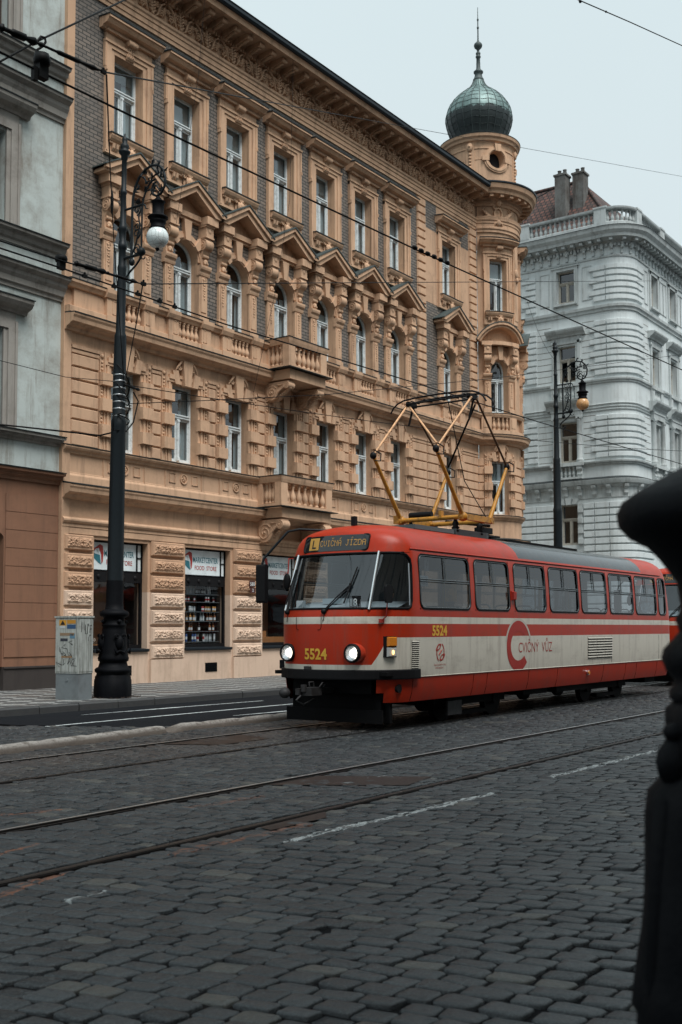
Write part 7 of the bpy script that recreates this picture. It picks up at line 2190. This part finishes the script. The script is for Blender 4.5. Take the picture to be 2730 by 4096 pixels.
    m = MB(); m.lathe([(.012, 11.330), (.03, 11.285), (.018, 11.217), (.05, 11.172), (.075, 11.144), (.06, 11.121), (.14, 11.093), (.165, 11.070), (.135, 11.047), (.13, 10.788), (.155, 10.765), (.19, 10.748), (.225, 10.720), (.235, 10.697), (.18, 10.675), (.165, 10.652), (.185, 10.629), (.18, 10.595), (.165, 10.573), (.155, 10.539), (.165, 10.494), (.19, 10.460), (.19, 10.449), (.0, 10.449)], (0, -gx), 20)
    m.v = [(x, y, z + .07) for x, y, z in m.v]
    o = B(m, 'lantern', M['iron_dark'])
    # opal globe: hexagon pattern in its own coordinates
    m = MB(); m.ball((0, 0, 0), .25, 32, 20); g = lp(m, 'globe', globe, o); g.location = (0, -gx, 10.32)
    m = MB(); m.lathe([(.0, 10.0), (.03, 10.02), (.045, 10.045), (.045, 10.07), (.03, 10.10)], (0, -gx), 10); B(m, 'globe_cap', M['iron_dark'], o)
    return R
LZ = .15
lamp1 = make_lamp('tall dark iron street lamp with white honeycomb globe beside the grey cabinet', (17.18, 18.55, LZ), M['globe_white'])
lamp1.rotation_euler = (0, rad(.95), 0)
lamp2 = make_lamp('tall dark iron street lamp with amber honeycomb globe in front of the white corner house', (40.3, 18.2, LZ), M['globe_amber'], False)
m = MB(); put_text(m, '010', .11, lambda u, v: ((.178) * math.sin(u / .178 + .25) , -.178 * math.cos(u / .178 + .25), 3.22 + v), bold=.0); put_text(m, '051', .11, lambda u, v: ((.178) * math.sin(u / .178 + .35), -.178 * math.cos(u / .178 + .35), 3.06 + v)); lp(m, 'stencil_number', plain('grey_stencil', (.16, .18, .18), .6), lamp1, recalc=False)

# ------------------------------------------------------------------ grey utility cabinet with stickers and scrawls
def rotm(mb, c, a):
    ca, sa = math.cos(a), math.sin(a); mb.v = [(c[0] + x * ca - y * sa, c[1] + x * sa + y * ca, z) for x, y, z in mb.v]; return mb
CC = (16.28, 18.80); CA = rad(8)
UC = thing('utility_cabinet', 'weathered grey utility cabinet with stickers and graffiti standing by the lamp base', 'cabinet', (CC[0], CC[1], .15))
def ub(m, n, mat, p=UC): return part(rotm(m, CC, CA), n, mat, p)
w2, d2 = .23, .33
m = MB(); m.box(-w2 + .01, w2 - .01, -d2 + .01, d2 - .01, .12, .72); pl = ub(m, 'plinth', M['cab_plinth'])
m = MB(); m.box(-w2, w2, -d2, d2, .72, 1.93); ub(m, 'housing', M['cabinet'])
m = MB(); m.box(-w2 - .02, w2 + .02, -d2 - .02, d2 + .02, 1.93, 1.965); ub(m, 'cover', M['cabinet'])
m = MB(); m.box(-w2 + .02, w2 - .02, -d2 - .008, -d2, .76, 1.90); m.box(-w2 - .008, -w2, -d2 + .03, d2 - .03, .76, 1.90); ub(m, 'door', M['cabinet'])
fl = lambda u, d, z: (u, -d2 - .008 - d, z)
ff = lambda u, d, z: (-w2 - .008 - d, -u, z)
m = MB(fl); W_ = lambda pts, r=.008: m.tube([(u, .002, z) for u, z in pts], r, 4, flat=.3)
W_([(-.17, 1.62), (-.15, 1.84), (-.12, 1.66), (-.08, 1.84), (-.07, 1.66)], .010); W_([(-.04, 1.78), (-.035, 1.58), (.03, 1.58), (.04, 1.80)], .010); W_([(.07, 1.80), (.075, 1.74)], .010); W_([(.11, 1.60), (.12, 1.76), (.17, 1.76)], .010); W_([(.12, 1.68), (.16, 1.69)], .010)
W_([(.06, 1.42), (.075, 1.50), (.11, 1.56), (.14, 1.54)], .008)
ub(m, 'graffiti', M['black_ink'])
m = MB(ff); R_ = random.Random(9)
def W2(pts, r=.006): m.tube([(u, .002, z) for u, z in pts], r, 4, flat=.3)
for k in range(14):
    u = R_.uniform(-.22, .2); z = R_.uniform(.90, 1.5); W2([(u, z), (u + R_.uniform(-.12, .12), z + R_.uniform(-.1, .1)), (u + R_.uniform(-.1, .12), z + R_.uniform(-.1, .12)), (u + R_.uniform(-.1, .1), z - .05)])
ub(m, 'graffiti', M['black_ink'])
for (u0, u1, z0, z1, k, c) in ((-.22, -.02, 1.76, 1.88, 'sticker', (.52, .26, .03)), (.0, .24, 1.80, 1.88, 'sticker', (.45, .22, .03)), (-.2, -.05, 1.70, 1.755, 'sticker', (.45, .48, .48)), (.0, .24, 1.69, 1.78, 'sticker', (.03, .08, .17)), (-.2, .2, 1.54, 1.60, 'sticker', (.24, .17, .11)), (.08, .22, 1.48, 1.58, 'sticker', (.10, .20, .28)), (-.18, .02, 1.42, 1.48, 'sticker', (.03, .035, .05)), (-.15, .15, 1.06, 1.10, 'sticker', (.28, .18, .10))):
    m = MB(ff); m.box(u0, u1, 0, .003, z0, z1); ub(m, k, plain('sticker_paint', c, .5))
m = MB(ff); m.prism([(-.19, 1.775), (-.05, 1.775), (-.12, 1.87)], .003, .005); ub(m, 'warning_mark', M['black_ink'])
m = MB(); m.cyl((-.05, -d2 + .01, .55), (-.05, -d2 - .006, .55), .03, 12) if False else m.cyl((-.23 + .02, -.0, .58), (-.235, -.0, .58), .03, 12); ub(m, 'lock', M['cab_plinth'])

# small meter box and plant debris at the lamp foot
m = MB(); R_ = random.Random(4)
for k in range(160):
    a = R_.uniform(0, 6.28); r = R_.uniform(.36, .62); x, y = 17.2 + r * math.cos(a), 18.5 + r * math.sin(a) * .8
    t = R_.uniform(0, 6.28); l = R_.uniform(.02, .07); m.tube([(x, y, .155), (x + l * math.cos(t), y + l * math.sin(t), .165 + R_.uniform(0, .03))], .004, 3)
tag(part(m, 'litter', plain('dry_litter', (.06, .04, .03), .9)), kind='stuff')

# ------------------------------------------------------------------ overhead wires
def px(x, y, Y):
    """point of the street at lateral distance Y seen along a measured bearing"""
    d = fw + r2 * ((x - 1365.) / 4400.) - u2 * ((y - 2048. - 194.) / 4400.)
    return Vector((0, 0, 1.65)) + d * (Y / d.y)
def pX(x, y, X):
    d = fw + r2 * ((x - 1365.) / 4400.) - u2 * ((y - 2048. - 194.) / 4400.)
    return Vector((0, 0, 1.65)) + d * (X / d.x)
def catenary(a, b, sag, n=20):
    a, b = Vector(a), Vector(b); return [a.lerp(b, i / n) + Vector((0, 0, -4 * sag * (i / n) * (1 - i / n))) for i in range(n + 1)]
def wire(label, pts, r, group='overhead cables above the street', name='overhead_wire', extra=None):
    p0 = pts[0]
    root = thing(name, label, 'wire', p0, group)
    m = MB(); m.tube(pts, r, 6); part(m, 'cable', M['wire'], root)
    if extra:
        m = MB(); extra(m); part(m, 'fitting', M['wire'], root)
    return root
def clamp(m, p, k=1.):
    p = Vector(p); m.box(p.x - .10 * k, p.x + .10 * k, p.y - .05 * k, p.y + .05 * k, p.z - .06 * k, p.z + .07 * k); m.ball(p + Vector((.0, 0, .12 * k)), .05 * k, 7, 5)
def insul(m, a, b, r):
    a, b = Vector(a), Vector(b); n = 9
    m.tube([a, a.lerp(b, .06), a.lerp(b, .1), a.lerp(b, .3), a.lerp(b, .34), a.lerp(b, .66), a.lerp(b, .7), a.lerp(b, .9), b], [r * .8, r * 2, r, r, r * 1.7, r * 1.7, r, r * 2, r * .8], 7)
# contact wire of the near track
a, b, c, d_ = px(0, 208, 6.87), px(500, 451, 6.87), px(1671, 1001, 6.87), px(2730, 1480, 6.87)
pts = [a + (a - b) * .6, a, b, c, d_, d_ + (d_ - c) * .8]
def ex(m):
    p = px(168, 292, 6.87); m.box(p.x - .045, p.x + .045, p.y - .03, p.y + .03, p.z - .05, p.z + .10); m.lathe([(.0, p.z + .06), (.065, p.z + .07), (.068, p.z + .11), (.06, p.z + .15), (0, p.z + .155)], (p.x, p.y), 10); m.box(p.x - .09, p.x - .05, p.y - .02, p.y + .02, p.z - .09, p.z + .02)
    for k in range(6): q = px(1660 + 26 * k, 996 + 12 * k, 6.87); m.ball(q + Vector((0, 0, .015)), (.06, .03, .03), 6, 4)
wire('thick black contact wire running across the picture from upper left above the near track', pts, .0105, extra=ex)
# contact wire of the far track, carried by the pantograph
P2 = [px(0, 992, 10.85), px(264, 1078, 10.85), px(900, 1296, 10.85), px(1650, 1528, 10.85), px(2150, 1686, 10.85), px(2730, 1857, 10.85)]
def ex(m):
    for x, y in ((340, 1105), (457, 1146), (552, 1177), (640, 1206), (700, 1228)): clamp(m, px(x, y, 10.85), .34)
    p = px(246, 1050, 10.85); m.lathe([(0, p.z - .0), (.075, p.z + .01), (.08, p.z + .05), (.07, p.z + .085), (0, p.z + .09)], (p.x, p.y), 10); m.box(p.x - .05, p.x + .05, p.y - .03, p.y + .03, p.z - .09, p.z + .01)
wire('black contact wire over the far track that meets the pantograph head', [P2[0] + (P2[0] - P2[1]) * 1.0] + P2 + [P2[-1] + (P2[-1] - P2[-2])], .0115, extra=ex)
A, B_ = px(230, 1038, 10.6), px(555, 1132, 10.6)
def ex(m):
    insul(m, px(300, 1052, 10.6), px(425, 1090, 10.6), .020); insul(m, px(425, 1090, 10.6), px(551, 1130, 10.6), .012)
    clamp(m, px(575, 1136, 10.6), .36)
wire('insulated feeder cable with rod insulators left of the near lamp post', [px(0, 963, 10.6), A, B_, px(575, 1136, 10.6)], .010, extra=ex)
wire('thin level span wire running right from the insulators past the white house', catenary(px(575, 1136, 10.6), pX(2730, 1123, 58), .0), .008)
# upper span with the rod insulator
def ex(m):
    insul(m, px(0, 108, 8.), px(150, 172, 8.), .021); insul(m, px(150, 172, 8.), px(395, 280, 8.), .013); clamp(m, px(415, 288, 8.), .28)
    m.tube([px(150, 165, 8.), px(165, 146, 8.), px(180, 150, 8.), px(184, 168, 8.), px(172, 185, 8.), px(148, 200, 8.), px(142, 222, 8.)], .012, 5)
e_ = pX(2730, 706, 60.)
q = [px(-120, 50, 8.), px(0, 108, 8.), px(418, 288, 8.)]
wire('heavy span cable with rod insulator at the upper left corner', q, .011, extra=ex)
wire('long thin span cable falling from upper left across the turret to the right edge', [px(418, 288, 8.), px(900, 376, 10.5), px(1700, 521, 22.), pX(2730, 706, 62.)], .009)
wire('cable rising steeply from the rod insulator to the top edge', [px(0, 247, 8.), px(150, 165, 8.), px(499, 0, 9.), px(640, -66, 9.4)], .010)
p_top = px(427, 300, 8.)
pole = lambda z: Vector((17.2 + (z - .15) * math.tan(rad(.95)), 18.42, z))
wire('slender stay cable dropping from the upper insulator to the near lamp post', [p_top, px(440, 640, 12.), px(455, 940, 15.5), pole(7.28)], .010, extra=lambda m: m.ball(px(449, 810, 13.8), (.03, .03, .22), 6, 5))
wire('slender stay cable dropping from the clamp to the near lamp post', [px(571, 1145, 10.6), px(545, 1300, 13.), pole(7.18)], .010)
wire('span cable from the near lamp post toward the white house', catenary(pole(7.25), pX(2730, 1804, 45.), .25), .010, extra=lambda m: insul(m, pole(7.25), px(560, 1560, 17.9), .02))
wire('feeder cable from the near lamp post toward the pantograph and right edge', [pole(6.80), px(800, 1603, 16.5), px(1300, 1579, 16.2), px(1960, 1515, 17.), pX(2730, 1418, 50.)], .009)
wire('drooping black cable from the grey house to the near lamp post', [Vector((8, L - .1, 6.9)), px(0, 1698, 21.5), px(258, 1726, 20.), px(400, 1742, 18.9), pole(6.2)], .020)
wire('thin wire from the grey house window to the near lamp post', [px(-100, 1418, 22.), px(0, 1442, 21.6), px(262, 1508, 20.), pole(7.3)], .008)
wire('thin wire hanging down the peach facade from the eaves', [px(1173, 200, 22.), px(1173, 300, 22.), px(1160, 800, 21.8), px(1100, 1180, 21.6), px(1015, 1571, 21.9)], .006)
wire('thin wire in front of the second top-floor window', [px(821, -20, 22.), px(795, 300, 22.), px(706, 895, 21.8)], .006)
wire('thick cable crossing the sky at the top right corner', [px(2200, -55, 5.5), px(2316, 0, 5.5), px(2520, 88, 5.6), px(2730, 183, 5.7), px(2900, 262, 5.8)], .008, extra=lambda m: (m.ball(px(2322, 6, 5.5), .022, 6, 4), m.ball(px(2425, 47, 5.5), .016, 6, 4)))
wire('thin wire sagging from the turret to the white house window', catenary(px(2105, 1190, 24.), pX(2235, 1450, 60.6), .6), .008)
# cable loops strapped to the near post
m = MB()
for k in range(4):
    zz = 6.35 + .22 * k
    m.tube([(17.2 + .16 * math.cos(t) + .12, 18.55 - .20 * math.sin(t) - .05, zz + .5 * (t / 3.1) * (k % 2 + .4)) for t in [3.1 * i / 10 for i in range(11)]], .014, 5)
m.tube([pole(7.1) + Vector((.2, -.1, 0)), pole(6.9) + Vector((.34, -.12, 0)), pole(6.4) + Vector((.22, -.1, 0)), pole(6.15) + Vector((.0, -.1, 0))], .018, 5)
m.tube([pole(6.2), pole(6.15) + Vector((-.3, 0, 0)), pole(6.5) + Vector((-.3, 0, 0)), pole(6.6)], .016, 5)
cb = part(m, 'cable_loops', M['wire']); tag(cb, 'tangle of black cable loops strapped to the near lamp post', 'cable')

# ------------------------------------------------------------------ dark ironwork close to the camera on the right
FC = (math.cos(YAW - math.atan((2990 - 1365) / 4400)) * 2.35, math.sin(YAW - math.atan((2990 - 1365) / 4400)) * 2.35)
FG = thing('cast_iron_standard', 'ornate dark cast iron standard close to the camera at the right edge', 'ironwork', (FC[0], FC[1], 0))
dz = 2.35 * math.cos(math.atan((2990 - 1365) / 4400))
def fz(y): return 1.65 + (2519 - y) * dz / 4400
def fr(x): return (2990 - x) * dz / 4400 * .965
OUT = [(2700, 1885), (2640, 1915), (2550, 1965), (2490, 2005), (2468, 2050), (2475, 2100), (2520, 2150), (2590, 2185), (2640, 2235), (2680, 2290), (2710, 2330), (2725, 2440), (2700, 2480), (2715, 2530)]
m = MB(); m.lathe([(0, fz(1800)), (fr(2800), fz(1830))] + [(fr(x), fz(y)) for x, y in OUT], FC, 40); part(m, 'bowl', M['iron_dark'], FG)
m = MB(); m.lathe([(fr(x), fz(y)) for x, y in [(2715, 2530), (2690, 2560), (2650, 2600), (2640, 2640), (2660, 2690), (2690, 2720), (2685, 2745), (2668, 2770), (2672, 2800), (2690, 2815)]], FC, 32); part(m, 'collar', M['iron_dark'], FG)
m = MB(); m.lathe([(fr(x - 12 - max(0, y - 3100) * .022), fz(y)) for x, y in [(2690, 2815), (2662, 2840), (2660, 2890), (2665, 2930), (2658, 3015), (2650, 3100), (2600, 3160), (2592, 3250), (2588, 3312), (2585, 3375), (2582, 3438), (2578, 3500), (2573, 3567), (2567, 3633), (2562, 3700), (2556, 3767), (2551, 3833), (2545, 3900), (2535, 4000), (2555, 4040), (2545, 4150)]] + [(.28, .55), (.33, .3), (.36, 0)], FC, 40, rf=lambda a, r, z: r * (1 + .014 * math.cos(12 * a) + .045 * noise.noise(Vector((math.cos(a) * 3, math.sin(a) * 3, z * 7))))); part(m, 'shaft', M['iron_dark'], FG)
m = MB()
va = math.atan2(-FC[1], -FC[0])
for k in range(6):
    a = va + 1.05 + k * PI / 3; c, s = math.cos(a), math.sin(a)
    r0 = fr(2668); q = lambda r, t, z: (FC[0] + c * r - s * t, FC[1] + s * r + c * t, z)
    # scroll bracket: knob, volute and leaf tongue on each facet
    m.ball(q(r0 + .002, 0, fz(2925)), (.030, .030, .020), 8, 6)
    m.tube([q(r0 - .005 + x, 0, fz(3040) + z) for x, z in spiral(0.0, 0, .052, .012, PI / 2, 1.5, 20)], .020, 6)
    m.ball(q(r0 + .0, 0, fz(3040)), (.045, .045, .05), 9, 6)
    m.tube([q(r0 - .02, 0, fz(3080)), q(r0 + .02, 0, fz(3200)), q(r0 + .035, 0, fz(3500)), q(r0 + .05, 0, fz(3850)), q(r0 + .045, 0, fz(4050))], [.03, .036, .032, .03, .02], 7)
    for t in range(5): m.ball(q(r0 + .030 + .003 * t, .012 * (1 if t % 2 else -1), fz(3360 + 130 * t)), (.022, .022, .05), 7, 5)
part(m, 'scroll_bracket', M['iron_dark'], FG)
# ------------------------------------------------------------------ houses on the camera's side of the street (they shade the setts and are mirrored in the glass)
OPP = plaster('opposite_plaster', (.30, .27, .235), (.12, .10, .085), .5)
def opposite(x0, x1, h, label):
    yf = -6.2
    R = thing('street_house', label, 'building', ((x0 + x1) / 2, yf, 0), 'houses behind the camera')
    fO = lambda u, d, z: (u, yf + d, z)
    n = max(2, int((x1 - x0) / 2.9)); cs = [lerp(x0, x1, (i + .5) / n) for i in range(n)]
    hol = [(c - .6, c + .6, z, z + 2.2) for c in cs for z in [1.4 + 4.1 * k for k in range(int((h - 3) / 4.1) + 1)] if z + 2.6 < h]
    m = MB(fO); wall_grid(m, x0, x1, 0, h, hol, reveal=.3); m.box(x0, x1, -.05, .35, h - .6, h - .1); m.box(x0, x1, -.05, .7, h - .1, h + .2); m.box(x0, x1, -.05, .2, 4.6, 4.9); part(m, 'wall', OPP, R, recalc=False)
    m = MB()
    for a, b, c, e in hol: m.add([(a, yf - .28, c), (b, yf - .28, c), (b, yf - .28, e), (a, yf - .28, e)], [(0, 1, 2, 3)])
    part(m, 'window_panes', plain('opposite_window', (.02, .024, .028), .1, spec=.6), R)
    m = MB(); m.add([(x0, yf + .7, h + .2), (x1, yf + .7, h + .2), (x1, yf - 5, h + 4.2), (x0, yf - 5, h + 4.2), (x0, yf - 11, h), (x1, yf - 11, h)], [(0, 1, 2, 3), (3, 2, 5, 4)]); part(m, 'roof', M['tiles'], R)
    m = MB(); m.box(x0, x1, yf - 11, yf - .5, 0, h); part(m, 'rear_walls', OPP, R)
opposite(-34, -8, 24., 'plastered house behind the camera, mirrored in the panes')
opposite(-8, 14, 26.5, 'tall plastered house directly behind the camera, mirrored in the tram glass')
opposite(14.1, 38, 23., 'plastered house behind the camera further up the street')
